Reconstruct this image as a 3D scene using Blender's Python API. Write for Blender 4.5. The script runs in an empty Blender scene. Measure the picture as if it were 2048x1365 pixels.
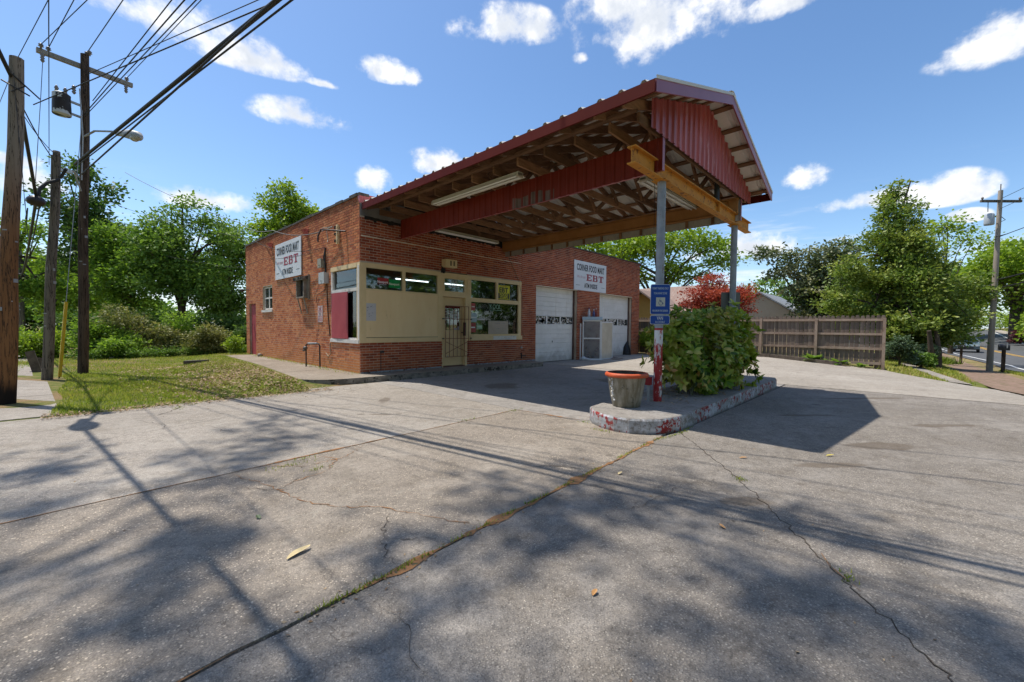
import bpy, math, random
import numpy as np
from mathutils import Vector, Matrix
R = math.radians
random.seed(7); rng = np.random.default_rng(7)
sc = bpy.context.scene
C = sc.collection

# ------------------------------------------------------------------ camera
cam = bpy.data.cameras.new('camera'); camo = bpy.data.objects.new('camera', cam); C.objects.link(camo)
CAM = Vector((-4.81, -9.819, 1.191))
cx_, cy_, cz_ = Vector((0.6921, -0.7217, 0.0092)), Vector((-0.0176, -0.0297, -0.9994)), Vector((0.7216, 0.6915, -0.0333))
cz_.normalize(); cx_ = (cx_ - cz_ * cx_.dot(cz_)).normalized(); up_ = -(cz_.cross(cx_)).normalized()
if up_.z < 0: up_ = -up_
mw = Matrix((( cx_.x, up_.x, -cz_.x, CAM.x), (cx_.y, up_.y, -cz_.y, CAM.y), (cx_.z, up_.z, -cz_.z, CAM.z), (0, 0, 0, 1)))
camo.matrix_world = mw
cam.sensor_width = 36; cam.lens = 829.18 / 2048 * 36; cam.clip_start = .05; cam.clip_end = 3000
sc.camera = camo

# ------------------------------------------------------------------ light
SUN = Vector((-.158, .372, 1.0)).normalized()          # towards the sun
sl = bpy.data.lights.new('sun', 'SUN'); so = bpy.data.objects.new('sun', sl); C.objects.link(so)
sl.energy = 3.8; sl.angle = R(.53); sl.color = (1, .94, .85)
so.rotation_euler = SUN.to_track_quat('Z', 'Y').to_euler()
sc.view_settings.view_transform = 'Standard'; sc.view_settings.look = 'None'
sc.view_settings.exposure = 0.54; sc.view_settings.gamma = 1; sc.view_settings.use_curve_mapping = False
SKY_STRENGTH = .130

class NT:
    """small helper to write node trees"""
    def __init__(s, t): s.t = t
    def add(s, typ, props=None, **ins):
        n = s.t.nodes.new(typ)
        for k, v in (props or {}).items(): setattr(n, k, v)
        for k, v in ins.items():
            sock = n.inputs[int(k[1:])] if k[0] == '_' and k[1:].isdigit() else n.inputs[k.replace('_', ' ')]
            s.put(sock, v)
        return n
    def put(s, sock, v):
        if isinstance(v, bpy.types.NodeSocket): s.t.links.new(v, sock)
        elif v is not None:
            if sock.type == 'RGBA' and len(v) == 3: v = (*v, 1)
            sock.default_value = v
    def math(s, op, a, b=0.0, c=0.0, clamp=False):
        return s.add('ShaderNodeMath', dict(operation=op, use_clamp=clamp), _0=a, _1=b, _2=c).outputs[0]
    def mix(s, f, a, b, blend='MIX'):
        n = s.add('ShaderNodeMix', dict(data_type='RGBA', blend_type=blend))
        s.put(n.inputs[0], f); s.put(n.inputs[6], a); s.put(n.inputs[7], b)
        return n.outputs[2]
    def noise(s, vec, scale, detail=3, rough=.55, dist=0.0):
        return s.add('ShaderNodeTexNoise', None, Vector=vec, Scale=scale, Detail=detail, Roughness=rough, Distortion=dist).outputs[0]
    def ramp(s, f, stops, interp='LINEAR'):
        n = s.add('ShaderNodeValToRGB', None, Fac=f); r = n.color_ramp; r.interpolation = interp
        while len(r.elements) < len(stops): r.elements.new(.5)
        for e, (p, c) in zip(r.elements, stops):
            e.position = p; e.color = (*c, 1) if hasattr(c, '__len__') else (c, c, c, 1)
        return n.outputs[0]
    def sstep(s, x, a, b):
        n = s.add('ShaderNodeMapRange', dict(interpolation_type='SMOOTHSTEP'))
        s.put(n.inputs[0], x); s.put(n.inputs[1], a); s.put(n.inputs[2], b)
        return n.outputs[0]
    def sep(s, v): return s.add('ShaderNodeSeparateXYZ', None, Vector=v).outputs
    def vmath(s, op, a, b): return s.add('ShaderNodeVectorMath', dict(operation=op), _0=a, _1=b)

# ------------------------------------------------------------------ sky with cumulus clouds
w = bpy.data.worlds.new('World'); sc.world = w; w.use_nodes = True
w.node_tree.nodes.clear(); S = NT(w.node_tree)
sky = S.add('ShaderNodeTexSky', dict(sky_type='NISHITA', sun_disc=False, sun_elevation=math.asin(SUN.z),
            sun_rotation=math.atan2(SUN.x, SUN.y), air_density=1.0, dust_density=.7, ozone_density=2.2, altitude=200))
tc = S.add('ShaderNodeTexCoord').outputs['Generated']
d = S.vmath('NORMALIZE', tc, (0, 0, 0)).outputs[0]
skyc = S.add('ShaderNodeHueSaturation', None, Saturation=1.14, Value=1.0, Color=sky.outputs[0]).outputs[0]
CLOUDS = [(0.074,0.873,0.481,0.170,0.045),(0.20,.86,.47,.10,.03),(0.578,0.580,0.573,0.096,0.037),(0.751,0.358,0.555,0.130,0.070),(0.701,0.404,0.588,0.093,0.045),(0.823,0.173,0.541,0.050,0.021),
 (0.908,-0.085,0.410,0.070,0.042),(0.424,0.757,0.497,0.049,0.025),(0.470,0.732,0.493,0.022,0.018),(0.334,0.822,0.461,0.036,0.008),(0.303,0.864,0.402,0.077,0.029),(0.553,0.754,0.354,0.071,0.031),
 (0.442,0.843,0.309,0.043,0.030),(0.945,0.161,0.284,0.057,0.028),(0.974,-0.040,0.224,0.050,0.030),(0.972,0.057,0.227,0.071,0.017),(0.981,-0.061,0.182,0.024,0.012),(0.174,0.957,0.230,0.085,0.022),
 (-0.043,0.976,0.212,0.042,0.030),(-0.067,0.968,0.241,0.037,0.015),(0.957,0.242,0.164,0.113,0.035),(0.697,0.482,0.531,0.020,0.012),
 (-.8,.4,.45,.2,.06),(-.5,-.7,.5,.25,.08),(.5,-.75,.42,.22,.07),(-.9,-.3,.3,.16,.05),(.2,-.95,.25,.2,.06),(-.2,.3,.93,.15,.1),(.9,-.4,.3,.15,.05),(-.6,-.2,.75,.16,.1),(.1,-.5,.85,.18,.11),(-.35,-.85,.4,.22,.08),(.75,-.65,.65,.15,.08),(-.95,.15,.5,.15,.07),(-.75,-.65,.3,.2,.06),(.35,-.9,.6,.17,.08),(-.1,-.1,1,.17,.12),(-.5,.6,.75,.14,.08),(.4,-.2,.9,.16,.1)]  # clouds out of view, partly added to whiten the light in the shade
nz = S.noise(d, 8.5, 8, .60)
nzu = S.noise(S.vmath('ADD', d, (-.006, .012, .030)).outputs[0], 8.5, 8, .60)
nz2 = S.noise(S.vmath('MULTIPLY', d, (1, 1, 1.6)).outputs[0], 30.0, 4, .6)
wob = S.math('ADD', S.math('MULTIPLY', S.math('SUBTRACT', nz, .5), 4.2), S.math('MULTIPLY', S.math('SUBTRACT', nz2, .5), 1.1))
tot = None; topn = None
for (x, y, z, a, b) in CLOUDS:
    dv = Vector((x, y, z)).normalized(); u = Vector((dv.y, -dv.x, 0)).normalized(); v = u.cross(dv).normalized()
    if v.z < 0: v = -v
    a *= .98; b *= .98
    pu = S.math('MULTIPLY', S.vmath('DOT_PRODUCT', d, tuple(u)).outputs['Value'], 1 / a)
    pv = S.math('MULTIPLY', S.vmath('DOT_PRODUCT', d, tuple(v)).outputs['Value'], 1 / b)
    front = S.math('GREATER_THAN', S.vmath('DOT_PRODUCT', d, tuple(dv)).outputs['Value'], .5)
    pv2 = S.math('MULTIPLY', pv, S.math('ADD', 1.0, S.math('MULTIPLY', S.math('LESS_THAN', pv, 0.0), .55)))
    r = S.math('SQRT', S.math('ADD', S.math('MULTIPLY', pu, pu), S.math('MULTIPLY', pv2, pv2)))
    m = S.math('MULTIPLY', S.math('SUBTRACT', 1.42, r), front)
    tot = m if tot is None else S.math('MAXIMUM', tot, m)
dens = S.math('ADD', tot, S.math('MULTIPLY', wob, S.sstep(tot, 0.0, .35)))
mask = S.sstep(dens, .2, 1.25)
horiz = S.sstep(S.sep(d)[2], .0, .14)
streak = S.noise(S.vmath('MULTIPLY', d, (3, 3, 26)).outputs[0], 1.6, 4, .6)
veil = S.math('MULTIPLY', S.math('MULTIPLY', S.sstep(streak, .5, .74), S.sstep(S.sep(d)[2], .30, .1)), .62)
mask = S.math('MAXIMUM', mask, veil)
shade = S.math('ADD', S.math('MULTIPLY', S.sstep(S.math('SUBTRACT', nz, nzu), -.10, .14), .75), S.math('MULTIPLY', S.sstep(dens, 1.5, .5), .45), clamp=True)
ccol = S.mix(shade, (4.0, 4.3, 4.8), (6.6, 6.55, 6.45))
low = S.mix(horiz, (4.0, 5.3, 6.8), skyc)
low = S.mix(S.math('MULTIPLY', S.math('SUBTRACT', 1.0, horiz), .5), skyc, low)
col = S.mix(mask, low, ccol)
bg = S.add('ShaderNodeBackground', None, Color=col, Strength=SKY_STRENGTH)
S.t.links.new(bg.outputs[0], S.add('ShaderNodeOutputWorld').inputs[0])

# ------------------------------------------------------------------ mesh helpers
W = {}                                                   # world position of every object's origin
def wpos(o): return W.get(o.name, Vector((0, 0, 0))) if o else Vector((0, 0, 0))
def tag(o, label=None, cat=None, group=None, kind=None):
    if label: o['label'] = label
    if cat: o['category'] = cat
    if group: o['group'] = group
    if kind: o['kind'] = kind
    return o
def thing(name, loc, label, cat, group=None):
    o = bpy.data.objects.new(name, None); C.objects.link(o); o.location = loc; o.empty_display_size = .1
    W[o.name] = Vector(loc); return tag(o, label, cat, group)
def link(name, me, parent=None, at=None, **kw):
    o = bpy.data.objects.new(name, me); C.objects.link(o)
    p = wpos(parent); at = Vector(at) if at is not None else p
    o.parent = parent; o.location = at - p; W[o.name] = at
    return tag(o, **kw)
def npmesh(name, V, F, mat, rnd=None, smooth=False):
    V = np.asarray(V, np.float32); F = np.asarray(F, np.int32); k = F.shape[1]
    me = bpy.data.meshes.new(name)
    me.vertices.add(len(V)); me.vertices.foreach_set('co', V.ravel())
    me.loops.add(F.size); me.loops.foreach_set('vertex_index', F.ravel())
    me.polygons.add(len(F)); me.polygons.foreach_set('loop_start', np.arange(0, F.size, k, dtype=np.int32))
    me.polygons.foreach_set('loop_total', np.full(len(F), k, np.int32))
    if smooth: me.polygons.foreach_set('use_smooth', np.ones(len(F), bool))
    if rnd is not None:
        a = me.attributes.new('rnd', 'FLOAT', 'FACE'); a.data.foreach_set('value', np.asarray(rnd, np.float32))
    me.materials.append(mat); me.update(); me.validate(); return me
class MB:
    def __init__(s): s.v = []; s.f = []; s.sm = []; s.r = []; s.rn = 0.0
    def face(s, idx, smooth=False): s.f.append(tuple(idx)); s.sm.append(smooth); s.r.append(s.rn)
    def poly(s, pts, smooth=False):
        n = len(s.v); s.v += [tuple(p) for p in pts]; s.face(range(n, n + len(pts)), smooth); return s
    def box(s, x0, x1, y0, y1, z0, z1):
        return s.obox(((x0 + x1) / 2, (y0 + y1) / 2, (z0 + z1) / 2), ((x1 - x0) / 2, 0, 0), (0, (y1 - y0) / 2, 0), (0, 0, (z1 - z0) / 2))
    def obox(s, c, a, b, d):
        c, a, b, d = map(Vector, (c, a, b, d)); n = len(s.v)
        for k in (-1, 1):
            for j in (-1, 1):
                for i in (-1, 1): s.v.append(tuple(c + a * i + b * j + d * k))
        for q in ((0, 2, 3, 1), (4, 5, 7, 6), (0, 1, 5, 4), (2, 6, 7, 3), (0, 4, 6, 2), (1, 3, 7, 5)): s.face([n + i for i in q])
        return s
    def bar(s, p, q, w, h, up=(0, 0, 1)):
        p, q = Vector(p), Vector(q); dr = (q - p); L = dr.length; dr.normalize()
        sd = dr.cross(Vector(up)); sd = sd.normalized() if sd.length > 1e-4 else Vector((1, 0, 0)); u = sd.cross(dr)
        return s.obox((p + q) / 2, dr * (L / 2), sd * (w / 2), u * (h / 2))
    def tube(s, pts, r, n=8, cap=True, smooth=True):
        pts = [Vector(p) for p in pts]; rs = r if hasattr(r, '__len__') else [r] * len(pts); rings = []
        prev = None
        for i, p in enumerate(pts):
            t = (pts[min(i + 1, len(pts) - 1)] - pts[max(i - 1, 0)]).normalized()
            if prev is None: a = t.cross(Vector((0, 0, 1)) if abs(t.z) < .9 else Vector((1, 0, 0))).normalized()
            else: a = (prev - t * prev.dot(t)).normalized()
            prev = a; b = t.cross(a); n0 = len(s.v)
            for k in range(n):
                th = 2 * math.pi * k / n; s.v.append(tuple(p + (a * math.cos(th) + b * math.sin(th)) * rs[i]))
            rings.append(n0)
        for a0, b0 in zip(rings, rings[1:]):
            for k in range(n): s.face((a0 + k, a0 + (k + 1) % n, b0 + (k + 1) % n, b0 + k), smooth)
        if cap:
            for r0, rev in ((rings[0], True), (rings[-1], False)):
                q = [s.v[r0 + k] for k in range(n)]; s.poly(q[::-1] if rev else q)
        return s
    def lathe(s, prof, c, n=24, smooth=True):
        c = Vector(c); rings = []
        for r, z in prof:
            rings.append(len(s.v))
            for k in range(n):
                th = 2 * math.pi * k / n; s.v.append((c.x + r * math.cos(th), c.y + r * math.sin(th), c.z + z))
        for a0, b0 in zip(rings, rings[1:]):
            for k in range(n): s.face((a0 + k, a0 + (k + 1) % n, b0 + (k + 1) % n, b0 + k), smooth)
        return s
    def prism(s, poly, z0, z1):
        n = len(poly); a = len(s.v)
        z0f = z0 if callable(z0) else (lambda x, y: z0); z1f = z1 if callable(z1) else (lambda x, y: z1)
        s.v += [(x, y, z0f(x, y)) for x, y in poly] + [(x, y, z1f(x, y)) for x, y in poly]
        area = sum(poly[i][0] * poly[(i + 1) % n][1] - poly[(i + 1) % n][0] * poly[i][1] for i in range(n))
        idx = list(range(n)) if area > 0 else list(range(n))[::-1]
        s.face([a + n + i for i in idx]); s.face([a + i for i in idx[::-1]])
        for i in range(n):
            p, q = idx[i], idx[(i + 1) % n]; s.face((a + p, a + q, a + n + q, a + n + p))
        return s
    def sphere(s, c, r, n=10, m=6, sq=(1, 1, 1)):
        c = Vector(c); prof = []; rings = []
        for j in range(m + 1):
            ph = -math.pi / 2 + math.pi * j / m; rings.append(len(s.v))
            for k in range(n):
                th = 2 * math.pi * k / n
                s.v.append((c.x + r * sq[0] * math.cos(ph) * math.cos(th), c.y + r * sq[1] * math.cos(ph) * math.sin(th), c.z + r * sq[2] * math.sin(ph)))
        for a0, b0 in zip(rings, rings[1:]):
            for k in range(n): s.face((a0 + k, a0 + (k + 1) % n, b0 + (k + 1) % n, b0 + k), True)
        return s
    def mesh(s, name, mat, off=(0, 0, 0)):
        me = bpy.data.meshes.new(name); o = Vector(off)
        me.from_pydata([tuple(Vector(v) - o) for v in s.v], [], s.f)
        me.polygons.foreach_set('use_smooth', s.sm)
        if any(s.r):
            a = me.attributes.new('rnd', 'FLOAT', 'FACE'); a.data.foreach_set('value', s.r)
        me.materials.append(mat); me.update(); return me
    def build(s, name, mat, parent=None, at=None, **kw):
        if at is None:
            if parent: at = wpos(parent)
            else:
                V = np.array(s.v); at = (*((V.min(0) + V.max(0)) / 2)[:2], V[:, 2].min())
        return link(name, s.mesh(name, mat, at), parent, at, **kw)
def copy_tree(o, loc, label=None, parent=None):
    c = o.copy(); C.objects.link(c)
    if parent is not None: c.parent = parent; W[c.name] = wpos(parent) + c.location
    else:
        c.location = loc; W[c.name] = Vector(loc)
    if label: c['label'] = label
    for ch in list(o.children): copy_tree(ch, None, None, c)
    return c
DG = bpy.context.evaluated_depsgraph_get()
def text(s, size, at, rot, mat, parent, sx=1.0, bold=0.0, align='CENTER', shear=0.0, spacing=1.0, name='lettering'):
    """flat printed lettering, turned into a mesh"""
    cu = bpy.data.curves.new(name, 'FONT'); cu.body = s; cu.size = size; cu.align_x = align; cu.align_y = 'CENTER'
    cu.offset = bold; cu.shear = shear; cu.extrude = .0012; cu.space_character = spacing; cu.resolution_u = 3
    tmp = bpy.data.objects.new('tmp_text', cu); C.objects.link(tmp); DG.update()
    me = bpy.data.meshes.new_from_object(tmp.evaluated_get(DG)); bpy.data.objects.remove(tmp); bpy.data.curves.remove(cu)
    me.name = name; me.materials.clear(); me.materials.append(mat)
    o = bpy.data.objects.new(name, me); C.objects.link(o); o.parent = parent
    o.location = Vector(at) - wpos(parent); o.rotation_euler = rot; o.scale = (sx, 1, 1); W[o.name] = Vector(at); return o

# ------------------------------------------------------------------ materials
class Mat(NT):
    def __init__(s, name):
        s.m = bpy.data.materials.new(name); s.m.use_nodes = True; super().__init__(s.m.node_tree)
        s.b = s.t.nodes['Principled BSDF']; s.out = s.t.nodes['Material Output']
        s._c = None
    @property
    def c(s):
        if s._c is None: s._c = s.add('ShaderNodeTexCoord').outputs['Object']
        return s._c
    def rand(s): return s.add('ShaderNodeObjectInfo').outputs['Random']
    def attr(s): return s.add('ShaderNodeAttribute', dict(attribute_name='rnd')).outputs['Fac']
    def rnd(s): return s.math('FRACT', s.math('ADD', s.attr(), s.rand()))
    def set(s, color=None, rough=None, metal=None, spec=None, bump=None, bdist=.01, bstr=1.0):
        if color is not None: s.put(s.b.inputs['Base Color'], color)
        if rough is not None: s.put(s.b.inputs['Roughness'], rough)
        if metal is not None: s.put(s.b.inputs['Metallic'], metal)
        if spec is not None: s.put(s.b.inputs['Specular IOR Level'], spec)
        if bump is not None:
            n = s.add('ShaderNodeBump', None, Height=bump, Distance=bdist, Strength=bstr); s.t.links.new(n.outputs[0], s.b.inputs['Normal'])
        return s.m
def mottled(name, c1, c2, scale=4, rough=.7, c3=None, s3=.62, scale3=12, metal=0, bump=.004, spec=.3, stretch=(1, 1, 1), vary=0.0, detail=5):
    """base colour drifting between c1 and c2, optional worn patches of c3"""
    m = Mat(name); v = m.vmath('MULTIPLY', m.c, stretch).outputs[0]
    n = m.noise(v, scale, detail, .6); col = m.mix(m.sstep(n, .3, .7), c1, c2)
    if c3 is not None: col = m.mix(m.sstep(m.noise(v, scale3, 6, .65), s3, s3 + .06), col, c3)
    if vary: col = m.mix(1.0, col, m.ramp(m.rnd(), [(0, (1 - vary,) * 3), (1, (1 + vary,) * 3)]), 'MULTIPLY')
    return m.set(col, rough, metal, spec, m.noise(v, scale * 9, 4, .6) if bump else None, bump or .01)

def brick_mat(name, stops, rusty, worn):
    m = Mat(name); r = m.rnd()
    col = m.ramp(r, list(zip((0, .25, .55, .8, 1), stops)))
    geo = m.add('ShaderNodeNewGeometry').outputs['Position']
    big = m.noise(geo, .55, 4, .6); fine = m.noise(geo, 38, 5, .65)
    col = m.mix(m.math('MULTIPLY', m.sstep(big, .50, .72), .35), col, tuple(x * .8 for x in stops[3]))
    col = m.mix(m.math('MULTIPLY', m.sstep(fine, .52, .75), .3), col, tuple(x * .5 for x in stops[1]))
    sp = m.sep(geo)
    low = m.math('MULTIPLY', m.sstep(m.math('ADD', sp[2], m.math('MULTIPLY', m.math('SUBTRACT', big, .5), 1.2)), .75, -.1), rusty)
    col = m.mix(low, col, (.50, .22, .07))
    st = m.noise(m.vmath('MULTIPLY', geo, (5, 5, .35)).outputs[0], 1.0, 5, .65); hi = m.sstep(m.math('ADD', sp[2], m.math('MULTIPLY', m.math('SUBTRACT', st, .5), 2.2)), 3.5, 4.5)
    col = m.mix(m.math('MULTIPLY', hi, .55), col, tuple(x * .45 for x in stops[0])); col = m.mix(m.math('MULTIPLY', m.sstep(st, .60, .74), .3), col, (.16, .09, .06))
    chalk = m.math('MULTIPLY', m.sstep(m.noise(geo, 2.2, 6, .7), .62, .78), worn)
    col = m.mix(chalk, col, (.55, .42, .34))
    return m.set(col, .9, 0, .15, fine, .003)
def mortar_mat():
    m = Mat('mortar'); g_ = m.add('ShaderNodeNewGeometry'); geo = g_.outputs['Position']
    n = m.noise(geo, 1.3, 5, .6); f = m.noise(geo, 60, 3)
    col = m.mix(m.sstep(n, .35, .65), (.62, .52, .40), (.46, .36, .27))
    side = m.math('GREATER_THAN', m.math('ABSOLUTE', m.sep(g_.outputs['True Normal'])[0]), .5)
    top = m.sstep(m.math('ADD', m.sep(geo)[2], m.math('MULTIPLY', n, 1.2)), 3.2, 4.3)
    col = m.mix(m.math('MULTIPLY', m.math('MULTIPLY', top, .85), side), col, (.15, .075, .05))
    return m.set(col, .95, 0, .1, f, .003)
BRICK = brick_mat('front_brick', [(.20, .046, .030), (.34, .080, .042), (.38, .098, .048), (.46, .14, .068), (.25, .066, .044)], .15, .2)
BRICK_SIDE = brick_mat('sunlit_weathered_brick', [(.34, .10, .052), (.50, .168, .076), (.56, .205, .09), (.62, .26, .12), (.40, .14, .08)], .65, .45)  # lighter orange copy of the front brick: weathering plus sunlight put into the colour
MORTAR = mortar_mat()

STAINS = [(-1.05, -3.05, .34, .13, .9), (1.6, -9.65, .60, .20, -.78), (.3, -9.3, .55, .10, -.75), (3.0, -8.7, .65, .09, -.75), (-1.7, -4.1, .22, .06, -.7), (-1.25, -8.95, .26, .11, -.8), (3.6, -10.2, .7, .12, -.75), (5.8, -9.2, 1.2, .12, -.7), (1.8, -3.2, .7, .5, .4), (4.4, -4.6, .8, .5, 1.0)]
def concrete(name, c1, c2, speck, sc_speck=95, wear=(.2, .17, .13), bump=.004, crackle=.5, stains=False):
    m = Mat(name); p = m.add('ShaderNodeNewGeometry').outputs['Position']
    n1 = m.noise(p, .55, 5, .6); n2 = m.noise(p, 3.5, 6, .65); n3 = m.noise(p, 26, 4, .65)
    col = m.mix(m.sstep(n1, .32, .68), c1, c2)
    col = m.mix(m.math('MULTIPLY', m.sstep(n2, .50, .72), .45), col, wear)
    col = m.mix(m.math('MULTIPLY', m.sstep(n3, .45, .72), .42), col, tuple(x * .42 for x in c1))
    n4 = m.noise(p, 8, 6, .72); col = m.mix(m.math('MULTIPLY', m.sstep(n4, .50, .68), .30), col, tuple(x * .50 for x in c1)); col = m.mix(m.math('MULTIPLY', m.sstep(n4, .46, .30), .30), col, tuple(min(x * 1.35, .5) for x in c2))
    vo = m.add('ShaderNodeTexVoronoi', dict(feature='F1'), Vector=p, Scale=sc_speck); r = m.sep(vo.outputs['Color'])
    v2 = m.add('ShaderNodeTexVoronoi', dict(feature='F1'), Vector=p, Scale=sc_speck * 2.3); r2 = m.sep(v2.outputs['Color'])
    stone = m.sstep(m.math('SUBTRACT', m.math('ADD', .18, m.math('MULTIPLY', r[0], .42)), vo.outputs['Distance']), -.05, .12)
    tone = m.ramp(r[2], [(0, (.42, .41, .40)), (.35, (.80, .79, .78)), (.7, (1.12, 1.10, 1.06)), (.9, (1.45, 1.40, 1.30)), (1, (1.85, 1.77, 1.62))])
    mosaic = m.mix(stone, (.62, .60, .58), tone)
    fine_ = m.ramp(r2[1], [(0, (.72, .71, .70)), (.6, (1.0, 1.0, 1.0)), (1, (1.38, 1.34, 1.28))])
    worn = m.sstep(m.noise(p, 1.1, 5, .65), .30, .56)
    col = m.mix(m.math('MULTIPLY', m.math('MULTIPLY', worn, speck), 1.0), col, m.mix(1.0, col, mosaic, 'MULTIPLY'))
    col = m.mix(.8 * min(speck + .3, 1), col, m.mix(1.0, col, fine_, 'MULTIPLY')); dots = stone
    if stains:
        sp = m.sep(p); tot = None
        for (x, y, a, b_, an) in STAINS:
            ca, sa = math.cos(an), math.sin(an); dx = m.math('SUBTRACT', sp[0], x); dy = m.math('SUBTRACT', sp[1], y)
            u = m.math('ADD', m.math('MULTIPLY', dx, ca / a), m.math('MULTIPLY', dy, sa / a)); v = m.math('ADD', m.math('MULTIPLY', dx, -sa / b_), m.math('MULTIPLY', dy, ca / b_))
            e = m.math('SUBTRACT', 1.0, m.math('SQRT', m.math('ADD', m.math('MULTIPLY', u, u), m.math('MULTIPLY', v, v))))
            tot = e if tot is None else m.math('MAXIMUM', tot, e)
        f = m.sstep(m.math('ADD', tot, m.math('MULTIPLY', m.math('SUBTRACT', n2, .5), 1.3)), .12, .42)
        vd = m.add('ShaderNodeTexVoronoi', dict(feature='F1'), Vector=p, Scale=2.1); rd_ = m.sep(vd.outputs['Color'])
        drip = m.sstep(m.math('SUBTRACT', m.math('MULTIPLY', m.math('POWER', rd_[0], 3.0), .16), m.math('ADD', vd.outputs['Distance'], m.math('MULTIPLY', m.math('SUBTRACT', n3, .5), .08))), -.02, .03)
        col = m.mix(m.math('MULTIPLY', drip, .5), col, (.085, .07, .055))
        col = m.mix(m.math('MULTIPLY', f, .62), col, (.115, .088, .062))
        long_ = m.noise(m.vmath('MULTIPLY', m.add('ShaderNodeVectorRotate', dict(rotation_type='Z_AXIS'), Vector=p, Angle=.76).outputs[0], (.5, 4.0, 1)).outputs[0], 1.0, 5, .6)
        col = m.mix(m.math('MULTIPLY', m.sstep(long_, .52, .72), .38), col, tuple(x * .55 for x in c1))
    vc = m.add('ShaderNodeTexVoronoi', dict(feature='DISTANCE_TO_EDGE'), Vector=m.vmath('ADD', p, m.add('ShaderNodeTexNoise', None, Vector=p, Scale=2.0, Detail=4.0).outputs['Color']).outputs[0], Scale=1.5)
    cr = m.math('MULTIPLY', m.math('LESS_THAN', vc.outputs[0], .003), m.sstep(n1, .48, .6))
    col = m.mix(m.math('MULTIPLY', cr, crackle), col, (.07, .055, .045))
    h = m.math('ADD', m.math('MULTIPLY', n3, .6), m.math('MULTIPLY', dots, .5))
    return m.set(col, .88, 0, .25, h, bump)
LOT_MID = concrete('lot_brown_concrete', (0.307, 0.267, 0.220), (0.392, 0.347, 0.292), .85, 85, bump=.005, stains=True)
LOT_PALE = concrete('lot_pale_concrete', (0.322, 0.290, 0.249), (0.409, 0.372, 0.325), .6, 95, stains=True)
LOT_DARK = concrete('lot_dark_concrete', (0.275, 0.250, 0.220), (0.363, 0.335, 0.298), 1.0, 82, (.155, .13, .10), .007, stains=True)
LOT_SMOOTH = concrete('lot_smooth_concrete', (0.275, 0.255, 0.230), (0.363, 0.339, 0.310), .35, 120, (.15, .13, .105), .002, .3, True)
LOT_FAR = concrete('lot_far_concrete', (0.351, 0.316, 0.269), (0.433, 0.395, 0.342), .5, 90, (.24, .20, .16), stains=True)
WALKM = concrete('walk_concrete', (.24, .20, .155), (.34, .295, .24), .3, 100, (.14, .115, .09))
DIRT = mottled('orange_dirt', (.34, .165, .065), (.22, .12, .06), 9, .95, (.10, .09, .05), .55, 25)
PAINT_TAN = mottled('tan_paint', (.70, .52, .275), (.77, .59, .33), 2.5, .55, (.74, .70, .62), .68, 9, bump=.001)
PAINT_BEIGE = mottled('beige_panel_paint', (.78, .575, .315), (.82, .63, .36), 1.6, .5, (.60, .44, .24), .62, 4, bump=.001, stretch=(2, 2, .6))
PAINT_WHITE = mottled('peeling_white_paint', (.62, .58, .52), (.72, .69, .64), 3, .6, (.30, .24, .18), .60, 14, bump=.002)
WHITE = mottled('white_panel', (.72, .73, .75), (.78, .79, .80), 2, .45, bump=0)
def door_white():
    m = Mat('grimy_white_door'); p = m.add('ShaderNodeNewGeometry').outputs['Position']; n = m.noise(p, 3, 5, .65); n2 = m.noise(m.vmath('MULTIPLY', p, (6, 6, .5)).outputs[0], 1.5, 5, .6)
    col = m.mix(m.sstep(n, .35, .7), (.74, .73, .70), (.82, .81, .79)); col = m.mix(m.math('MULTIPLY', m.sstep(n2, .56, .74), .4), col, (.52, .47, .40))
    g_ = m.sstep(m.math('ADD', m.sep(p)[2], m.math('MULTIPLY', m.math('SUBTRACT', n, .5), .9)), .38, -.12); col = m.mix(m.math('MULTIPLY', g_, .6), col, (.36, .31, .26))
    return m.set(col, .5, 0, .3, m.noise(p, 1.6, 3), .012)
WHITE_DOOR = door_white()
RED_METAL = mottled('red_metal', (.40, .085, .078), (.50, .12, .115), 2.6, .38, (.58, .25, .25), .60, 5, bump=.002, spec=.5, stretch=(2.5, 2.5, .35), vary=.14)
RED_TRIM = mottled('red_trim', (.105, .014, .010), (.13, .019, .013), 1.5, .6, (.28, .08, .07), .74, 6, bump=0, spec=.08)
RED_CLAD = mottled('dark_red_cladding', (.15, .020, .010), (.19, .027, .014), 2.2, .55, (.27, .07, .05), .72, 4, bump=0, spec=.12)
GALV = mottled('weathered_roof_sheet', (.74, .69, .60), (.80, .76, .68), 1.2, .5, (.36, .28, .2), .68, 5, bump=0, spec=.4)
GALV_GREY = mottled('unpainted_siding', (.40, .37, .32), (.48, .44, .38), 2, .5, (.2, .13, .08), .66, 5, bump=0)
WOOD_DARK = mottled('old_rafter_wood', (.19, .098, .05), (.29, .155, .08), 5, .85, (.065, .035, .022), .66, 8, stretch=(1, 1, 6), vary=.35)
WOOD_BEAM = mottled('stained_beam', (.36, .155, .045), (.44, .20, .065), 3, .7, (.12, .05, .028), .68, 6)
RUST = mottled('rusty_orange_steel', (.56, .225, .03), (.64, .285, .04), 5, .7, (.22, .08, .028), .57, 11, bump=.003)
BLACK = mottled('black_stuff', (.012, .012, .013), (.02, .02, .02), 8, .5, bump=0)
DARKMETAL = mottled('dark_metal', (.035, .035, .037), (.06, .055, .05), 8, .5, (.12, .06, .035), .66, 20, bump=0, metal=.3)
GREYMETAL = mottled('grey_metal', (.30, .31, .32), (.38, .385, .39), 5, .45, (.22, .19, .16), .70, 15, bump=0, metal=.2)
ALU = mottled('aluminium', (.66, .67, .69), (.74, .75, .76), 3, .4, bump=0, metal=.15)
CABLE = mottled('black_cable', (.02, .02, .021), (.035, .033, .03), 3, .6, bump=0)
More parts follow.
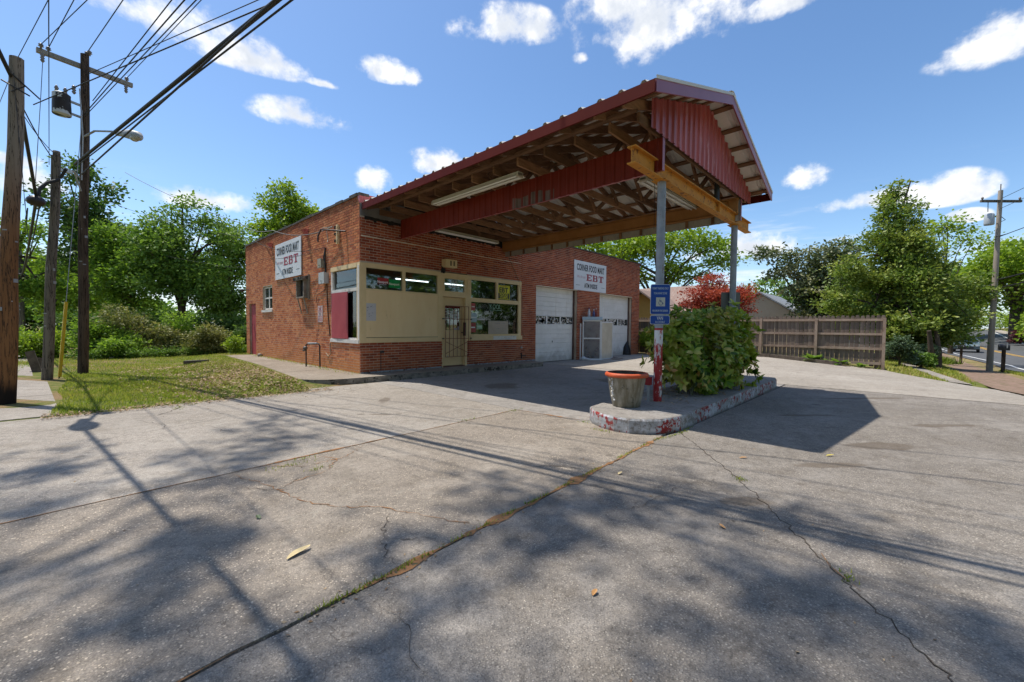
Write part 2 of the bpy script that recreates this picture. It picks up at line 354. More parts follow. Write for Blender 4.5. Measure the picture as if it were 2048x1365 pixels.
def split_pole(name, c1, c2, dark):
    m = Mat(name); v = m.vmath('MULTIPLY', m.c, (1, 1, .035)).outputs[0]; n = m.noise(v, 9, 6, .68); n2 = m.noise(v, 26, 4, .6); big = m.noise(m.c, 1.1, 4)
    col = m.mix(m.sstep(n, .3, .7), c1, c2); col = m.mix(m.math('MULTIPLY', m.sstep(big, .45, .7), .5), col, dark)
    sp_ = m.math('LESS_THAN', m.math('ABSOLUTE', m.math('SUBTRACT', n2, .5)), .018); col = m.mix(m.math('MULTIPLY', sp_, .85), col, tuple(x * .25 for x in c1))
    return m.set(col, .92, 0, .12, m.math('SUBTRACT', n, m.math('MULTIPLY', sp_, .6)), .012)
POLE_WOOD = split_pole('grey_pole_wood', (.15, .125, .098), (.235, .20, .155), (.085, .07, .055)); POLE_BROWN = split_pole('brown_pole_wood', (.07, .047, .034), (.13, .092, .066), (.04, .03, .025))
def front_pole_mat():
    m = Mat('two_tone_pole_wood'); z = m.sep(m.c)[2]; v = m.vmath('MULTIPLY', m.c, (1, 1, .05)).outputs[0]
    n = m.noise(v, 9, 6, .65); up = m.mix(n, (.17, .135, .10), (.33, .27, .205)); mid = m.mix(n, (.13, .055, .022), (.34, .165, .07))
    f = m.sstep(m.math('ADD', z, m.math('MULTIPLY', n, 1.6)), 3.0, 5.2); col = m.mix(f, mid, up)
    dk = m.math('MULTIPLY', m.sstep(m.noise(v, 22, 5, .7), .54, .66), m.sstep(z, 4.2, 1.2)); col = m.mix(dk, col, (.035, .022, .015))
    n2 = m.noise(v, 26, 4, .6); col = m.mix(m.math('MULTIPLY', m.math('LESS_THAN', m.math('ABSOLUTE', m.math('SUBTRACT', n2, .5)), .018), .85), col, (.04, .028, .02))
    col = m.mix(m.sstep(m.math('ADD', z, m.math('MULTIPLY', n, .5)), .75, .45), col, (.022, .017, .014))
    return m.set(col, .9, 0, .15, m.noise(v, 30, 4), .008)
FRONT_POLE = front_pole_mat()
def glass_mat(name, tint=(.75, .8, .78), dirt=.12):
    m = Mat(name); t = m.t
    tr = m.add('ShaderNodeBsdfTransparent', None, Color=tint); gl = m.add('ShaderNodeBsdfGlossy', None, Color=(.9, .92, .92), Roughness=.03)
    df = m.add('ShaderNodeBsdfDiffuse', None, Color=(.10, .11, .10))
    fr = m.add('ShaderNodeFresnel', None, IOR=1.5).outputs[0]
    a = m.add('ShaderNodeMixShader', None, _0=m.math('ADD', fr, .035), _1=tr.outputs[0], _2=gl.outputs[0])
    b = m.add('ShaderNodeMixShader', None, _0=m.math('MULTIPLY', m.noise(m.c, 5, 5), dirt * 2), _1=a.outputs[0], _2=df.outputs[0])
    t.links.new(b.outputs[0], m.out.inputs[0]); return m.m
GLASS = glass_mat('window_glass', dirt=.03)
def emit(name, col, st):
    m = Mat(name); m.set((.8, .8, .8), .4); m.put(m.b.inputs['Emission Color'], col); m.b.inputs['Emission Strength'].default_value = st; return m.m
def plain(name, col, rough=.5, metal=0.0, spec=.4):
    m = Mat(name); n = m.noise(m.c, 6, 4, .6)
    return m.set(m.mix(m.math('MULTIPLY', m.sstep(n, .4, .7), .22), col, tuple(x * .72 for x in col)), rough, metal, spec)
def leaf_mat(name, stops, trans=.35, rough=.45, per_object=False):
    m = Mat(name); col = m.ramp(m.rnd() if per_object else m.attr(), stops); geo = m.add('ShaderNodeNewGeometry').outputs['Position']
    col = m.mix(m.math('MULTIPLY', m.sstep(m.noise(geo, .9, 3), .45, .7), .35), col, stops[-1][1])
    m.set(col, rough, 0, .35)
    tl = m.add('ShaderNodeBsdfTranslucent', None, Color=m.mix(.5, col, m.mix(1.0, col, (1.3, 1.35, .5), 'MULTIPLY')))
    mx = m.add('ShaderNodeMixShader', None, _0=trans, _1=m.b.outputs[0], _2=tl.outputs[0])
    m.t.links.new(mx.outputs[0], m.out.inputs[0]); return m.m
LEAF_MID = leaf_mat('leaf_mid', [(0, (.045, .095, .014)), (.5, (.12, .225, .032)), (1, (.24, .36, .06))], 0.4, 0.55)
LEAF_FRESH = leaf_mat('leaf_fresh_green', [(0, (.06, .12, .014)), (.5, (.16, .28, .03)), (1, (.30, .43, .06))], .52, .55)
LEAF_DARK = leaf_mat('leaf_dark', [(0, (.026, .062, .013)), (.5, (.068, .14, .026)), (1, (.14, .225, .042))], 0.4, 0.55)
LEAF_BRIGHT = leaf_mat('leaf_bright', [(0, (.08, .14, .012)), (.5, (.19, .30, .022)), (1, (.36, .46, .04))], 0.45, 0.5)
LEAF_OLIVE = leaf_mat('leaf_olive', [(0, (.05, .092, .014)), (.5, (.15, .235, .034)), (1, (.36, .40, .085))], 0.35, 0.5)
LEAF_GLOSS = leaf_mat('leaf_gloss', [(0, (.028, .052, .016)), (.5, (.085, .125, .044)), (.8, (.21, .235, .115)), (1, (.45, .43, .26))], 0.25, 0.45)
LEAF_BRONZE = leaf_mat('leaf_bronze', [(0, (.065, .085, .022)), (.5, (.165, .19, .055)), (1, (.32, .30, .11))], 0.35, 0.55)
LEAF_RED = leaf_mat('leaf_red', [(0, (.12, .014, .012)), (.5, (.33, .042, .026)), (1, (.55, .13, .07))], 0.4, 0.5)
LEAF_MAROON = leaf_mat('leaf_maroon', [(0, (.05, .012, .014)), (1, (.13, .04, .04))], .2)
LEAF_BLUE = leaf_mat('leaf_blue', [(0, (.035, .07, .03)), (1, (.13, .19, .10))], 0.25, 0.5)
GRASS = leaf_mat('grass_blades', [(0, (.10, .155, .014)), (.5, (.24, .32, .03)), (.8, (.40, .41, .07)), (1, (.50, .41, .16))], .4, .6)
BARK = mottled('bark', (.06, .045, .033), (.11, .085, .062), 6, .95, (.03, .024, .02), .6, 14, stretch=(1, 1, .3), bump=.01)
# ------------------------------------------------------------------ terrain
def sst(x, a, b):
    t = min(max((x - a) / (b - a), 0), 1); return t * t * (3 - 2 * t)
def gz(x, y):
    z = -.14
    if x > 7: z += sst(x, 7, 14) * min(max(.08 * (y + 8.2), -.25), .20) * (1 if y < -4 else 1 - .8 * sst(y, -4, 0))
    if x > 14: z -= .5 * sst(x, 14, 34) * sst(y, -9.5, -12)
    if x > 60: z += 2.2 * sst(x, 62, 130) * sst(y, -14, -20)
    if y < -17: z += .9 * sst(y, -17, -30) * sst(x, 20, 60)
    if x < .2 and y > -1.3:
        s = (-1.45 + .06 * y) - x
        z += .135 * (1 - sst(s, 0, 2.0)) * sst(y, -1.15, -.2) * (1 - sst(y, 10, 12))
        if s > 0: z += .10 * sst(s, 0, .7) * (1 - sst(s, .7, 2.2)) * sst(y, -.9, .4) * (1 - sst(y, 5, 9))
        z += .015 * math.sin(x * 2.1 + y * 1.3) * sst(y, -.5, .5) * (1 if s > .3 else 0)
    return z
def in_lot(x, y):
    if x < -9 or x > 15.25 or y < -14: return False
    if x < -1.5: return y < -1.10
    if x < 7: return y < -.2
    return y > -12 and y < .2 and not (x > 13 and y < -9.2)
xs = np.unique(np.round(np.concatenate([np.arange(-420, -60, 40), np.arange(-60, -9, 4), np.arange(-9, 1, .16), np.arange(1, 19, .6), np.arange(19, 60, 1.5), np.arange(60, 140, 4), np.arange(140, 460, 40)]), 3))
ys = np.unique(np.round(np.concatenate([np.arange(-420, -60, 40), np.arange(-60, -20, 4), np.arange(-20, -1.2, .6), [-1.12], np.arange(-1.1, 13, .2), np.arange(13, 60, 4), np.arange(60, 460, 40)]), 3))
V = [(x, y, gz(x, y) - (.05 if in_lot(x, y) else 0)) for y in ys for x in xs]
nx = len(xs); F = [(j * nx + i, j * nx + i + 1, (j + 1) * nx + i + 1, (j + 1) * nx + i) for j in range(len(ys) - 1) for i in range(nx - 1)]
def ground_mat():
    m = Mat('soil_and_turf'); p = m.add('ShaderNodeNewGeometry').outputs['Position']
    a = m.noise(p, .35, 5, .6); b = m.noise(p, 5, 6, .65); c = m.noise(p, 40, 4, .7)
    green = m.mix(m.sstep(b, .35, .65), (.085, .115, .022), (.17, .17, .050))
    dry = m.mix(m.sstep(c, .4, .65), (.26, .185, .10), (.17, .105, .055))
    col = m.mix(m.sstep(m.math('ADD', a, m.math('MULTIPLY', m.math('SUBTRACT', b, .5), .5)), .45, .62), green, dry)
    col = m.mix(m.math('MULTIPLY', m.sstep(c, .5, .8), .4), col, (.07, .06, .025))
    sp = m.sep(p); far = m.sstep(sp[0], 14, 20)
    col = m.mix(m.math('MULTIPLY', far, m.sstep(m.noise(p, .12, 3), .42, .62)), col, (.30, .23, .12))
    return m.set(col, .95, 0, .1, c, .02)
tag(link('ground', npmesh('ground', V, F, ground_mat(), smooth=True)), kind='structure')

# ------------------------------------------------------------------ concrete lot: slabs with open joints
lot = thing('concrete_lot', (0, 0, -.14), None, None); lot['kind'] = 'structure'
def jit(a, b, amp, n, seed):
    r = random.Random(seed); out = []
    for i in range(n + 1):
        t = i / n; k = 0 if i in (0, n) else 1
        out.append((a[0] + (b[0] - a[0]) * t + r.uniform(-amp, amp) * k, a[1] + (b[1] - a[1]) * t + r.uniform(-amp, amp) * k))
    return out
jA0, jA1 = (-9, -8.12), (.16, -7.66)                     # long joint nearest the camera
jB0, jB1 = (-9, -5.70), (.06, -5.27)
jC0, jC1 = (-9, -4.3), (-.25, -1.22)
def off(pts, dx=0, dy=0): return [(x + dx, y + dy) for x, y in pts]
jA = jit(jA0, jA1, .012, 40, 1); jB = jit(jB0, jB1, .010, 40, 2); jC = jit((-9, -4.45), (-3.6, -2.86), .008, 20, 3)[:-1] + jit((-3.6, -2.86), (.02, -1.12), .008, 14, 4)
crackD = jit((.55, -7.70), (-.72, -8.72), .016, 30, 6)[:-1] + jit((-.72, -8.72), (-2.6, -10.02), .022, 60, 7)[:-1] + jit((-2.6, -10.02), (-7.0, -14), .03, 20, 8)
edge = [(-9, -1.06), (-5.4, -1.08), (-4.4, -1.13), (-3.6, -1.02), (-2.9, -.93), (-2.2, -.60), (-1.52, -.22), (-1.2, -.3), (-.9, -.5), (.02, -.62)]
g = .007
slabs = [
 (off(jA, dy=.012 + g) + off(jB, dy=-g)[::-1], LOT_MID, -.1400),
 (off(jB, dy=g) + off(jC, dy=-.006)[::-1], LOT_PALE, -.1385),
 (off(jC, dy=.006) + edge[::-1], LOT_PALE, -.1395),
 (off(crackD, dx=-.002, dy=.002)[::-1] + [(.16, -7.69)] [:0] + off(jA, dy=-g)[::-1] + [(-9, -14)], LOT_DARK, -.1415),
 (off(crackD, dx=.002, dy=-.002) + [(-7, -14), (7.0, -14), (7.0, -7.70)], LOT_DARK, -.1400),
 ([(.17, -7.62), (.075, -5.27), (.035, -1.12), (.035, -.5), (3.3, -.5), (3.3, -7.66)], LOT_SMOOTH, -.1395),
 ([(3.315, -7.66), (3.315, -.5), (7.0, -.5), (7.0, -7.66)], LOT_SMOOTH, -.1405),
]
from mathutils.geometry import tessellate_polygon
def slab(poly, mat, z, zb=.05):
    if sum(poly[i][0] * poly[(i + 1) % len(poly)][1] - poly[(i + 1) % len(poly)][0] * poly[i][1] for i in range(len(poly))) < 0: poly = poly[::-1]
    b = MB(); n = len(poly)
    b.v = [(x, y, z) for x, y in poly] + [(x, y, z - zb) for x, y in poly]
    for t in tessellate_polygon([[Vector((x, y, 0)) for x, y in poly]]):
        a_, b_, c_ = (Vector((*poly[i], 0)) for i in t)
        t = t if (b_ - a_).cross(c_ - a_).z > 0 else t[::-1]
        b.face(t)
    for i in range(n): b.face((n + i, n + (i + 1) % n, (i + 1) % n, i))
    return b.build('slab', mat, lot)
for poly, m_, z in slabs: slab(poly, m_, z)
# far part of the lot follows the fall of the ground
def strip(name, xs, lo, hi, n, dz, mat, parent=None, **kw):
    V, F = [], []
    for x in xs:
        a, b_ = lo(x), hi(x)
        for j in range(n + 1):
            y = a + (b_ - a) * j / n; V.append((x, y, gz(x, y) + dz))
    for i in range(len(xs) - 1):
        for j in range(n): k = i * (n + 1) + j; F.append((k, k + n + 1, k + n + 2, k + 1))
    p = wpos(parent); V = [(x - p.x, y - p.y, z - p.z) for x, y, z in V]
    return link(name, npmesh(name, V, F, mat, smooth=True), parent, **kw)
def pl(pts): return lambda x: float(np.interp(x, [p[0] for p in pts], [p[1] for p in pts]))
rr = random.Random(3)
lotlo = pl([(7, -12.2), (8.5, -11.75), (11.8, -11.5), (12.6, -11.1), (13.3, -10.55), (14.0, -9.9), (14.6, -9.45), (15.1, -9.2)])
fx = list(np.arange(7.012, 15.11, .25))
strip('slab', fx, lambda x: lotlo(x) + rr.uniform(-.03, .03), pl([(7, -.5), (14.6, -.5), (15.1, -.9)]), 40, .004, LOT_FAR, lot)
strip('slab', list(np.arange(6.3, 15.2, .4)), lambda x: -.5, lambda x: .30, 4, .004, LOT_SMOOTH, lot)
# dirt lying in the joints, and hairline cracks
def ribbon(pts, w0, w1, z, seed, name='joint_dirt', mat=DIRT):
    r = random.Random(seed); b = MB(); P = [Vector((x, y, 0)) for x, y in pts]; L = []; Rr = []
    dense = []
    for p, q in zip(P, P[1:]):
        n = max(1, int((q - p).length / .06))
        dense += [p.lerp(q, i / n) for i in range(n)]
    dense.append(P[-1])
    for i, p in enumerate(dense):
        t = (dense[min(i + 1, len(dense) - 1)] - dense[max(i - 1, 0)]).normalized(); nn = Vector((-t.y, t.x, 0))
        e = min(1, i / 4, (len(dense) - 1 - i) / 4)
        wv = (w0 + (w1 - w0) * (r.random() ** 2)) * max(e, .15) * (.35 + .9 * abs(math.sin(i * .21 + seed)))
        L.append(p + nn * (wv * r.uniform(.5, 1))); Rr.append(p - nn * (wv * r.uniform(.5, 1)))
    for i in range(len(dense) - 1):
        b.poly([(*Rr[i][:2], z), (*Rr[i + 1][:2], z), (*L[i + 1][:2], z), (*L[i][:2], z)])
    return b.build(name, mat, lot)
CRACK = plain('crack_dirt', (.085, .065, .048), .95)  # dark brown dirt of the thin cracks
ribbon([p for p in off(jA, dy=.005) if p[0] > -4.2], .012, .075, -.1368, 1)
ribbon([p for p in off(jA, dy=.005) if p[0] < -4.1], .002, .008, -.1368, 2)
ribbon([p for p in jB if -4.0 < p[0] < -2.2], .008, .045, -.1362, 3)
ribbon([p for p in jB if p[0] <= -4.0 or p[0] >= -2.3], .004, .010, -.1362, 4)
ribbon([(.045, -5.27), (.16, -6.4), (.2, -6.6)], .008, .03, -.136, 5)
crk = [([(-3.9, -5.5), (-3.74, -6.05), (-3.70, -6.29), (-3.66, -6.55), (-3.52, -6.83), (-3.3, -7.05), (-3.12, -7.47), (-2.97, -7.80)], .004, .011),
       ([(-3.27, -7.12), (-3.44, -7.35), (-3.53, -7.5), (-3.60, -7.66), (-3.63, -7.83)], .003, .006),
       ([(-3.53, -7.5), (-3.36, -7.62), (-3.25, -7.82)], .003, .006), ([(-3.64, -5.47), (-3.35, -5.75), (-2.95, -5.72), (-2.6, -5.41)], .004, .016),
       ([(-3.2, -5.46), (-3.05, -5.72), (-3.25, -6.0), (-3.72, -6.15)], .004, .010), ([(-3.95, -5.9), (-3.72, -6.2), (-3.55, -6.05), (-3.3, -6.0)], .003, .008),
       ([(-4.3, -2.2), (-4.05, -2.75), (-4.1, -3.1)], .003, .006), ([(-3.6, -1.1), (-3.8, -1.6), (-4.15, -2.1)], .003, .02), ([(-3.75, -3.0), (-3.55, -3.7), (-3.3, -4.4), (-3.1, -5.3)], .002, .005),
       ([(-.85, -8.66), (-1.3, -8.45), (-1.9, -8.42), (-2.3, -8.25)], .003, .006), ([(-3.9, -7.93), (-3.8, -8.15), (-3.92, -8.5), (-3.85, -8.9)], .0015, .004),
       ([(-1.5, -7.7), (-1.7, -7.35), (-1.95, -7.2)], .003, .012), ([(3.4, -9.2), (3.9, -8.3), (4.4, -7.75)], .003, .007)]
for i, (pts, a, b_) in enumerate(crk):
    pp = []
    for p, q in zip(pts, pts[1:]): pp += jit(p, q, .022, 9, 50 + i)[:-1]
    ribbon(pp + [pts[-1]], a * .7, b_ * .75, -.1352 + .0002 * i, 30 + i, 'crack', CRACK if a < .004 else DIRT)
ribbon([p for p in crackD if p[0] > -5], .002, .005, -.1365, 77, 'crack', CRACK)
ribbon([(-1.78, -9.48), (-1.9, -9.53), (-2.0, -9.61), (-2.08, -9.68)], .01, .035, -.1345, 78)
ribbon([(-.72, -8.72), (-.82, -8.80)], .01, .04, -.1345, 79)
# ------------------------------------------------------------------ raised walk along the shop
walk = thing('raised_walk', (0, 0, -.14), None, None); walk['kind'] = 'structure'
outer = [(-.92, 9.2), (-1.0, 6.5), (-1.10, 4.1), (-1.31, 1.62), (-1.42, .35), (-1.45, 0), (-1.40, -.22), (-1.27, -.42), (-1.05, -.58), (-.78, -.68), (-.4, -.72)]
def ramp_z(x, y): return 0.0
fr = [(0.02, -.72), (.02, -.001), (.02, 9.2)]
b = MB(); b.prism(outer[:4] + [(-1.31, 1.62), (.05, 1.62), (.05, 9.2)], -.2, -.0012); b.build('slab', WALKM, walk)
b = MB(); b.prism([(-1.312, 1.60)] + outer[4:] + [(.05, -.72), (.05, 1.60)], -.2, -.003); b.build('slab', WALKM, walk)
b = MB(); b.prism([(.06, -.725), (3.0, -.73), (3.0, .05), (.06, .05)], -.2, -.002); b.build('slab', WALKM, walk)
b = MB(); b.prism([(3.012, -.73), (6.15, -.77), (6.25, -.72), (6.3, -.5), (6.3, .05), (3.012, .05)], -.2, -.004); b.build('slab', WALKM, walk)
KERB_STAIN = mottled('stained_kerb', (.13, .115, .095), (.30, .27, .23), 5, .9, (.045, .04, .03), .55, 9)
b = MB()
kp = outer[4:] + [(.05, -.728), (3.0, -.735), (6.15, -.775)]
for p, q in zip(kp, kp[1:]):
    b.poly([(p[0] * 1.004, p[1] - .006, -.15), (q[0] * 1.004, q[1] - .006, -.15), (q[0] * 1.002, q[1] - .003, -.012), (p[0] * 1.002, p[1] - .003, -.012)])
b.build('kerb_face', KERB_STAIN, walk)

# ------------------------------------------------------------------ the shop
shop = thing('corner_store', (0, 0, 0), 'low red brick corner shop with flat roof, boarded shop window and two garage doors', 'building')
H = 4.40
CO, BL, JT = .0677, .2032, .0115
singles = []; joined_front = MB(); joined_side = MB()
def brick_wall(o, u, n, L, z0, z1, holes=(), off0=0.0, cand=False):
    """running-bond bricks on the plane through o with direction u and outward normal n"""
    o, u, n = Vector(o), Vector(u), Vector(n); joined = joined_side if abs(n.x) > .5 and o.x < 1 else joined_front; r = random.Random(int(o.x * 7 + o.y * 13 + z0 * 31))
    k = 0; z = z0
    while z + CO * .6 < z1:
        zt = min(z + CO - JT, z1); s = off0 - BL - (BL / 2 if k % 2 else 0)
        while s < L:
            segs = [(max(s, 0), min(s + BL - JT, L))]
            for (a, b_, c, d_) in holes:
                if zt > c + .004 and z < d_ - .004:
                    ns = []
                    for (p, q) in segs:
                        if q <= a or p >= b_: ns.append((p, q))
                        else:
                            if p < a - .02: ns.append((p, a))
                            if q > b_ + .02: ns.append((b_, q))
                    segs = ns
            for (p, q) in segs:
                if q - p < .012: continue
                out = r.uniform(-.0018, .0018); c = o + u * ((p + q) / 2) + Vector((0, 0, (z + zt) / 2)) + n * (out - .012)
                if cand and q - p > BL - JT - .002 and zt - z > CO - JT - .002:
                    singles.append(((c - CAM).length, c, n.copy(), r.random()))
                else:
                    joined.rn = r.random() + .001; add_brick(joined, c, u * ((q - p) / 2), n * .012, (zt - z) / 2)
            s += BL
        z += CO; k += 1
def add_brick(b, c, hu, hn, hz):
    b.obox(c, hu, hn, (0, 0, hz))
X = (1, 0, 0); Y = (0, 1, 0); FN = (0, -1, 0); SN = (-1, 0, 0)
# side wall (u runs along +Y), front wall of the shop part and of the garage part (u along +X)
side_holes = [(0, 1.68, .74, 2.76), (6.72, 7.83, 1.74, 2.61), (8.75, 9.62, -1, 2.03)]
front_holes = [(0, 5.88, .76, 2.76), (2.50, 3.43, -1, 2.8)]
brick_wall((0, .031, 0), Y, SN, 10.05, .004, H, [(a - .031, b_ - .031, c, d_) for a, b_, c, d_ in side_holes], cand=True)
brick_wall((.004, 0, 0), X, FN, 5.90, .03, 3.87, [(a - .004, b_ - .004, c, d_) for a, b_, c, d_ in front_holes], .05, cand=True)
brick_wall((4.95, -.0006, 0), X, FN, .955, 3.8765, H - .02)
gar_holes = [(6.69 - 5.91, 9.27 - 5.91, -1, 2.71), (10.97 - 5.91, 13.87 - 5.91, -1, 2.69)]
brick_wall((5.91, .012, 0), X, FN, 8.74, -.12, H - .01, gar_holes, .1)
for jx in (9.272, 13.872): brick_wall((jx, .20, 0), (0, -1, 0), SN, .18, -.12, 2.70)
singles.sort(key=lambda t: t[0])
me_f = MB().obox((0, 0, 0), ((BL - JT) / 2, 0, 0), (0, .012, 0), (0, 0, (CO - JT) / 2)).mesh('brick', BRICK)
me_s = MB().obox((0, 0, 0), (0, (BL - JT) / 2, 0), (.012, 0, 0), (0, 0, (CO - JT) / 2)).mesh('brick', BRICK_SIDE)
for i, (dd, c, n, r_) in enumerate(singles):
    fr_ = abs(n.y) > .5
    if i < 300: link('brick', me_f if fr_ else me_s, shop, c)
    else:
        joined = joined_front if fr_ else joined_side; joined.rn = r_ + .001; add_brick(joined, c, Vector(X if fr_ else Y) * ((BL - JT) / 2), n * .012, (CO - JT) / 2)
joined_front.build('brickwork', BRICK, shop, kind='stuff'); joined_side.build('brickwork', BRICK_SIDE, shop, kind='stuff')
# mortar and wall body behind the bricks, built round the openings
def wall_body(b, axis, L, z0, z1, holes, d0, d1):
    us = sorted({0, L} | {h for a in holes for h in a[:2] if 0 < h < L}); zs = sorted({z0, z1} | {h for a in holes for h in a[2:] if z0 < h < z1})
    for ua, ub in zip(us, us[1:]):
        run = None
        for za, zb in zip(zs, zs[1:]):
            um, zm = (ua + ub) / 2, (za + zb) / 2
            if any(a < um < b_ and c < zm < d_ for a, b_, c, d_ in holes): continue
            if axis == 'y': b.box(d0, d1, max(ua, .0055), ub, za, zb)
            else: b.box(max(ua, .0055), ub, d0, d1, za, zb)
b = MB(); wall_body(b, 'y', 10.08, -.15, H - .005, side_holes, .005, .22); b.build('wall', MORTAR, shop)
b = MB()
wall_body(b, 'x', 5.90, -.15, 3.875, front_holes, .005, .215)
wall_body(b, 'x', 14.65, -.25, H - .007, [(0, 5.90, -1, 9), (6.69, 9.27, -1, 2.71), (10.97, 13.87, -1, 2.69)], .0168, .2045)
b.box(14.44, 14.648, .206, 10.0, -.25, H - .01); b.box(.23, 14.4, 9.86, 10.078, -.2, H - .012)
b.box(4.94, 5.90, .0052, .214, 3.876, H - .009)
b.build('wall', MORTAR, shop)
PLASTER = mottled('grey_plaster', (.16, .15, .14), (.24, .225, .205), 2, .9, (.05, .045, .04), .62, 6)
b = MB(); b.box(.009, 1.25, .0, .2, 3.905, H - .02); b.build('plaster_band', PLASTER, shop)
TAR = mottled('tar_band', (.014, .013, .012), (.035, .03, .026), 5, .8, (.16, .12, .10), .68, 14)
r_ = random.Random(5); b = MB()
for i in range(60):
    x0 = .12 + i * (4.8 / 60); b.box(x0, x0 + .0795, -.006, .1, 3.83 + r_.uniform(-.035, .02), 3.90 + r_.uniform(0, .02) + (0 if i < 14 else .0))
b.build('tar_band', TAR, shop)
b = MB(); b.box(1.255, 4.94, .012, .2, 3.905, H - .022); b.build('header_board', mottled('black_header', (.02, .017, .015), (.05, .042, .036), 3, .85), shop)
CREAM = mottled('cream_mortar', (.66, .57, .42), (.78, .70, .55), 6, .9)
r_ = random.Random(9); b = MB(); x0 = .03
while x0 < 5.86:
    x1 = min(x0 + r_.uniform(.12, .3), 5.86)
    b.box(x0, x1, -.008 - r_.uniform(0, .006), .012, 3.405 + r_.uniform(-.004, .004) - .012 * (x0 / 5.8), 3.428 + r_.uniform(-.003, .006) - .012 * (x0 / 5.8)); x0 = x1 + r_.uniform(0, .02)
b.build('mortar_ledge', CREAM, shop)
b = MB(); b.box(.02, 2.49, -.010, .008, -.004, .034); b.box(3.44, 5.89, -.010, .008, -.006, .032); b.box(5.9, 6.66, .0, .011, -.10, .03)
b.build('footing_strip', mottled('chipped_blue_white', (.40, .44, .47), (.20, .21, .22), 9, .8, (.14, .10, .08), .52, 7), shop)
COPING = mottled('tar_coping', (.055, .048, .042), (.11, .095, .08), 4, .85, (.24, .17, .13), .66, 8)
b = MB(); r_ = random.Random(2)
for i in range(24):
    y0 = .10 + i * .416; b.box(-.02 - r_.uniform(0, .012), .24, y0, y0 + .415, H - .01, H + .05 + r_.uniform(-.012, .02))
b.box(-.021, .24, -.012, .098, H - .01, H + .06)
for i in range(22):
    x0 = 5.9 + i * .4; b.box(x0, x0 + .399, -.004 - r_.uniform(0, .01), .22, H - .012, H + .035 + r_.uniform(-.01, .015))
b.box(.25, 5.89, .0, .21, H - .02, H + .03)
b.build('coping', COPING, shop)
b = MB(); b.poly([(-.012, -.004, H + .03), (.6, -.012, H + .045), (.6, -.014, H - .04), (-.012, -.006, H - .2)]); b.poly([(-.012, -.004, H + .03), (-.012, -.006, H - .2), (-.012, .10, H - .02), (-.012, .10, H + .04)])
b.build('flashing', RED_METAL, shop)
b = MB(); b.box(.2, 14.5, .2, 9.9, 4.0, 4.06); b.build('roof', COPING, shop)

# room seen through the shop windows
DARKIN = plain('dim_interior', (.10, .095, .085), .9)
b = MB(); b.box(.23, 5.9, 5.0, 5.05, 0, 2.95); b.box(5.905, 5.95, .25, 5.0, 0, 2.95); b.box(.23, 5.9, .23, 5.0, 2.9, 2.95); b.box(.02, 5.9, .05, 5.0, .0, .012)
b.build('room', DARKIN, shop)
r_ = random.Random(12)
SHELFC = [plain('goods_%s' % n, c) for n, c in (('red', (.35, .04, .035)), ('blue', (.06, .14, .22)), ('pale', (.42, .40, .36)), ('green', (.08, .16, .05)))]
for i in range(4):
    b = MB(); y0 = 1.0 + i * .95
    for lv in range(4): b.box(3.7, 5.7, y0, y0 + .35, .25 + lv * .42, .28 + lv * .42)
    b.box(3.68, 3.70, y0, y0 + .35, .0, 1.9); b.box(5.70, 5.72, y0, y0 + .35, .0, 1.9); b.build('shelf', plain('shelf_grey', (.3, .3, .29)), shop)
    for q in range(3):
        b = MB(); x0 = 3.75 + q * .6
        for lv in range(4):
            for k in range(4): b.box(x0 + k * .14, x0 + k * .14 + .12, y0 + .03, y0 + .25, .283 + lv * .42, .283 + lv * .42 + r_.uniform(.12, .3))
        b.build('goods', SHELFC[(i + q) % 4], shop)
TUBE = emit('lit_tube', (.9, .95, 1), 3.0)
for x0, y0 in ((1.9, 1.6), (3.5, 1.6)):
    f_ = MB().box(x0, x0 + 1.25, y0 - .06, y0 + .06, 2.66, 2.72).build('ceiling_fixture', WHITE, shop)
    MB().tube([(x0 + .03, y0, 2.64), (x0 + 1.22, y0, 2.64)], .018, 6).build('lit_tube', TUBE, f_)

# shop window frames
b = MB()
b.box(-.012, .155, -.012, .155, .76, 2.76)                                                   # corner post
b.build('corner_post', PAINT_TAN, shop)
b = MB(); b.box(-.0205, -.013, .015, .10, .80, 2.70); b.build('peeling_strip', PAINT_WHITE, shop)
b = MB(); b.box(.156, 5.88, -.018, .10, 2.65, 2.765); b.build('window_head', PAINT_TAN, shop)
b = MB(); b.box(.156, 2.42, .0, .09, 2.085, 2.13); b.build('transom_rail', PAINT_TAN, shop)
b = MB(); b.box(3.585, 5.77, -.004, .09, 1.97, 2.095); b.build('transom_rail', PAINT_TAN, shop)
for x0, x1, z0, z1 in ((1.195, 1.275, 2.13, 2.65), (2.345, 2.50, .76, 2.65), (3.43, 3.585, .76, 2.65), (4.665, 4.755, 2.095, 2.65), (5.73, 5.875, .76, 2.65)):
    MB().box(x0, x1, -.010, .10, z0, z1).build('mullion', PAINT_TAN, shop)
MB().box(.156, 2.344, .002, .04, .90, 2.084).build('board_panel', PAINT_BEIGE, shop)
MB().box(.156, 2.344, -.012, .06, .762, .888).build('window_sill', PAINT_TAN, shop)
b = MB(); b.box(.158, 2.344, -.004, .03, .889, .899); b.build('dark_gap', DARKMETAL, shop)
b = MB(); b.box(3.586, 5.73, -.006, .05, .905, .96); b.box(3.56, 5.90, -.05, .06, .765, .903); b.build('window_sill', PAINT_TAN, shop)
MB().box(4.5, 5.6, -.0525, -.0505, .77, .90).build('bare_patch', PAINT_WHITE, shop)
for x0, x1, z0, z1 in ((.156, 1.195, 2.131, 2.649), (1.276, 2.344, 2.131, 2.649), (3.586, 4.664, 2.096, 2.649), (4.756, 5.729, 2.096, 2.649), (3.586, 5.729, .961, 1.969), (2.585, 3.345, 2.235, 2.60)):
    MB().box(x0, x1, .045, .051, z0, z1).build('pane', GLASS, shop)
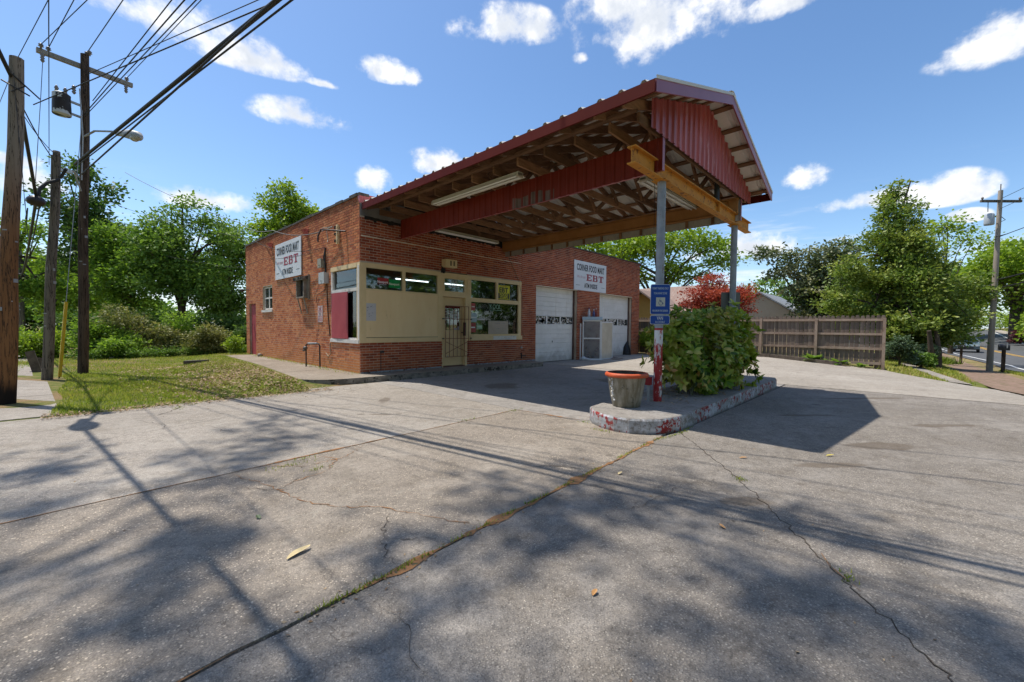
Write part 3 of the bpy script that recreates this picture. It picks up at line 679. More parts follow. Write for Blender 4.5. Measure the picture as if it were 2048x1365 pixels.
# side shop window
b = MB(); b.box(-.018, .09, .156, 1.69, 2.655, 2.76); b.build('window_head', PAINT_TAN, shop)
b = MB(); b.box(-.006, .09, 1.60, 1.685, .78, 2.655); b.build('window_jamb', PAINT_WHITE, shop)
b = MB(); b.box(-.010, .09, .156, 1.60, 2.07, 2.15); b.build('transom_rail', PAINT_WHITE, shop)
b = MB(); b.box(-.03, .09, .04, 1.72, .745, .835); b.build('window_sill', PAINT_WHITE, shop)
b = MB(); b.box(.0, .09, .156, 1.60, .836, .88); b.build('window_rail', PAINT_WHITE, shop)
MB().box(.050, .056, .157, 1.599, 2.151, 2.654).build('pane', GLASS, shop)
MB().box(.050, .056, .157, 1.599, .881, 2.069).build('pane', GLASS, shop)
RED_BOARD = mottled('faded_red_board', (.36, .055, .065), (.42, .075, .085), 2, .6)
b = MB()
for i in range(10):                                       # slightly bowed sheet
    y0 = .64 + i * .1; c0, c1 = -.022 - .02 * math.sin(i / 10 * math.pi), -.022 - .02 * math.sin((i + 1) / 10 * math.pi)
    b.v += [(c0, y0, .85), (c1, y0 + .1, .85), (c1, y0 + .1, 2.065), (c0, y0, 2.065)]; n = len(b.v); b.face((n - 4, n - 1, n - 2, n - 3), True)
b.box(-.018, -.012, .64, 1.64, .85, 2.06); b.build('board_panel', RED_BOARD, shop, label='bowed faded red board over the side window')
# doorway: door slab, jambs, transom
b = MB(); b.box(2.50, 2.53, -.008, .2, .0, 2.65); b.box(3.36, 3.43, -.012, .22, .0, 2.2); b.box(2.53, 3.43, -.008, .2, 2.07, 2.20); b.box(2.53, 2.584, .0, .1, 2.2, 2.65); b.box(3.346, 3.43, .0, .1, 2.2, 2.65); b.box(2.584, 3.346, .0, .1, 2.601, 2.65); b.box(2.584, 3.346, .0, .1, 2.2, 2.234)
b.build('door_frame', PAINT_TAN, shop)
door = b = MB(); b.box(2.535, 2.66, .09, .135, .03, 2.06); b.box(3.22, 3.355, .09, .135, .03, 2.06); b.box(2.66, 3.22, .09, .135, .03, 1.09); b.box(2.66, 3.22, .09, .135, 1.80, 2.06)
door = b.build('door', PAINT_TAN, shop)
MB().box(2.661, 3.219, .105, .111, 1.091, 1.799).build('pane', GLASS, door)
MB().box(2.662, 3.218, .078, .0885, 1.74, 1.80).build('lite_bar', RED_TRIM, door)
MB().box(2.75, 2.78, .085, .0895, .30, .33).build('lock_plate', GREYMETAL, door)
MB().lathe([(0, 0), (.03, 0), (.03, .02), (0, .03)], (3.28, .05, 1.0), 10).build('handle', BLACK, door)
b = MB()
for k in range(7): b.box(2.69 + .075 * k, 2.712 + .075 * k, .098, .1035, 1.46, 1.64)
for z in (1.455, 1.55, 1.645): b.box(2.67, 3.2, .0975, .1032, z - .008, z + .008)
b.build('lattice', WHITE, door)
b = MB(); b.box(3.0, 3.2, .0985, .1035, 1.10, 1.15); b.box(3.12, 3.21, .0985, .1035, 1.15, 1.20); b.build('sticker', plain('sticker_pale', (.45, .42, .5)), door)
b = MB(); b.box(2.535, 3.43, .0, .22, -.002, .018); b.build('threshold', mottled('red_brown_step', (.16, .07, .05), (.2, .1, .08), 4), shop)
gr = thing('security_gate', (2.98, -.07, .3), 'thin dark red iron security gate with crossed bars in front of the shop door', 'gate')
IRON = plain('red_iron', (.16, .022, .018), .5)
for k in range(7):
    x0 = 2.57 + k * .1425
    if k == 6: x0 = 3.44
    MB().bar((x0, -.07, .30), (x0, -.07, 1.80), .012, .012, (1, 0, 0)).build('bar', IRON, gr)
for z in (1.80, 1.42, .84, .30): MB().bar((2.565, -.0695, z), (3.445, -.0695, z), .014, .014).build('rail', IRON, gr)
MB().bar((2.57, -.072, .40), (3.44, -.072, .75), .010, .012).build('brace', IRON, gr)
MB().bar((2.57, -.068, .75), (3.44, -.068, .40), .010, .012).build('brace', IRON, gr)
for x0, z in ((2.45, 1.42), (2.45, .84), (3.5, 1.42), (3.5, .84)): MB().bar((x0, -.07, z), (x0 + .07, -.07, z), .02, .03).build('hinge', DARKMETAL, gr)
MB().box(3.27, 3.34, -.06, -.02, .92, 1.32).build('lock_guard', BLACK, gr)

# garage doors
GD = [(6.69, 9.27, 2.71, 7), (10.97, 13.87, 2.69, 7)]
GD_GLASS = glass_mat('dirty_glass', dirt=.35)
for gi, (x0, x1, zt, ns) in enumerate(GD):
    zb = -.115; hs = (zt - zb) / 8
    gd = MB().box(x0 + .002, x1 - .002, .262, .27, zb, zt).build('garage_door', plain('door_back', (.30, .31, .27)), shop)
    for k in range(8):
        z0 = zb + k * hs
        if k == 4:                                                          # glazed row
            MB().box(x0 + .003, x1 - .003, .20, .25, z0 + .003, z0 + .035).build('door_rail', WHITE_DOOR, gd)
            MB().box(x0 + .003, x1 - .003, .20, .25, z0 + hs - .03, z0 + hs - .003).build('door_rail', WHITE_DOOR, gd)
            wdt = (x1 - x0) / 3
            for q in range(4):
                xx = x0 + q * wdt; MB().box(max(xx - .035, x0 + .003), min(xx + .035, x1 - .003), .201, .249, z0 + .036, z0 + hs - .031).build('door_stile', WHITE_DOOR, gd)
            for q in range(3):
                MB().box(x0 + q * wdt + .036, x0 + (q + 1) * wdt - .036, .225, .231, z0 + .036, z0 + hs - .031).build('pane', GD_GLASS, gd)
                rq = random.Random(gi * 5 + q)
                bb = MB()
                for t in range(22):                                        # torn window film inside
                    px = x0 + q * wdt + rq.uniform(.05, .75); pz = z0 + rq.uniform(.05, .28); bb.obox((px, .2232, pz), (rq.uniform(.02, .10), 0, rq.uniform(-.03, .03)), (0, .001, 0), (rq.uniform(-.02, .02), 0, rq.uniform(.02, .06)))
                bb.build('torn_film', PAINT_WHITE, gd)
        else:
            b = MB(); b.box(x0 + .003, x1 - .003, .205, .25, z0 + .003, z0 + hs * .5 - .005); b.box(x0 + .003, x1 - .003, .203, .2505, z0 + hs * .5 + .005, z0 + hs - .003)
            b.box(x0 + .003, x1 - .003, .225, .2495, z0 + hs * .5 - .005, z0 + hs * .5 + .005)
            b.build('door_panel', WHITE_DOOR, gd)
    b = MB(); b.box(x1 - .045, x1 - .002, .14, .199, -.12, zt); b.build('door_track', mottled('rusty_track', (.10, .055, .04), (.16, .10, .08), 6), shop)
    b = MB(); b.box(x0 - .01, x1 + .01, -.004, .01, zt - .0, zt + .02); b.build('lintel_edge', CREAM, shop)
    if gi == 0: MB().box(x0 + 1.2, x0 + 1.24, .195, .206, .62, .68).build('door_handle', DARKMETAL, gd)
# small side window and side door
b = MB(); b.box(.11, .15, 6.72, 7.83, 1.74, 2.61); b.build('window_back', DARKIN, shop)
sw = MB(); 
for y0, y1 in ((6.73, 6.80), (7.24, 7.31), (7.75, 7.82)): sw.box(.06, .10, y0, y1, 1.76, 2.60)
for z0, z1 in ((1.76, 1.81), (2.16, 2.21), (2.55, 2.60)): sw.box(.061, .099, 6.73, 7.82, z0, z1)
swo = sw.build('window', PAINT_WHITE, shop)
for y0, y1 in ((6.801, 7.239), (7.311, 7.749)):
    for z0, z1 in ((1.811, 2.159), (2.211, 2.549)): MB().box(.075, .08, y0, y1, z0, z1).build('pane', GD_GLASS, swo)
MB().box(-.04, .08, 6.66, 7.88, 1.66, 1.738).build('window_sill', PAINT_WHITE, shop)
sd = MB().box(.07, .11, 8.76, 9.61, .0, 2.02).build('side_door', RED_BOARD, shop)
MB().box(.045, .0695, 8.85, 8.90, .98, 1.02).build('handle', DARKMETAL, sd)
MB().box(.012, .0695, 8.76, 8.80, .0, 2.02).build('door_frame', RED_TRIM, shop)
# ------------------------------------------------------------------ canopy over the forecourt
cano = thing('canopy', (2.93, -3.6, 0), 'red metal gabled canopy on two posts reaching out from the brick shop over the forecourt', 'canopy')
XL, XR, XM, ZE, ZR, YF = .06, 5.80, 2.93, 4.21, 5.165, -7.53
def zt(x): return ZE + (ZR - ZE) * (1 - abs(x - XM) / (XM - XL))
def ribbed(y0, y1, per, h, wd, flip=1):
    """profile of a ribbed sheet: list of (position, height)"""
    out = []; n = max(1, round((y1 - y0) / per)); p = (y1 - y0) / n
    for i in range(n):
        a = y0 + i * p; out += [(a, 0), (a + p * .5 - wd, 0), (a + p * .5 - wd * .45, h), (a + p * .5 + wd * .45, h), (a + p * .5 + wd, 0)]
    out.append((y1, 0)); return out
for side in (-1, 1):
    for k in range(8):
        y0, y1 = YF + k * .9375, YF + (k + 1) * .9375 - .002
        b = MB(); pr = ribbed(y0, y1, .3125, .034, .045); xe = XL - .03 if side < 0 else XR + .03
        za = zt(xe)
        for (ya, ha), (yb, hb) in zip(pr, pr[1:]):
            q = [(xe, ya, za + ha), (xe, yb, za + hb), (XM, yb, ZR + hb), (XM, ya, ZR + ha)]
            b.poly(q if side > 0 else q[::-1])
            b.poly([(x, y, z - .003) for x, y, z in (q[::-1] if side > 0 else q)])
        b.build('roof_sheet', GALV, cano)
    b = MB(); xe = XM + side * 2.0
    q = [(xe, -.025, zt(xe)), (xe, 2.4, zt(xe)), (XM, 2.4, ZR), (XM, -.025, ZR)]; b.poly(q); b.poly([(x, y, z - .01) for x, y, z in q][::-1]); b.build('roof_sheet', GALV, cano)
b = MB()
for s in (-1, 1): b.poly([(XM, YF - .02, ZR + .055), (XM, -.0, ZR + .055), (XM + s * .14, 0, ZR + .012), (XM + s * .14, YF - .02, ZR + .012)][::s])
b.build('ridge_cap', GALV, cano)
b = MB(); b.poly([(.65, -.03, H + .02), (5.2, -.03, H + .02), (5.2, -.03, zt(5.2) - .03), (XM, -.03, ZR - .01), (.65, -.03, zt(.65) - .03)]); b.poly([(.65, -.01, H + .02), (5.2, -.01, H + .02), (5.2, -.01, zt(5.2) - .03), (XM, -.01, ZR - .01), (.65, -.01, zt(.65) - .03)][::-1]); b.build('gable_board', WOOD_DARK, cano)
for s in (-1, 1):
    for dxx in (2.74, 2.24, 1.74, 1.24, .74, .2):
        x = XM + s * dxx; sl_ = Vector((XM - XL, 0, -(ZR - ZE))).normalized(); sl_.x *= s
        nrm = Vector((-sl_.z * s, 0, abs(sl_.x)))
        c = Vector((x, (YF + .02 - .05) / 2, zt(x) - .026)); ln = (-.05 - (YF + .03)) / 2
        MB().obox(c, sl_ * .045, (0, ln, 0), nrm * .0185).build('purlin', WOOD_DARK, cano)
TY = [-6.64 + .6 * k for k in range(11)] + [-.10]
for i, y in enumerate([-7.08] + TY):
    t = MB().box(.48, 5.38, y - .019, y + .019, 3.985, 4.125).build('truss', WOOD_DARK, cano)
    for s in (-1, 1):
        xa = XM + s * 2.80
        MB().bar((xa, y + .0385, zt(xa) - .115), (XM + s * .01, y + .0385, ZR - .115), .038, .125, (0, 0, 1)).build('rafter', WOOD_DARK, t)
        if i == 0: continue
        MB().bar((XM + s * .9, y - .0385, 4.02), (XM + s * .05, y - .0385, ZR - .2), .038, .088).build('web', WOOD_DARK, t)
        if i % 2: MB().bar((XM + s * .9, y - .0775, 4.02), (XM + s * 1.55, y - .0775, zt(XM + s * 1.55) - .12), .038, .088).build('web', WOOD_DARK, t)
MB().bar((.47, -7.05, 4.165), (.47, -.1, 4.165), .09, .042).build('nailer', WOOD_DARK, cano)
MB().bar((5.39, -7.05, 4.165), (5.39, -.1, 4.165), .09, .042).build('nailer', WOOD_DARK, cano)
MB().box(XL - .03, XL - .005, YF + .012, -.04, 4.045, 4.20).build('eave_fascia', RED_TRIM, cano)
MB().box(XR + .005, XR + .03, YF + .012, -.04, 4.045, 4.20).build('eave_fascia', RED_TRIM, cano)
PINK_TRIM = mottled('sky_tinted_red_trim', (.30, .075, .095), (.34, .095, .115), 1.5, .35, bump=0, spec=.5)  # red trim made pinker, the sky's reflection put into its colour
for s in (-1, 1):
    xa = XM + s * (XM - XL + .03)
    b = MB(); q = [(xa, zt(xa) - .165), (XM, ZR - .165), (XM, ZR - .012), (xa, zt(xa) - .012)]
    for yy, fl in ((YF - .012, s), (YF + .010, -s)): b.poly([(x, yy, z) for x, z in q][::-fl])
    b.poly([(xa, YF - .012, q[0][1]), (xa, YF + .01, q[0][1]), (XM, YF + .01, ZR - .165), (XM, YF - .012, ZR - .165)])
    b.build('gable_fascia', PINK_TRIM, cano)
    b = MB(); b.bar((xa, YF - .016, zt(xa) + .008), (XM, YF - .016, ZR + .008), .012, .042); b.build('gable_trim', GALV, cano)
    for k in range(5):
        xx = XM + s * (.3 + .55 * k); MB().lathe([(0, 0), (.011, 0), (.011, .004), (0, .006)], (xx, YF - .0125, zt(xx) - .08), 6)
# ribbed gable siding
def siding_panels(name, x0, x1, n, zlo, zhi, y, per, h, mat, axis='x', sgn=-1):
    wd = (x1 - x0) / n
    for k in range(n):
        a, e = x0 + k * wd, x0 + (k + 1) * wd - .002; pr = ribbed(a, e, per, h, .035); b = MB()
        for (ua, ha), (ub, hb) in zip(pr, pr[1:]):
            f_ = lambda u, hh, z: (u, y + sgn * hh, z) if axis == 'x' else (y + sgn * hh, u, z)
            q = [f_(ua, ha, zlo(ua)), f_(ub, hb, zlo(ub)), f_(ub, hb, zhi(ub)), f_(ua, ha, zhi(ua))]
            b.poly(q); b.poly([tuple(Vector(p_) + (Vector((0, .002 * -sgn, 0)) if axis == 'x' else Vector((.002 * -sgn, 0, 0)))) for p_ in q][::-1])
        b.build(name, mat, cano)
rs = random.Random(8)
siding_panels('siding_panel', .73, 5.67, 6, lambda x: 3.985, lambda x: zt(x) - .05, -7.15, .206, .028, RED_METAL)
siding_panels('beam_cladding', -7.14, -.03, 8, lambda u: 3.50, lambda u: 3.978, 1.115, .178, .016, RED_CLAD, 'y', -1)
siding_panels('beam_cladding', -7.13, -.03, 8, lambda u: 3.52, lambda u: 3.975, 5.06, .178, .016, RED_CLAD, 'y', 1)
siding_panels('bare_cladding', -7.125, -.035, 8, lambda u: 3.522, lambda u: 3.97, 5.045, .178, .010, GALV_GREY, 'y', -1)
siding_panels('bare_patch', -5.15, -4.12, 1, lambda u: 3.497, lambda u: 3.70 + .03 * math.sin(u * 9), 1.1135, .206, .0185, mottled('bare_brown_metal', (.11, .07, .05), (.16, .10, .075), 4, .6), 'y', -1)
MB().box(1.112, 1.185, -7.148, -7.142, 3.505, 3.975).build('end_trim', PINK_TRIM, cano)
MB().box(5.01, 5.075, -7.142, -7.134, 3.52, 3.975).build('end_trim', PINK_TRIM, cano)
MB().box(1.125, 1.185, -7.13, -.03, 3.51, 3.525).build('beam_underside', RED_METAL, cano)
MB().box(1.13, 1.185, -7.13, -.03, 3.53, 3.98).build('beam', WOOD_BEAM, cano)
b = MB(); b.box(4.89, 5.01, -7.10, -.03, 3.955, 3.983); b.box(4.93, 4.97, -7.10, -.03, 3.70, 3.955); b.box(4.89, 5.01, -7.10, -.03, 3.675, 3.70); b.box(4.885, 4.93, -6.9, -.05, 3.715, 3.94)
b.build('beam', WOOD_BEAM, cano)
for k in range(12):
    y = -.3 - .57 * k; MB().box(5.005, 5.032, y - .03, y + .03, 3.53, 3.70).build('batten', WOOD_DARK, cano)
b = MB(); b.box(.42, 6.06, -7.085, -6.955, 3.437, 3.453); b.box(.42, 6.06, -7.026, -7.014, 3.453, 3.655); b.box(.42, 6.06, -7.085, -6.955, 3.655, 3.672)
for x in (3.85,): b.box(x, x + .02, -7.084, -7.027, 3.453, 3.655)
b.build('cross_beam', RUST, cano)
MB().tube([(3.92, -7.0, 3.68), (3.92, -7.0, 4.3)], .05, 10).build('stub_pipe', DARKMETAL, cano)
def post_mat(red):
    m = Mat('chipped_post_paint' if red else 'grey_post_paint'); z = m.sep(m.c)[2]; n = m.noise(m.c, 7, 6, .65); n2 = m.noise(m.vmath('MULTIPLY', m.c, (1, 1, .35)).outputs[0], 16, 6, .7)
    grey = m.mix(m.sstep(n, .35, .65), (.25, .28, .32), (.33, .36, .40)); col = m.mix(m.sstep(n2, .62, .66), grey, (.20, .075, .03))
    if red:
        rd = m.mix(n, (.33, .018, .02), (.42, .03, .03)); chip = m.sstep(n2, .555, .58)
        low = m.mix(chip, rd, (.62, .60, .57)); edge_ = m.math('ADD', z, m.math('MULTIPLY', m.math('SUBTRACT', n2, .5), .5))
        whiteband = m.mix(m.sstep(n2, .60, .64), (.68, .68, .68), (.45, .10, .09))
        low = m.mix(m.sstep(edge_, .93, .97), low, whiteband)
        col = m.mix(m.math('GREATER_THAN', z, 1.19), low, col)
        ring = m.math('MULTIPLY', m.math('GREATER_THAN', z, 1.165), m.math('LESS_THAN', z, 1.2)); col = m.mix(ring, col, (.40, .04, .04))
    return m.set(col, .5, 0, .4, n2, .002)
for (x, red) in ((1.385, True), (5.03, False)):
    p = MB().tube([(x, -7.02, .055), (x, -7.02, 1.7), (x, -7.02, 3.428)], .0635, 20)
    p = p.build('post', post_mat(red), cano)
    MB().box(x - .12, x + .12, -7.13, -6.91, 3.424, 3.4365).build('cap_plate', RUST, p)
# lamps under the canopy
LAMPW = mottled('lamp_cream', (.60, .54, .42), (.68, .62, .50), 3, .45, bump=0)
TUBEW = plain('unlit_tube', (.78, .77, .72), .25)
def strip_lamp(p, q, label):
    p, q = Vector(p), Vector(q); dr = (q - p).normalized(); sd = dr.cross(Vector((0, 0, 1))).normalized(); c = (p + q) / 2; hl = (q - p).length / 2
    t = thing('strip_light', tuple(c), label, 'light fixture', 'strip lights under the canopy')
    b = MB(); b.obox(c + Vector((0, 0, .075)), dr * hl, sd * .055, (0, 0, .022))
    for s in (-1, 1): b.poly([c - dr * hl + sd * s * .055 + Vector((0, 0, .053)), c + dr * hl + sd * s * .055 + Vector((0, 0, .053)), c + dr * hl + sd * s * .12 + Vector((0, 0, .02)), c - dr * hl + sd * s * .12 + Vector((0, 0, .02))][::s])
    b.obox(c + Vector((0, 0, .048)), dr * hl, sd * .055, (0, 0, .006)); b.build('housing', LAMPW, t)
    for s in (-1, 1): MB().tube([c - dr * (hl - .05) + sd * s * .05 + Vector((0, 0, .022)), c + dr * (hl - .05) + sd * s * .05 + Vector((0, 0, .022))], .019, 8).build('tube', TUBEW, t)
    for s in (-1, 1): MB().obox(c + dr * s * (hl - .012) + Vector((0, 0, .04)), dr * .012, sd * .075, (0, 0, .035)).build('end_cap', LAMPW, t)
    return t
strip_lamp((.72, -2.08, 3.885), (.72, -4.69, 3.885), 'cream strip light hung outside the red beam cladding under the canopy eave')
strip_lamp((2.05, -.36, 3.80), (4.35, -.36, 3.80), 'cream strip light close to the brick wall at the back of the canopy')
strip_lamp((2.40, -6.2, 3.885), (5.0, -6.2, 3.885), 'cream strip light under the canopy just behind the rusty cross beam')
tag(MB().tube([(2.45, -6.4, 3.98), (2.44, -6.42, 3.3), (2.47, -6.4, 3.0)], .004, 5).build('pull_cord', DARKMETAL), 'thin dark cord dangling from the canopy near the front post', 'cord')

# ------------------------------------------------------------------ banners
BANNER = mottled('banner_white', (.66, .68, .71), (.72, .74, .77), 1.5, .5, bump=0)
INK = plain('banner_black', (.018, .018, .022), .5); CRIM = plain('banner_crimson', (.33, .025, .05), .5); PALEPINK = plain('banner_faded_pink', (.55, .36, .40), .5)
def slab_letters(b, s, o, u, up, n, w_, h_, gap):
    """chunky slab-serif capitals E, B, T made of blocks"""
    o, u, up, n = map(Vector, (o, u, up, n)); x = 0
    def blk(x0, x1, z0, z1): b.obox(o + u * (x + (x0 + x1) / 2 * w_) + up * ((z0 + z1) / 2 * h_) + n * .002, u * ((x1 - x0) / 2 * w_), n * .002, up * ((z1 - z0) / 2 * h_))
    for ch in s:
        if ch == 'E':
            blk(.0, .5, .0, .13); blk(.0, .5, .87, 1); blk(.1, .38, .13, .87); blk(.5, .95, 0, .15); blk(.5, .95, .85, 1); blk(.82, .95, .15, .32); blk(.82, .95, .68, .85); blk(.38, .62, .43, .57); blk(.62, .70, .36, .64)
        if ch == 'B':
            blk(0, .45, 0, .13); blk(0, .45, .87, 1); blk(.1, .36, .13, .87); blk(.45, .82, 0, .13); blk(.45, .80, .87, 1); blk(.36, .80, .45, .57); blk(.70, .96, .09, .46); blk(.68, .92, .56, .92)
        if ch == 'T':
            blk(.36, .64, .12, .86); blk(.2, .8, 0, .12); blk(.02, .98, .86, 1); blk(.02, .14, .64, .86); blk(.86, .98, .64, .86)
        x += w_ + gap
def banner(o, u, n, rot, label):
    o, u, n = Vector(o), Vector(u), Vector(n); up = Vector((0, 0, 1)); Wd, Hd = 2.42, 1.2
    t = thing('banner', tuple(o + u * Wd / 2), label, 'sign', 'shop banners'); b = MB()
    b.obox(o + u * Wd / 2 + up * Hd / 2 + n * .02, u * Wd / 2, n * .012, up * Hd / 2); b.build('panel', BANNER, t)
    f = n * .034
    P = lambda a, c: o + u * (a * Wd) + up * (c * Hd) + f
    text('CORNER FOOD MART', .36, P(.5, .77), rot, INK, t, .535, .0105, spacing=1.09)
    text('ATM INSIDE', .265, P(.5, .17), rot, INK, t, .70, .006)
    text('We Accept', .155, P(.20, .46), rot, PALEPINK, t, .85, .0, shear=.4)
    b = MB(); slab_letters(b, 'EBT', o + u * (.36 * Wd) + up * (.355 * Hd) + n * .032, u, up, n, .40, .27, .06); b.build('lettering', CRIM, t)
    b = MB()
    for a0, a1 in ((.05, .165), (.835, .95)): b.obox(o + u * ((a0 + a1) / 2 * Wd) + up * (.17 * Hd) + n * .034, u * ((a1 - a0) / 2 * Wd), n * .001, up * .007)
    b.build('dash', INK, t)
banner((9.0, .01, 2.735), X, FN, (R(90), 0, 0), 'white lettered shop banner between the two garage doors under the parapet')
banner((-.005, 6.24, 2.755), (0, -1, 0), SN, (R(90), 0, R(-90)), 'white lettered shop banner on the sunlit brick side wall')

# ------------------------------------------------------------------ notices in the windows
def placard(name, x0, x1, z0, z1, mat, label, y=.0435, cat='sign'):
    t = thing(name, ((x0 + x1) / 2, y, z0), label, cat); MB().box(x0, x1, y - .004, y, z0, z1).build('sheet', mat, t); return t
FR = (R(90), 0, 0)
t = placard('window_sign', .49, .80, 2.24, 2.43, plain('sign_red', (.36, .03, .035), .4), 'small red cigarette sign in the left transom window')
MB().box(.49, .80, .0365, .0387, 2.24, 2.285).build('band', BLACK, t)
text('Newport', .085, (.63, .0375, 2.325), FR, WHITE, t, .95, .002); text('MENTHOL BOX', .03, (.63, .0355, 2.262), FR, WHITE, t, 1.0, .0)
t = placard('window_sign', .81, 1.14, 2.20, 2.41, plain('sign_green', (.0, .26, .06), .4), 'small green cigarette sign beside the red one in the transom window')
text('Newport', .085, (.96, .0375, 2.295), FR, plain('sign_cream', (.72, .75, .6)), t, .95, .002); MB().lathe([(0, 0), (.03, 0), (.0, .001)], (1.1, .0375, 2.33), 8).build('swoosh', plain('sign_orange', (.5, .12, .02)), t)
t = placard('window_sign', 4.77, 5.34, 2.12, 2.585, plain('sign_yellow', (.62, .58, .01), .4), 'yellow EBT FOOD STAMPS sign in the right transom window')
text('EBT', .235, (5.05, .037, 2.42), FR, INK, t, 1.1, .006)
b = MB(); b.box(4.80, 5.31, .0365, .0388, 2.14, 2.325); b.build('band', INK, t)
YEL = plain('sign_yellow_ink', (.66, .62, .03)); text('FOOD', .125, (5.055, .035, 2.268), FR, YEL, t, 1.1, .003); text('STAMPS', .115, (5.055, .035, 2.178), FR, YEL, t, .95, .002)
text('WE ACCEPT', .05, (5.05, .037, 2.556), FR, plain('sign_rust', (.45, .2, .02)), t, 1.1)
NEONG = plain('neon_tube_pale_green', (.30, .52, .36), .3); NEONW = plain('neon_tube_grey', (.20, .215, .21), .3)
t = thing('neon_sign', (4.68, .055, 1.74), 'pale green neon tube lettering hanging in the large shop window', 'neon sign'); text('KOOL', .22, (4.68, .04, 1.85), FR, NEONG, t, .85, -.002); MB().bar((4.45, .04, 1.74), (4.92, .04, 1.74), .008, .010).build('tube', NEONG, t)
t = thing('neon_sign', (4.12, .055, 1.74), 'dim unlit OPEN neon sign hanging in the large shop window', 'neon sign'); text('OPEN', .20, (4.14, .04, 1.83), FR, NEONW, t, .85, -.004)
b = MB(); b.tube([(4.14 + .30 * math.cos(a), .042, 1.83 + .17 * math.sin(a)) for a in np.linspace(0, 2 * math.pi, 25)], .006, 6); b.build('tube', NEONW, t)
t = placard('cardboard_sign', 4.36, 5.28, .965, 1.39, mottled('cardboard', (.45, .38, .30), (.52, .45, .37), 2, .8), 'pale hand-lettered cardboard sheet propped inside the shop window', .041)
for x0, x1, z0, z1, cc, lb in ((3.62, 3.80, 1.70, 1.93, (.40, .06, .06), 'red rounded poster at the top left of the large shop window'), (3.60, 3.86, 1.34, 1.62, (.36, .48, .52), 'pale blue poster at the left of the large shop window'), (3.88, 4.22, 1.40, 1.46, (.5, .5, .5), 'thin white shelf strip behind the large shop window'), (3.60, 3.82, 1.02, 1.32, (.34, .05, .05), 'red poster low at the left of the large shop window'), (3.86, 4.10, 1.12, 1.26, (.30, .46, .30), 'small pale green notice in the large shop window')):
    tp_ = placard('window_poster', x0, x1, z0, z1, plain('poster_ink', cc, .5), lb, .0425, 'poster')
    MB().box(x0 + .03, x1 - .03, .0372, .0384, z0 + (z1 - z0) * .45, z0 + (z1 - z0) * .58).build('band', WHITE, tp_)
SCRIB = plain('marker_blue', (.16, .2, .3)); r_ = random.Random(3)
b = MB()
for row, (z, n_) in enumerate(((1.31, 9), (1.14, 6))):
    for i in range(n_):
        x0 = 4.65 + .065 * i + (.1 if row else 0); b.obox((x0, .0365, z), (.018, 0, r_.uniform(-.02, .02)), (0, .0008, 0), (r_.uniform(-.01, .01), 0, .004))
b.build('handwriting', SCRIB, t)
t = thing('street_number', (2.95, .04, 2.3), 'white stick-on street number 119 on the glass over the shop door', 'number')
NUMW = plain('number_white', (.50, .48, .44)); text('119', .20, (2.95, .0425, 2.485), FR, NUMW, t, .8, .004); text('B. EDGEFIELD', .075, (2.92, .0425, 2.375), FR, NUMW, t, .75, .001)
t = placard('paper_notice', .155, .42, 1.32, 1.76, plain('paper_pale', (.55, .53, .54), .7), 'pale weathered paper notice on the beige boarded window', -.001)
b = MB()
for i in range(12): x0, z0 = r_.uniform(.18, .33), r_.uniform(1.38, 1.7); b.obox((x0, -.0062, z0), (r_.uniform(.006, .02), 0, r_.uniform(-.01, .01)), (0, .0006, 0), (0, 0, r_.uniform(.003, .008)))
b.build('scribbles', plain('grey_ink', (.2, .2, .22)), t)
t = thing('wall_notice', (-.008, 2.43, 1.28), 'tall narrow faded pink notice plate on the brick side wall', 'sign')
MB().box(-.012, .0, 2.26, 2.60, 1.285, 1.755).build('plate', plain('faded_pink_plate', (.58, .42, .40), .5), t)
b = MB()
for i, z in enumerate((1.70, 1.62, 1.58, 1.45, 1.40, 1.36, 1.33)): b.box(-.0135, -.0122, 2.30, 2.56, z - .008, z + .008)
b.build('print', plain('faded_red_print', (.45, .17, .18)), t)
SRT = (R(90), 0, R(-90)); text('NO', .06, (-.0135, 2.43, 1.66), SRT, CRIM, t, 1.2, .002); 
b = MB(); b.tube([(-.0135, 2.43 + .035 * math.cos(a), 1.52 + .035 * math.sin(a)) for a in np.linspace(0, 2 * math.pi, 15)], .004, 4); b.build('symbol', plain('dark_print', (.12, .1, .1)), t)

# ------------------------------------------------------------------ fittings on the walls
def utility_box(name, y0, y1, z0, z1, d_, mat, label):
    t = thing(name, (-d_ / 2, (y0 + y1) / 2, z0), label, 'utility box'); b = MB(); b.box(-d_, -.001, y0, y1, z0, z1); b.build('case', mat, t)
    MB().box(-d_ - .012, -d_ + .0, y0 - .008, y1 + .008, z0 - .006, z1 + .008).build('lid', mat, t)
    MB().lathe([(0, 0), (.02, 0), (.02, .012), (0, .014)], (-d_ - .02, (y0 + y1) / 2, z0 + .06), 8).build('latch', DARKMETAL, t); return t
BOXG = plain('box_grey', (.46, .47, .46)); BOXT = plain('box_tan', (.34, .31, .23))
utility_box('meter_box', 2.12, 2.34, 2.82, 3.06, .10, BOXT, 'small tan utility box, the upper of two on the brick side wall')
utility_box('meter_box', 1.86, 2.22, 2.36, 2.66, .12, BOXG, 'pale grey utility box, the lower of two beside the corner window')
b = MB(); b.tube([(-.03, 2.0, 3.35), (-.05, 1.97, 3.2), (-.03, 2.02, 3.0), (-.04, 1.98, 2.8), (-.03, 2.0, 2.66)], .022, 6); b.tube([(-.02, 2.05, 3.3), (-.05, 2.08, 3.1), (-.02, 2.03, 2.9), (-.03, 2.03, 2.66)], .014, 6)
b.tube([(-.02, 2.0, 2.36), (-.02, 2.05, 2.2), (-.02, 2.35, 2.12), (-.02, 2.62, 2.08), (-.02, 2.7, 1.85)], .008, 5); b.tube([(-.015, 1.95, 2.36), (-.015, 1.9, 1.6), (-.015, 1.76, .9)], .012, 5)
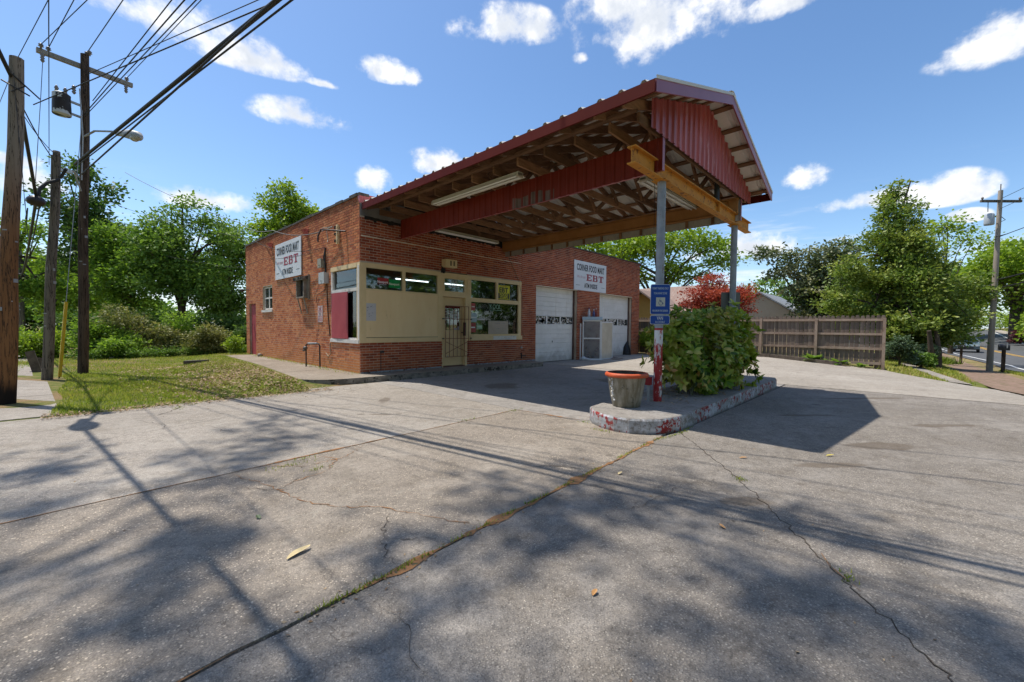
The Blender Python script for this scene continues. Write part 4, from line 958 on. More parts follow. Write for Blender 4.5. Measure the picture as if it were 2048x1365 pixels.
tag(b.build('service_cable', CABLE), 'dark bundle of service cable running down the side wall to the grey box', 'cable')
t = thing('cable_bracket', (-.1, 1.2, 3.38), 'pale timber cable bracket with a rusty iron arm high on the side wall', 'bracket')
MB().box(-.06, -.001, 1.15, 1.24, 3.35, 3.86).build('timber', PAINT_TAN, t)
b = MB(); b.tube([(-.02, .75, 3.62), (-.28, 1.2, 3.68), (-.36, 1.45, 3.72), (-.40, 1.55, 3.55), (-.40, 1.55, 3.4)], .022, 8); b.build('arm', plain('rusty_iron', (.06, .035, .028)), t)
for z in (3.42, 3.6, 3.78): MB().lathe([(0, -.04), (.03, -.03), (.02, 0), (.03, .03), (0, .04)], (-.10, 1.2, z), 8).build('insulator', DARKMETAL, t)
b = MB(); b.tube([(-.12, 1.3, 3.82), (-.2, 1.5, 3.75), (-.12, 1.58, 3.5), (-.18, 1.5, 3.42)], .012, 5); b.tube([(-.12, 1.3, 3.8), (-.25, 1.62, 3.8)], .012, 5); b.build('cable_tail', plain('pale_cable', (.4, .36, .3)), t)
t0 = thing('roof_scupper', (-.06, 6.72, 3.85), 'rusty red roof scupper above the left end of the side banner', 'scupper', 'roof scuppers')
b = MB(); b.poly([(-.002, 6.60, 4.1), (-.002, 6.84, 4.1), (-.16, 6.80, 4.08), (-.16, 6.64, 4.08)]); b.poly([(-.16, 6.64, 4.08), (-.16, 6.80, 4.08), (-.02, 6.76, 3.88), (-.02, 6.68, 3.88)]); b.poly([(-.002, 6.60, 4.1), (-.16, 6.64, 4.08), (-.02, 6.68, 3.88), (-.002, 6.68, 3.86)]); b.poly([(-.002, 6.84, 4.1), (-.002, 6.76, 3.86), (-.02, 6.76, 3.88), (-.16, 6.80, 4.08)])
b.build('chute', RED_METAL, t0)
copy_tree(t0, (-.06, 3.40, 3.83), 'rusty red roof scupper right of the side banner, below the parapet')
t = thing('air_conditioner', (-.15, 3.55, 1.95), 'weathered empty air conditioner box on the brick side wall below the banner', 'air conditioner')
b = MB(); b.box(-.15, -.002, 3.30, 3.35, 2.02, 2.60); b.box(-.15, -.002, 3.88, 3.93, 2.02, 2.60); b.box(-.15, -.002, 3.35, 3.88, 2.02, 2.06); b.build('frame', mottled('weathered_frame', (.35, .31, .25), (.2, .16, .12), 6, .8), t)
MB().box(-.03, -.003, 3.33, 3.88, 2.06, 2.62).build('back', BLACK, t)
b = MB(); b.obox((-.10, 3.62, 2.62), (.11, 0, .02), (0, .38, 0), (-.01, 0, .05)); b.build('hood', mottled('dirty_hood', (.10, .085, .07), (.36, .33, .28), 6, .8, (.03, .025, .02), .5, 9), t)
for y in (3.36, 3.85): MB().bar((-.13, y, 2.02), (-.012, y, 1.55), .03, .03).build('strut', mottled('pale_strut', (.38, .33, .25), (.3, .24, .18), 6), t)
MB().box(-.05, -.004, 3.20, 3.26, 1.97, 2.72).build('side_board', mottled('weathered_board', (.32, .28, .22), (.2, .17, .13), 5), t)
t = thing('gas_meter', (-.25, 2.55, 0), 'dark gas pipe loop with regulator standing on the walk by the side wall', 'gas meter')
b = MB(); b.tube([(-.30, 2.72, 0), (-.30, 2.72, .50)], .020, 8); b.tube([(-.30, 2.72, .50), (-.30, 2.72, .62), (-.27, 2.68, .66), (-.12, 2.28, .67), (-.10, 2.25, .62), (-.10, 2.24, 0)], .020, 8); b.build('pipe', DARKMETAL, t)
b = MB(); b.sphere((-.32, 2.72, .54), .065, 10, 6, (1, 1, .8)); b.tube([(-.32, 2.72, .50), (-.32, 2.85, .46)], .035, 8); b.build('regulator', plain('regulator_grey', (.09, .085, .08), .5, .2), t)
MB().tube([(-.27, 2.66, .672), (-.14, 2.34, .682)], .022, 8).build('union', GREYMETAL, t)
t = thing('alarm_box', (2.68, -.1, 2.9), 'tan wall box above the shop door, with a black lamp below it', 'box')
MB().box(2.47, 2.88, -.20, -.002, 2.90, 3.13).build('case', PAINT_TAN, t)
b = MB(); b.box(2.62, 2.68, -.2035, -.2005, 2.95, 3.09); b.box(2.74, 2.80, -.2035, -.2005, 2.95, 3.09); b.build('vent', plain('vent_brown', (.2, .15, .08)), t)
b = MB(); b.obox((2.45, -.10, 2.80), (.05, -.02, 0), (.02, .05, 0), (0, 0, .06)); b.sphere((2.43, -.16, 2.76), .05, 8, 5); b.tube([(2.45, -.03, 2.92), (2.45, -.1, 2.84)], .018, 6); b.build('lamp', BLACK, t)
t = thing('security_lamp', (-.1, 9.75, 2.55), 'small dark security lamp above the red side door', 'lamp')
b = MB(); b.tube([(-.002, 9.7, 2.62), (-.18, 9.72, 2.60)], .02, 6); b.build('arm', DARKMETAL, t); MB().sphere((-.22, 9.78, 2.58), .08, 8, 6, (1.2, 1, .8)).build('head', DARKMETAL, t)
b = MB(); b.tube([(5.0, -.015, 3.9), (5.75, -.012, 2.78), (5.92, -.016, 2.2), (5.915, -.016, 1.2), (5.98, -.012, .95), (6.10, -.008, .85)], .007, 5)
tag(b.build('wall_wire', plain('tan_wire', (.28, .2, .13))), 'thin tan wire running down the brick beside the large shop window', 'wire')
t = thing('hose_tap', (6.12, -.06, .2), 'small dark hose tap low on the wall left of the first garage door', 'tap'); b = MB(); b.tube([(5.9, -.02, .1), (5.9, -.03, .3)], .02, 6); b.tube([(5.9, -.03, .2), (6.05, -.08, .2)], .018, 6); b.build('pipe', DARKMETAL, t); MB().box(5.86, 5.94, -.03, .0, .45, .52).build('plate', GREYMETAL, t)
t = thing('wall_pipe', (.55, -.02, .05), 'thin grey standpipe with a fitting on the front base wall', 'pipe'); MB().tube([(.55, -.012, .04), (.55, -.012, .5)], .008, 6).build('pipe', DARKMETAL, t); MB().box(.53, .63, -.04, -.003, .50, .55).build('fitting', DARKMETAL, t)
tag(MB().tube([(-.01, 1.75, .72), (-.03, 1.72, .55), (-.02, 1.68, .42), (-.03, 1.82, .33), (-.02, 2.0, .42)], .013, 6).build('cable_loop', plain('pale_old_cable', (.30, .22, .14))), 'pale loop of old cable poking out of the side wall below the window', 'cable')
tag(MB().sphere((-.10, 7.9, .05), .09, 8, 6, (1, 1, .8)).build('stone', mottled('stone', (.2, .17, .14), (.3, .26, .22), 8)), 'small grey stone on the walk near the red side door', 'stone')
# ------------------------------------------------------------------ pump island
isl = thing('pump_island', (3.3, -7.1, -.14), 'raised concrete island with flaking red and white painted sides', 'island')
def island_side():
    m = Mat('flaking_kerb_paint'); p = m.add('ShaderNodeNewGeometry').outputs['Position']; n = m.noise(p, 5, 6, .65); n2 = m.noise(p, 17, 6, .7); n3 = m.noise(p, 1.7, 3)
    col = m.mix(m.sstep(n2, .42, .6), (.40, .40, .40), (.22, .20, .18)); col = m.mix(m.sstep(n, .50, .58), col, (.52, .52, .54))
    col = m.mix(m.math('MULTIPLY', m.sstep(m.math('ADD', n2, m.math('MULTIPLY', m.math('SUBTRACT', n3, .5), .9)), .54, .58), m.sstep(n, .38, .46)), col, (.30, .035, .032))
    z = m.sep(p)[2]; col = m.mix(m.math('MULTIPLY', m.sstep(m.math('ADD', z, m.math('MULTIPLY', n2, .08)), -.05, -.12), .8), col, (.07, .06, .045))
    return m.set(col, .8, 0, .2, n2, .006)
ol = [(.30, -6.50), (.12, -6.66), (-.01, -6.88), (-.06, -7.10), (-.03, -7.30), (.08, -7.48), (.25, -7.60), (.50, -7.68), (.80, -7.715), (1.0, -7.72)]
ol2 = [(1.0, -7.69), (3.2, -7.675), (6.25, -7.65), (6.5, -7.58), (6.66, -7.42), (6.70, -7.15), (6.66, -6.85), (6.5, -6.62), (6.2, -6.52), (3.2, -6.46), (1.0, -6.43)]
def block(poly, z0, z1, bev, mt, ms):
    c = Vector((sum(p[0] for p in poly) / len(poly), sum(p[1] for p in poly) / len(poly)))
    ins = lambda p, k: (p[0] + (c.x - p[0]) * k / max((Vector(p) - c).length, .1), p[1] + (c.y - p[1]) * k / max((Vector(p) - c).length, .1))
    s_ = MB(); n = len(poly)
    lv = [(0.0, z0), (0.0, z1 - bev), (bev * .35, z1 - bev * .3)]
    for a, b_ in zip(lv, lv[1:]):
        for i in range(n):
            p, q = poly[i], poly[(i + 1) % n]
            s_.poly([(*ins(p, a[0]), a[1]), (*ins(q, a[0]), a[1]), (*ins(q, b_[0]), b_[1]), (*ins(p, b_[0]), b_[1])])
    s_.build('kerb_side', ms, isl)
    top = MB()
    for i in range(n):
        p, q = poly[i], poly[(i + 1) % n]
        top.poly([(*ins(p, bev * .35), z1 - bev * .3), (*ins(q, bev * .35), z1 - bev * .3), (*ins(q, bev), z1), (*ins(p, bev), z1)])
    top.poly([(*ins(p, bev), z1) for p in poly]); top.build('island_top', mt, isl)
ITOP = concrete('island_top_concrete', (.23, .205, .175), (.33, .31, .285), .15, 100, (.15, .12, .09), .003, .6)
ISIDE = island_side()
block(ol + [(1.0, -6.43)], -.2, .060, .035, ITOP, ISIDE); block(ol2, -.2, .064, .035, ITOP, ISIDE)
# plant pot
pot = thing('flower_pot', (.70, -6.86, .06), 'large fluted grey concrete pot with an orange painted rim on the island', 'plant pot')
def pot_mat():
    m = Mat('mossy_pot'); n = m.noise(m.c, 9, 6, .65); n2 = m.noise(m.vmath('MULTIPLY', m.c, (1, 1, .25)).outputs[0], 14, 5, .65)
    col = m.mix(m.sstep(n2, .35, .65), (.20, .17, .115), (.36, .325, .26)); col = m.mix(m.sstep(n, .60, .7), col, (.10, .095, .07))
    return m.set(col, .9, 0, .15, n, .006)
b = MB(); N = 64; rings = []
for r_, z in ((.185, 0), (.197, .012), (.215, .12), (.262, .40), (.27, .428)):
    rings.append(len(b.v))
    for k in range(N):
        th = 2 * math.pi * k / N; rr_ = r_ + (.006 if (k % 2 == 0 and .1 < z < .41) else 0); b.v.append((.70 + rr_ * math.cos(th), -6.86 + rr_ * math.sin(th), .062 + z))
for a, c in zip(rings, rings[1:]):
    for k in range(N): b.face((a + k, a + (k + 1) % N, c + (k + 1) % N, c + k), True)
b.build('body', pot_mat(), pot)
b = MB(); rings = []
for r_, z, f in ((.262, .428, 0), (.300, .432, 0), (.312, .447, .006), (.308, .470, .006), (.292, .488, 0), (.272, .490, 0), (.266, .482, 0)):
    rings.append(len(b.v))
    for k in range(N):
        th = 2 * math.pi * k / N; rr_ = r_ - (f if k % 2 else 0); b.v.append((.70 + rr_ * math.cos(th), -6.86 + rr_ * math.sin(th), .062 + z))
for a, c in zip(rings, rings[1:]):
    for k in range(N): b.face((a + k, a + (k + 1) % N, c + (k + 1) % N, c + k), True)
b.build('rim', mottled('orange_rim_paint', (.52, .085, .028), (.60, .12, .045), 5, .5, (.45, .30, .2), .74, 12), pot)
b = MB(); b.lathe([(0, .33), (.236, .33), (.262, .481)], (.70, -6.86, .062), 24); b.build('soil', mottled('dark_soil', (.05, .035, .025), (.12, .09, .07), 14, .95), pot)
r_ = random.Random(6); b = MB()
for i in range(16):
    a = math.pi * .86 + r_.uniform(-.14, .14); z = .10 + .024 * i; rad = .20 + .165 * z
    b.sphere((.70 + rad * math.cos(a), -6.86 + rad * math.sin(a), .06 + z), r_.uniform(.008, .02), 6, 4)
b.build('white_crust', plain('white_crust', (.70, .68, .64), .9), pot)
# tap pipe by the post
t = thing('tap_pipe', (1.27, -6.93, .06), 'short grey pipe with a red valve beside the red post on the island', 'pipe')
MB().tube([(1.26, -6.93, .06), (1.26, -6.93, .33)], .022, 8).build('pipe', GREYMETAL, t); b = MB(); b.box(1.225, 1.295, -6.97, -6.89, .32, .42); b.box(1.22, 1.30, -6.975, -6.885, .42, .445); b.build('valve', plain('valve_red', (.30, .02, .02)), t)
# accessible-parking sign strapped to the post
sg = thing('parking_sign', (1.14, -7.12, 1.25), 'blue disabled parking sign with a smaller van plate below, strapped to the red post', 'sign')
BLUE = plain('sign_blue', (.008, .06, .30), .35); SW = plain('sign_white', (.62, .65, .66), .4); SWD = plain('sign_faded_white', (.42, .50, .58), .4)
def rplate(b, x0, x1, z0, z1, y0, y1, rad):
    pts = []
    for cx0, cz0, a0 in ((x1 - rad, z1 - rad, 0), (x0 + rad, z1 - rad, 90), (x0 + rad, z0 + rad, 180), (x1 - rad, z0 + rad, 270)):
        for k in range(5): a = R(a0 + 90 * k / 4); pts.append((cx0 + rad * math.cos(a), cz0 + rad * math.sin(a)))
    n = len(pts); o = len(b.v); b.v += [(x, y0, z) for x, z in pts] + [(x, y1, z) for x, z in pts]
    b.face([o + i for i in range(n)]); b.face([o + n + i for i in range(n)][::-1])
    for i in range(n): b.face((o + (i + 1) % n, o + i, o + n + i, o + n + (i + 1) % n))
for (z0, z1, nm) in ((1.405, 1.865, 'parking_plate'), (1.255, 1.392, 'van_plate')):
    b = MB(); rplate(b, .955, 1.305, z0, z1, -7.102, -7.098, .03); pp = b.build(nm, SW, sg)
    b = MB(); rplate(b, .962, 1.298, z0 + .007, z1 - .007, -7.1045, -7.1025, .025); b.build('face', BLUE, pp)
    b = MB(); b.box(1.10, 1.16, -7.0975, -7.06, z0 + .05, z0 + .09); b.build('strap', GREYMETAL, pp)
text('PERMIT PARKING ONLY', .045, (1.13, -7.1055, 1.80), FR, SWD, sg, .60, .0006); text('TOW-AWAY ZONE', .045, (1.13, -7.1055, 1.725), FR, SWD, sg, .60, .0006); text('MAXIMUM FINE $500.00', .043, (1.13, -7.1055, 1.462), FR, SWD, sg, .60, .0006)
text('VAN', .075, (1.13, -7.1055, 1.348), FR, SW, sg, .72, .001); text('ACCESSIBLE', .045, (1.13, -7.1055, 1.290), FR, SWD, sg, .72, .0004)
MB().box(1.055, 1.215, -7.1062, -7.1046, 1.53, 1.665).build('symbol_field', plain('symbol_cream', (.52, .52, .44)), sg)
b = MB(); yy = -7.1072
b.tube([(1.128, yy, 1.648), (1.128, yy, 1.6485)], .010, 8); b.lathe([(0, 0), (.009, 0)], (1.12, yy, 1.648), 8)
for p, q in (((1.118, 1.635), (1.122, 1.60)), ((1.122, 1.60), (1.155, 1.60)), ((1.122, 1.617), (1.15, 1.617)), ((1.155, 1.60), (1.172, 1.565)), ((1.172, 1.565), (1.186, 1.570))): b.bar((p[0], yy, p[1]), (q[0], yy, q[1]), .0016, .008, (0, 0, 1)) if abs(p[1] - q[1]) < .02 else b.bar((p[0], yy, p[1]), (q[0], yy, q[1]), .008, .0016, (0, 1, 0))
b.tube([(1.137 + .036 * math.cos(a), yy, 1.583 + .036 * math.sin(a)) for a in np.linspace(R(150), R(370), 16)], .0035, 5)
b.build('wheelchair_symbol', plain('symbol_navy', (.02, .05, .2)), sg)
sg.location = (1.312, -7.082, 1.25); sg.rotation_euler = (0, 0, R(-50)); sg.scale = (.84, 1, 1)
t = thing('sign_back', (5.05, -6.93, 1.5), 'grey back of a sign plate fixed behind the far grey post above the bush', 'sign')
b = MB(); rplate(b, 4.84, 5.26, 1.50, 2.0, -6.93, -6.925, .04); b.build('plate', plain('plate_grey', (.16, .16, .15), .5, .3), t); t.location = (5.085, -6.965, 1.5); t.rotation_euler = (0, 0, R(-46))

# ------------------------------------------------------------------ big-leaved shrub on the island
LEAF_AUC = leaf_mat('leaf_aucuba', [(0, (.035, .08, .010)), (.25, (.11, .22, .018)), (.5, (.24, .36, .04)), (.78, (.44, .50, .10)), (.94, (.60, .54, .18)), (1, (.48, .23, .06))], .36, .27, True)
def leaf_template(L=1.0, wd=.42, droop=.25):
    P = []
    for t, ww in ((0, 0), (.3, .85), (.62, 1.0), (1, 0)):
        z = -droop * t * t; h = wd / 2 * ww * L
        if ww == 0: P.append((t * L, 0, z * L))
        else: P += [(t * L, h, (z + .05) * L), (t * L, 0, (z - .02) * L), (t * L, -h, (z + .05) * L)]
    T = [(0, 3, 2), (0, 2, 1), (2, 3, 6), (2, 6, 5), (1, 2, 5), (1, 5, 4), (5, 6, 7), (4, 5, 7)]
    return np.array(P), np.array(T)
LT, LF = leaf_template()
r_ = np.random.default_rng(5); RO = []
def shrub_pts(n):
    out = []
    while len(out) < n:
        u = r_.uniform(-1, 1, 3); k = (abs(u[0]) ** 4 + abs(u[1]) ** 3 + abs(u[2]) ** 3.5) ** .27
        if k > 1.10 or k > 1.0 and r_.random() < .6 or k < .55 and r_.random() < .75: continue
        x = 3.58 + u[0] * 1.62; y = -7.03 + u[1] * .50; z = .80 + u[2] * .66
        bump_ = .11 * math.sin(x * 3.1 + 1) * math.sin(y * 4 + z * 3) + .07 * math.sin(x * 7.3) + (r_.uniform(.05, .22) if r_.random() < .07 else 0)
        if x + u[0] * bump_ < 1.95 or x + u[0] * bump_ > 5.4 or not -7.62 < y + u[1] * bump_ * 2 < -6.48: continue
        out.append(np.array([x + u[0] * bump_, y + u[1] * bump_ * 2, z + u[2] * bump_ * 1.2]))
    return out
leafs = []
for c in shrub_pts(980):
    dirv = np.array([(c[0] - 3.58) / 1.62, (c[1] + 7.0) / .6, (c[2] - .7) / .75 + .55]); dirv += r_.normal(0, .3, 3); dirv /= np.linalg.norm(dirv)
    a = np.cross(dirv, [0, 0, 1.0]); a = a / (np.linalg.norm(a) + 1e-6); bb = np.cross(dirv, a); base = r_.random() * .45 + .12 * (c[2] < .6)
    for k in range(8):
        th = k * 2.4 + r_.uniform(0, .5); sp = .5 + .09 * k + r_.uniform(-.1, .1)
        xax = dirv * math.cos(sp) + (a * math.cos(th) + bb * math.sin(th)) * math.sin(sp); xax[2] -= .14; xax /= np.linalg.norm(xax)
        zax = dirv - xax * dirv.dot(xax); zax /= np.linalg.norm(zax) + 1e-6; yax = np.cross(zax, xax); L = r_.uniform(.10, .178)
        leafs.append((c, np.stack([xax, yax, zax], 1) * L, base + r_.random() * .5))
camv = np.array(CAM)
leafs.sort(key=lambda t: np.linalg.norm(t[0] - camv) - (.4 if t[0][1] < -7.3 else 0))
shrub = thing('island_shrub', (3.98, -7.0, .06), 'dense broad-leaved evergreen shrub with mottled yellow-green leaves on the island', 'shrub')
lm = [npmesh('leaf', leaf_template(1, .42, d_)[0], LF, LEAF_AUC, smooth=True) for d_ in (.15, .3, .45)]
front_leaf = [t for t in leafs if t[0][1] < -7.28][:300]; ids = set(map(id, front_leaf))
for i, (c, A, rv) in enumerate(front_leaf):
    o = link('leaf', lm[i % 3], shrub, tuple(c)); Mx = Matrix([list(A[0]), list(A[1]), list(A[2])]).to_4x4(); Mx.translation = o.location; o.matrix_local = Mx
V, F, rn = [], [], []
for c, A, rv in leafs:
    pass
rest = [t for t in leafs if id(t) not in ids]
Vv = np.concatenate([c + LT @ A.T for c, A, rv in rest]) - np.array(wpos(shrub)); Ff = np.concatenate([LF + 8 * i for i in range(len(rest))])
link('foliage', npmesh('foliage', Vv, Ff, LEAF_AUC, np.repeat([rv for _, _, rv in rest], 8), True), shrub, kind='stuff')
b = MB(); rs = random.Random(4)
for i in range(26):
    x, y = rs.uniform(2.3, 4.9), rs.uniform(-7.25, -6.75); b.tube([(x, y, .06), (x + rs.uniform(-.2, .2), y + rs.uniform(-.1, .1), .5), (x + rs.uniform(-.5, .5), y + rs.uniform(-.3, .3), 1.1)], [.016, .012, .006], 5)
b.build('stem', plain('green_stem', (.07, .075, .03)), shrub)

# ------------------------------------------------------------------ metal booth, bottles and rubbish by the garage
bo = thing('metal_booth', (10.05, -.35, -.14), 'tall aluminium framed booth with mesh front and shiny sheet side by the garage pier', 'booth')
MESHM = mottled('dark_mesh', (.16, .158, .16), (.24, .235, .235), 2, .5, metal=.4, bump=0); 
mm = Mat('screen_mesh'); mm.set(mm.mix(mm.sstep(mm.noise(mm.c, 3, 4), .35, .65), (.20, .20, .205), (.30, .30, .30)), .5); mm.t.links.new(mm.add('ShaderNodeMixShader', None, _0=.42, _1=mm.b.outputs[0], _2=mm.add('ShaderNodeBsdfTransparent').outputs[0]).outputs[0], mm.out.inputs[0]); MESHM = mm.m
SHEET = mottled('galvanised_sheet', (.58, .55, .46), (.70, .67, .58), 2.5, .35, metal=.35, bump=.004)
P0, P1, P2, P3 = Vector((9.52, -.10, 0)), Vector((10.06, -.645, 0)), Vector((11.02, -.62, 0)), Vector((10.55, .0, 0)); z0, z1 = -.138, 1.52
for (p, q, zt_) in ((P0, P1, z1), (P1, P2, z1 - .06)):
    dr = (q - p).normalized(); nn = Vector((dr.y, -dr.x, 0)); up = Vector((0, 0, 1))
    for e in (p + dr * .025, q - dr * .025): MB().obox(e + up * (z0 + zt_) / 2, dr * .025, nn * .022, up * (zt_ - z0) / 2).build('upright', ALU, bo)
    for z in ((z0 + .04), zt_ - .03) + ((.76,) if p is P0 else ()): MB().obox((p + q) / 2 + up * z, dr * ((q - p).length / 2 - .052), nn * .02, up * .028).build('crossbar', ALU, bo)
    MB().obox((p + q) / 2 + up * (z0 + zt_) / 2, dr * ((q - p).length / 2 - .05), nn * .006, up * ((zt_ - z0) / 2 - .06)).build('mesh_panel' if p is P0 else 'sheet_panel', MESHM if p is P0 else SHEET, bo)
b = MB(); b.prism([(9.47, -.12), (10.04, -.70), (10.14, -.66), (9.62, -.02)], z1 + .002, z1 + .13); b.build('top_cap', plain('pale_blue_cap', (.38, .50, .60)), bo)
MB().obox((9.38, -.10, .62), (.02, 0, 0), (0, .02, 0), (0, 0, .75)).build('loose_strut', ALU, bo)
def bottle(name, x, y, z, h, r, mat, label, cap):
    t = thing(name, (x, y, z), label, 'bottle'); MB().lathe([(0, 0), (r, 0), (r, h * .55), (r * .35, h * .8), (r * .35, h * .88), (0, h * .88)], (x, y, z), 12).build('body', mat, t); MB().lathe([(0, 0), (r * .42, 0), (r * .42, h * .14), (0, h * .14)], (x, y, z + h * .885), 8).build('cap', cap, t)
bottle('bottle', 9.74, -.26, z1 + .13, .36, .055, plain('bottle_white', (.6, .62, .68)), 'white plastic bottle standing on top of the metal booth', plain('cap_navy', (.05, .06, .2)))
bottle('bottle', 9.88, -.40, z1 + .13, .30, .05, plain('bottle_navy', (.10, .11, .25)), 'white and blue plastic bottle beside the white one on the booth', WHITE)
bottle('bottle', 10.50, -.12, z1 - .05, .56, .06, plain('bottle_red', (.30, .07, .05)), 'tall reddish bottle behind the corner of the booth', plain('cap_pink', (.6, .4, .38)))
b = MB(); rs = random.Random(2)
pts = [(10.15, -1.05), (10.6, -1.22), (11.25, -1.02), (11.55, -.72), (11.1, -.66), (10.5, -.75)]
b.prism(pts, -.134, lambda x, y: -.085 + .03 * math.sin(x * 7) * math.cos(y * 9)); tag(b.build('cardboard', mottled('muddy_cardboard', (.07, .05, .04), (.16, .11, .08), 6, .9)), 'flattened dark muddy cardboard lying on the concrete before the booth', 'cardboard')
b = MB(); b.sphere((9.35, -.28, -.06), .11, 10, 7, (1.1, .8, .9)); b.tube([(9.3, -.3, -.05), (9.6, -.5, -.11), (9.95, -.75, -.118)], [.06, .04, .03], 7); tag(b.build('plastic_bag', plain('white_plastic', (.62, .63, .65), .4)), 'crumpled white plastic bag at the foot of the booth', 'bag')
b = MB(); b.tube([(13.60, .10, -.10), (13.62, .12, .25), (13.74, .14, .55)], [.22, .16, .02], 9); tag(b.build('broken_door_corner', BLACK), 'black shape added for the broken corner of the second garage door', 'door corner')  # black shape standing in for the broken corner of the garage door
tag(MB().sphere((12.4, -1.2, -.11), .035, 8, 5, (1.6, 1, .7)).build('litter', WHITE), 'scrap of white litter on the concrete right of the booth', 'litter')

# ------------------------------------------------------------------ fallen leaves and weeds on the lot
def big_leaf(x, y, z, L, wd, rot, mat, label, curl=.12):
    b = MB(); n = 8; ctr, lft, rgt = [], [], []
    for i in range(n + 1):
        t = i / n; h = wd * math.sin(math.pi * min(t * .9 + .05, 1)) ** .8; zz = z + .004 + curl * L * (t - .5) ** 2 + .01 * t
        c, s = math.cos(rot), math.sin(rot); px, py = (t - .5) * L, .04 * L * math.sin(t * 5)
        for lst, o in ((ctr, 0), (lft, h), (rgt, -h)): lst.append((x + c * px - s * (py + o), y + s * px + c * (py + o), zz + abs(o) * .5))
    for i in range(n):
        b.poly([rgt[i], rgt[i + 1], ctr[i + 1], ctr[i]], True); b.poly([ctr[i], ctr[i + 1], lft[i + 1], lft[i]], True)
    o = b.build('fallen_leaf', mat); tag(o, label, 'leaf', 'fallen leaves on the lot')
PALELEAF = plain('pale_dry_leaf', (.62, .50, .27), .6); TANLEAF = plain('tan_dry_leaf', (.45, .24, .09), .6); YELLEAF = plain('yellow_leaf', (.55, .45, .08), .6)
big_leaf(-3.95, -7.29, -.14, .15, .022, R(20), PALELEAF, 'long pale dry leaf lying alone in the left foreground')
big_leaf(-.10, -8.62, -.14, .075, .014, R(-50), TANLEAF, 'curled orange-brown leaf in front of the canopy shadow')
big_leaf(.65, -9.25, -.14, .085, .013, R(-40), YELLEAF, 'yellow leaf on the open concrete to the right')
big_leaf(-3.05, -8.72, -.14, .045, .012, R(10), TANLEAF, 'small tan leaf on the near concrete, bottom centre')
big_leaf(-1.85, -8.95, -.14, .05, .012, R(70), TANLEAF, 'small tan leaf left of the diagonal crack')
big_leaf(-1.42, -7.95, -.14, .06, .013, R(0), PALELEAF, 'small pale leaf just beyond the weedy joint')
big_leaf(-3.98, -6.62, -.14, .05, .015, R(100), plain('green_leaf_scrap', (.12, .16, .07)), 'small dull green leaf scrap beside the cable shadow')
def blades(name, pts, h, wd, mat, lean=.35, seed=1, base=None):
    g_ = np.random.default_rng(seed); P = np.asarray(pts, float); n = len(P); th = g_.uniform(0, 2 * np.pi, n); hh = h * g_.uniform(.45, 1.15, n)
    d_ = np.stack([np.cos(th), np.sin(th), np.zeros(n)], 1); ln = np.stack([np.cos(th + 1.3), np.sin(th + 1.3), np.zeros(n)], 1) * (hh * g_.uniform(0, lean * 2, n))[:, None]
    V = np.empty((n, 3, 3)); V[:, 0] = P - d_ * wd; V[:, 1] = P + d_ * wd; V[:, 2] = P + ln + np.array([0, 0, 1]) * hh[:, None]
    rn = np.clip(g_.random(n) * .75 + (base if base is not None else .1), 0, 1)
    return npmesh(name, V.reshape(-1, 3), np.arange(n * 3).reshape(-1, 3), mat, rn)
wp = []
gw = np.random.default_rng(11)
def weeds_at(x, y, sx, sy, n, z=-.137): wp.extend([(x + gw.normal(0, sx), y + gw.normal(0, sy), z) for _ in range(n)])
for x in (-4.05, -3.95, -3.86, -3.74, -3.60, -3.45, -3.2, -2.95, -2.7, -2.45, -2.3, -2.0, -1.62, -1.5, -.95, -.8, -.4): weeds_at(x, -8.12 + (x + 9) * .0502 + .01, .05, .008, 26)
weeds_at(-3.45, -5.62, .10, .03, 60); weeds_at(-3.3, -5.50, .05, .015, 24); weeds_at(-3.3, -5.9, .06, .03, 30); weeds_at(-.78, -8.78, .03, .03, 45); weeds_at(-1.98, -9.62, .03, .02, 30); weeds_at(.02, -5.3, .12, .02, 40); weeds_at(-1.0, -5.31, .1, .02, 20); weeds_at(-3.6, -1.2, .1, .1, 60); weeds_at(-3.75, -1.5, .06, .12, 40)
for x in np.linspace(-.05, 1.0, 9): weeds_at(x, -7.66 - .09 * math.sin((x + .1) * 2.6), .03, .015, 22)
weeds_at(-.15, -7.0, .03, .1, 50); weeds_at(.1, -6.55, .05, .05, 30); weeds_at(-.3, -.76, .08, .01, 18); weeds_at(2.2, -.80, .05, .02, 8)
tag(link('weeds', blades('weeds', wp, .026, .004, GRASS, .6, 3, .05)), kind='stuff')
# ------------------------------------------------------------------ lawn, bank and sidewalk on the left
def pick(n, fx, fy, ok, seed):
    g_ = np.random.default_rng(seed); out = []
    while len(out) < n:
        x, y = g_.uniform(*fx), g_.uniform(*fy)
        if ok(x, y): out.append((x, y, gz(x, y)))
    return out
def lawn_ok(x, y):
    if x > -1.50 + .06 * y and y < 9.4: return False
    if -5.95 < x < -5.08 + .05 * math.sin(y * 2) and y < 9: return False
    if y < -1.02 + .06 * math.sin(x * 4) and random.random() > .5 * math.exp((y + 1.0) / .07): return False
    d_ = math.sin(x * 1.7 + 2) * math.sin(y * 1.1) + .6 * math.sin(x * 4.3 + y * 2.9)
    bank = 1 if (x > -3.3 and y < 4) else 0
    return random.random() < (.75 if d_ > -.3 else .3) * (.55 if bank else 1)
tag(link('lawn_grass', blades('lawn_grass', pick(52000, (-8, -.6), (-1.28, 5.5), lawn_ok, 21) + pick(30000, (-8.5, 1), (5.5, 13.5), lawn_ok, 22), .055, .007, GRASS, .5, 9)), kind='stuff')
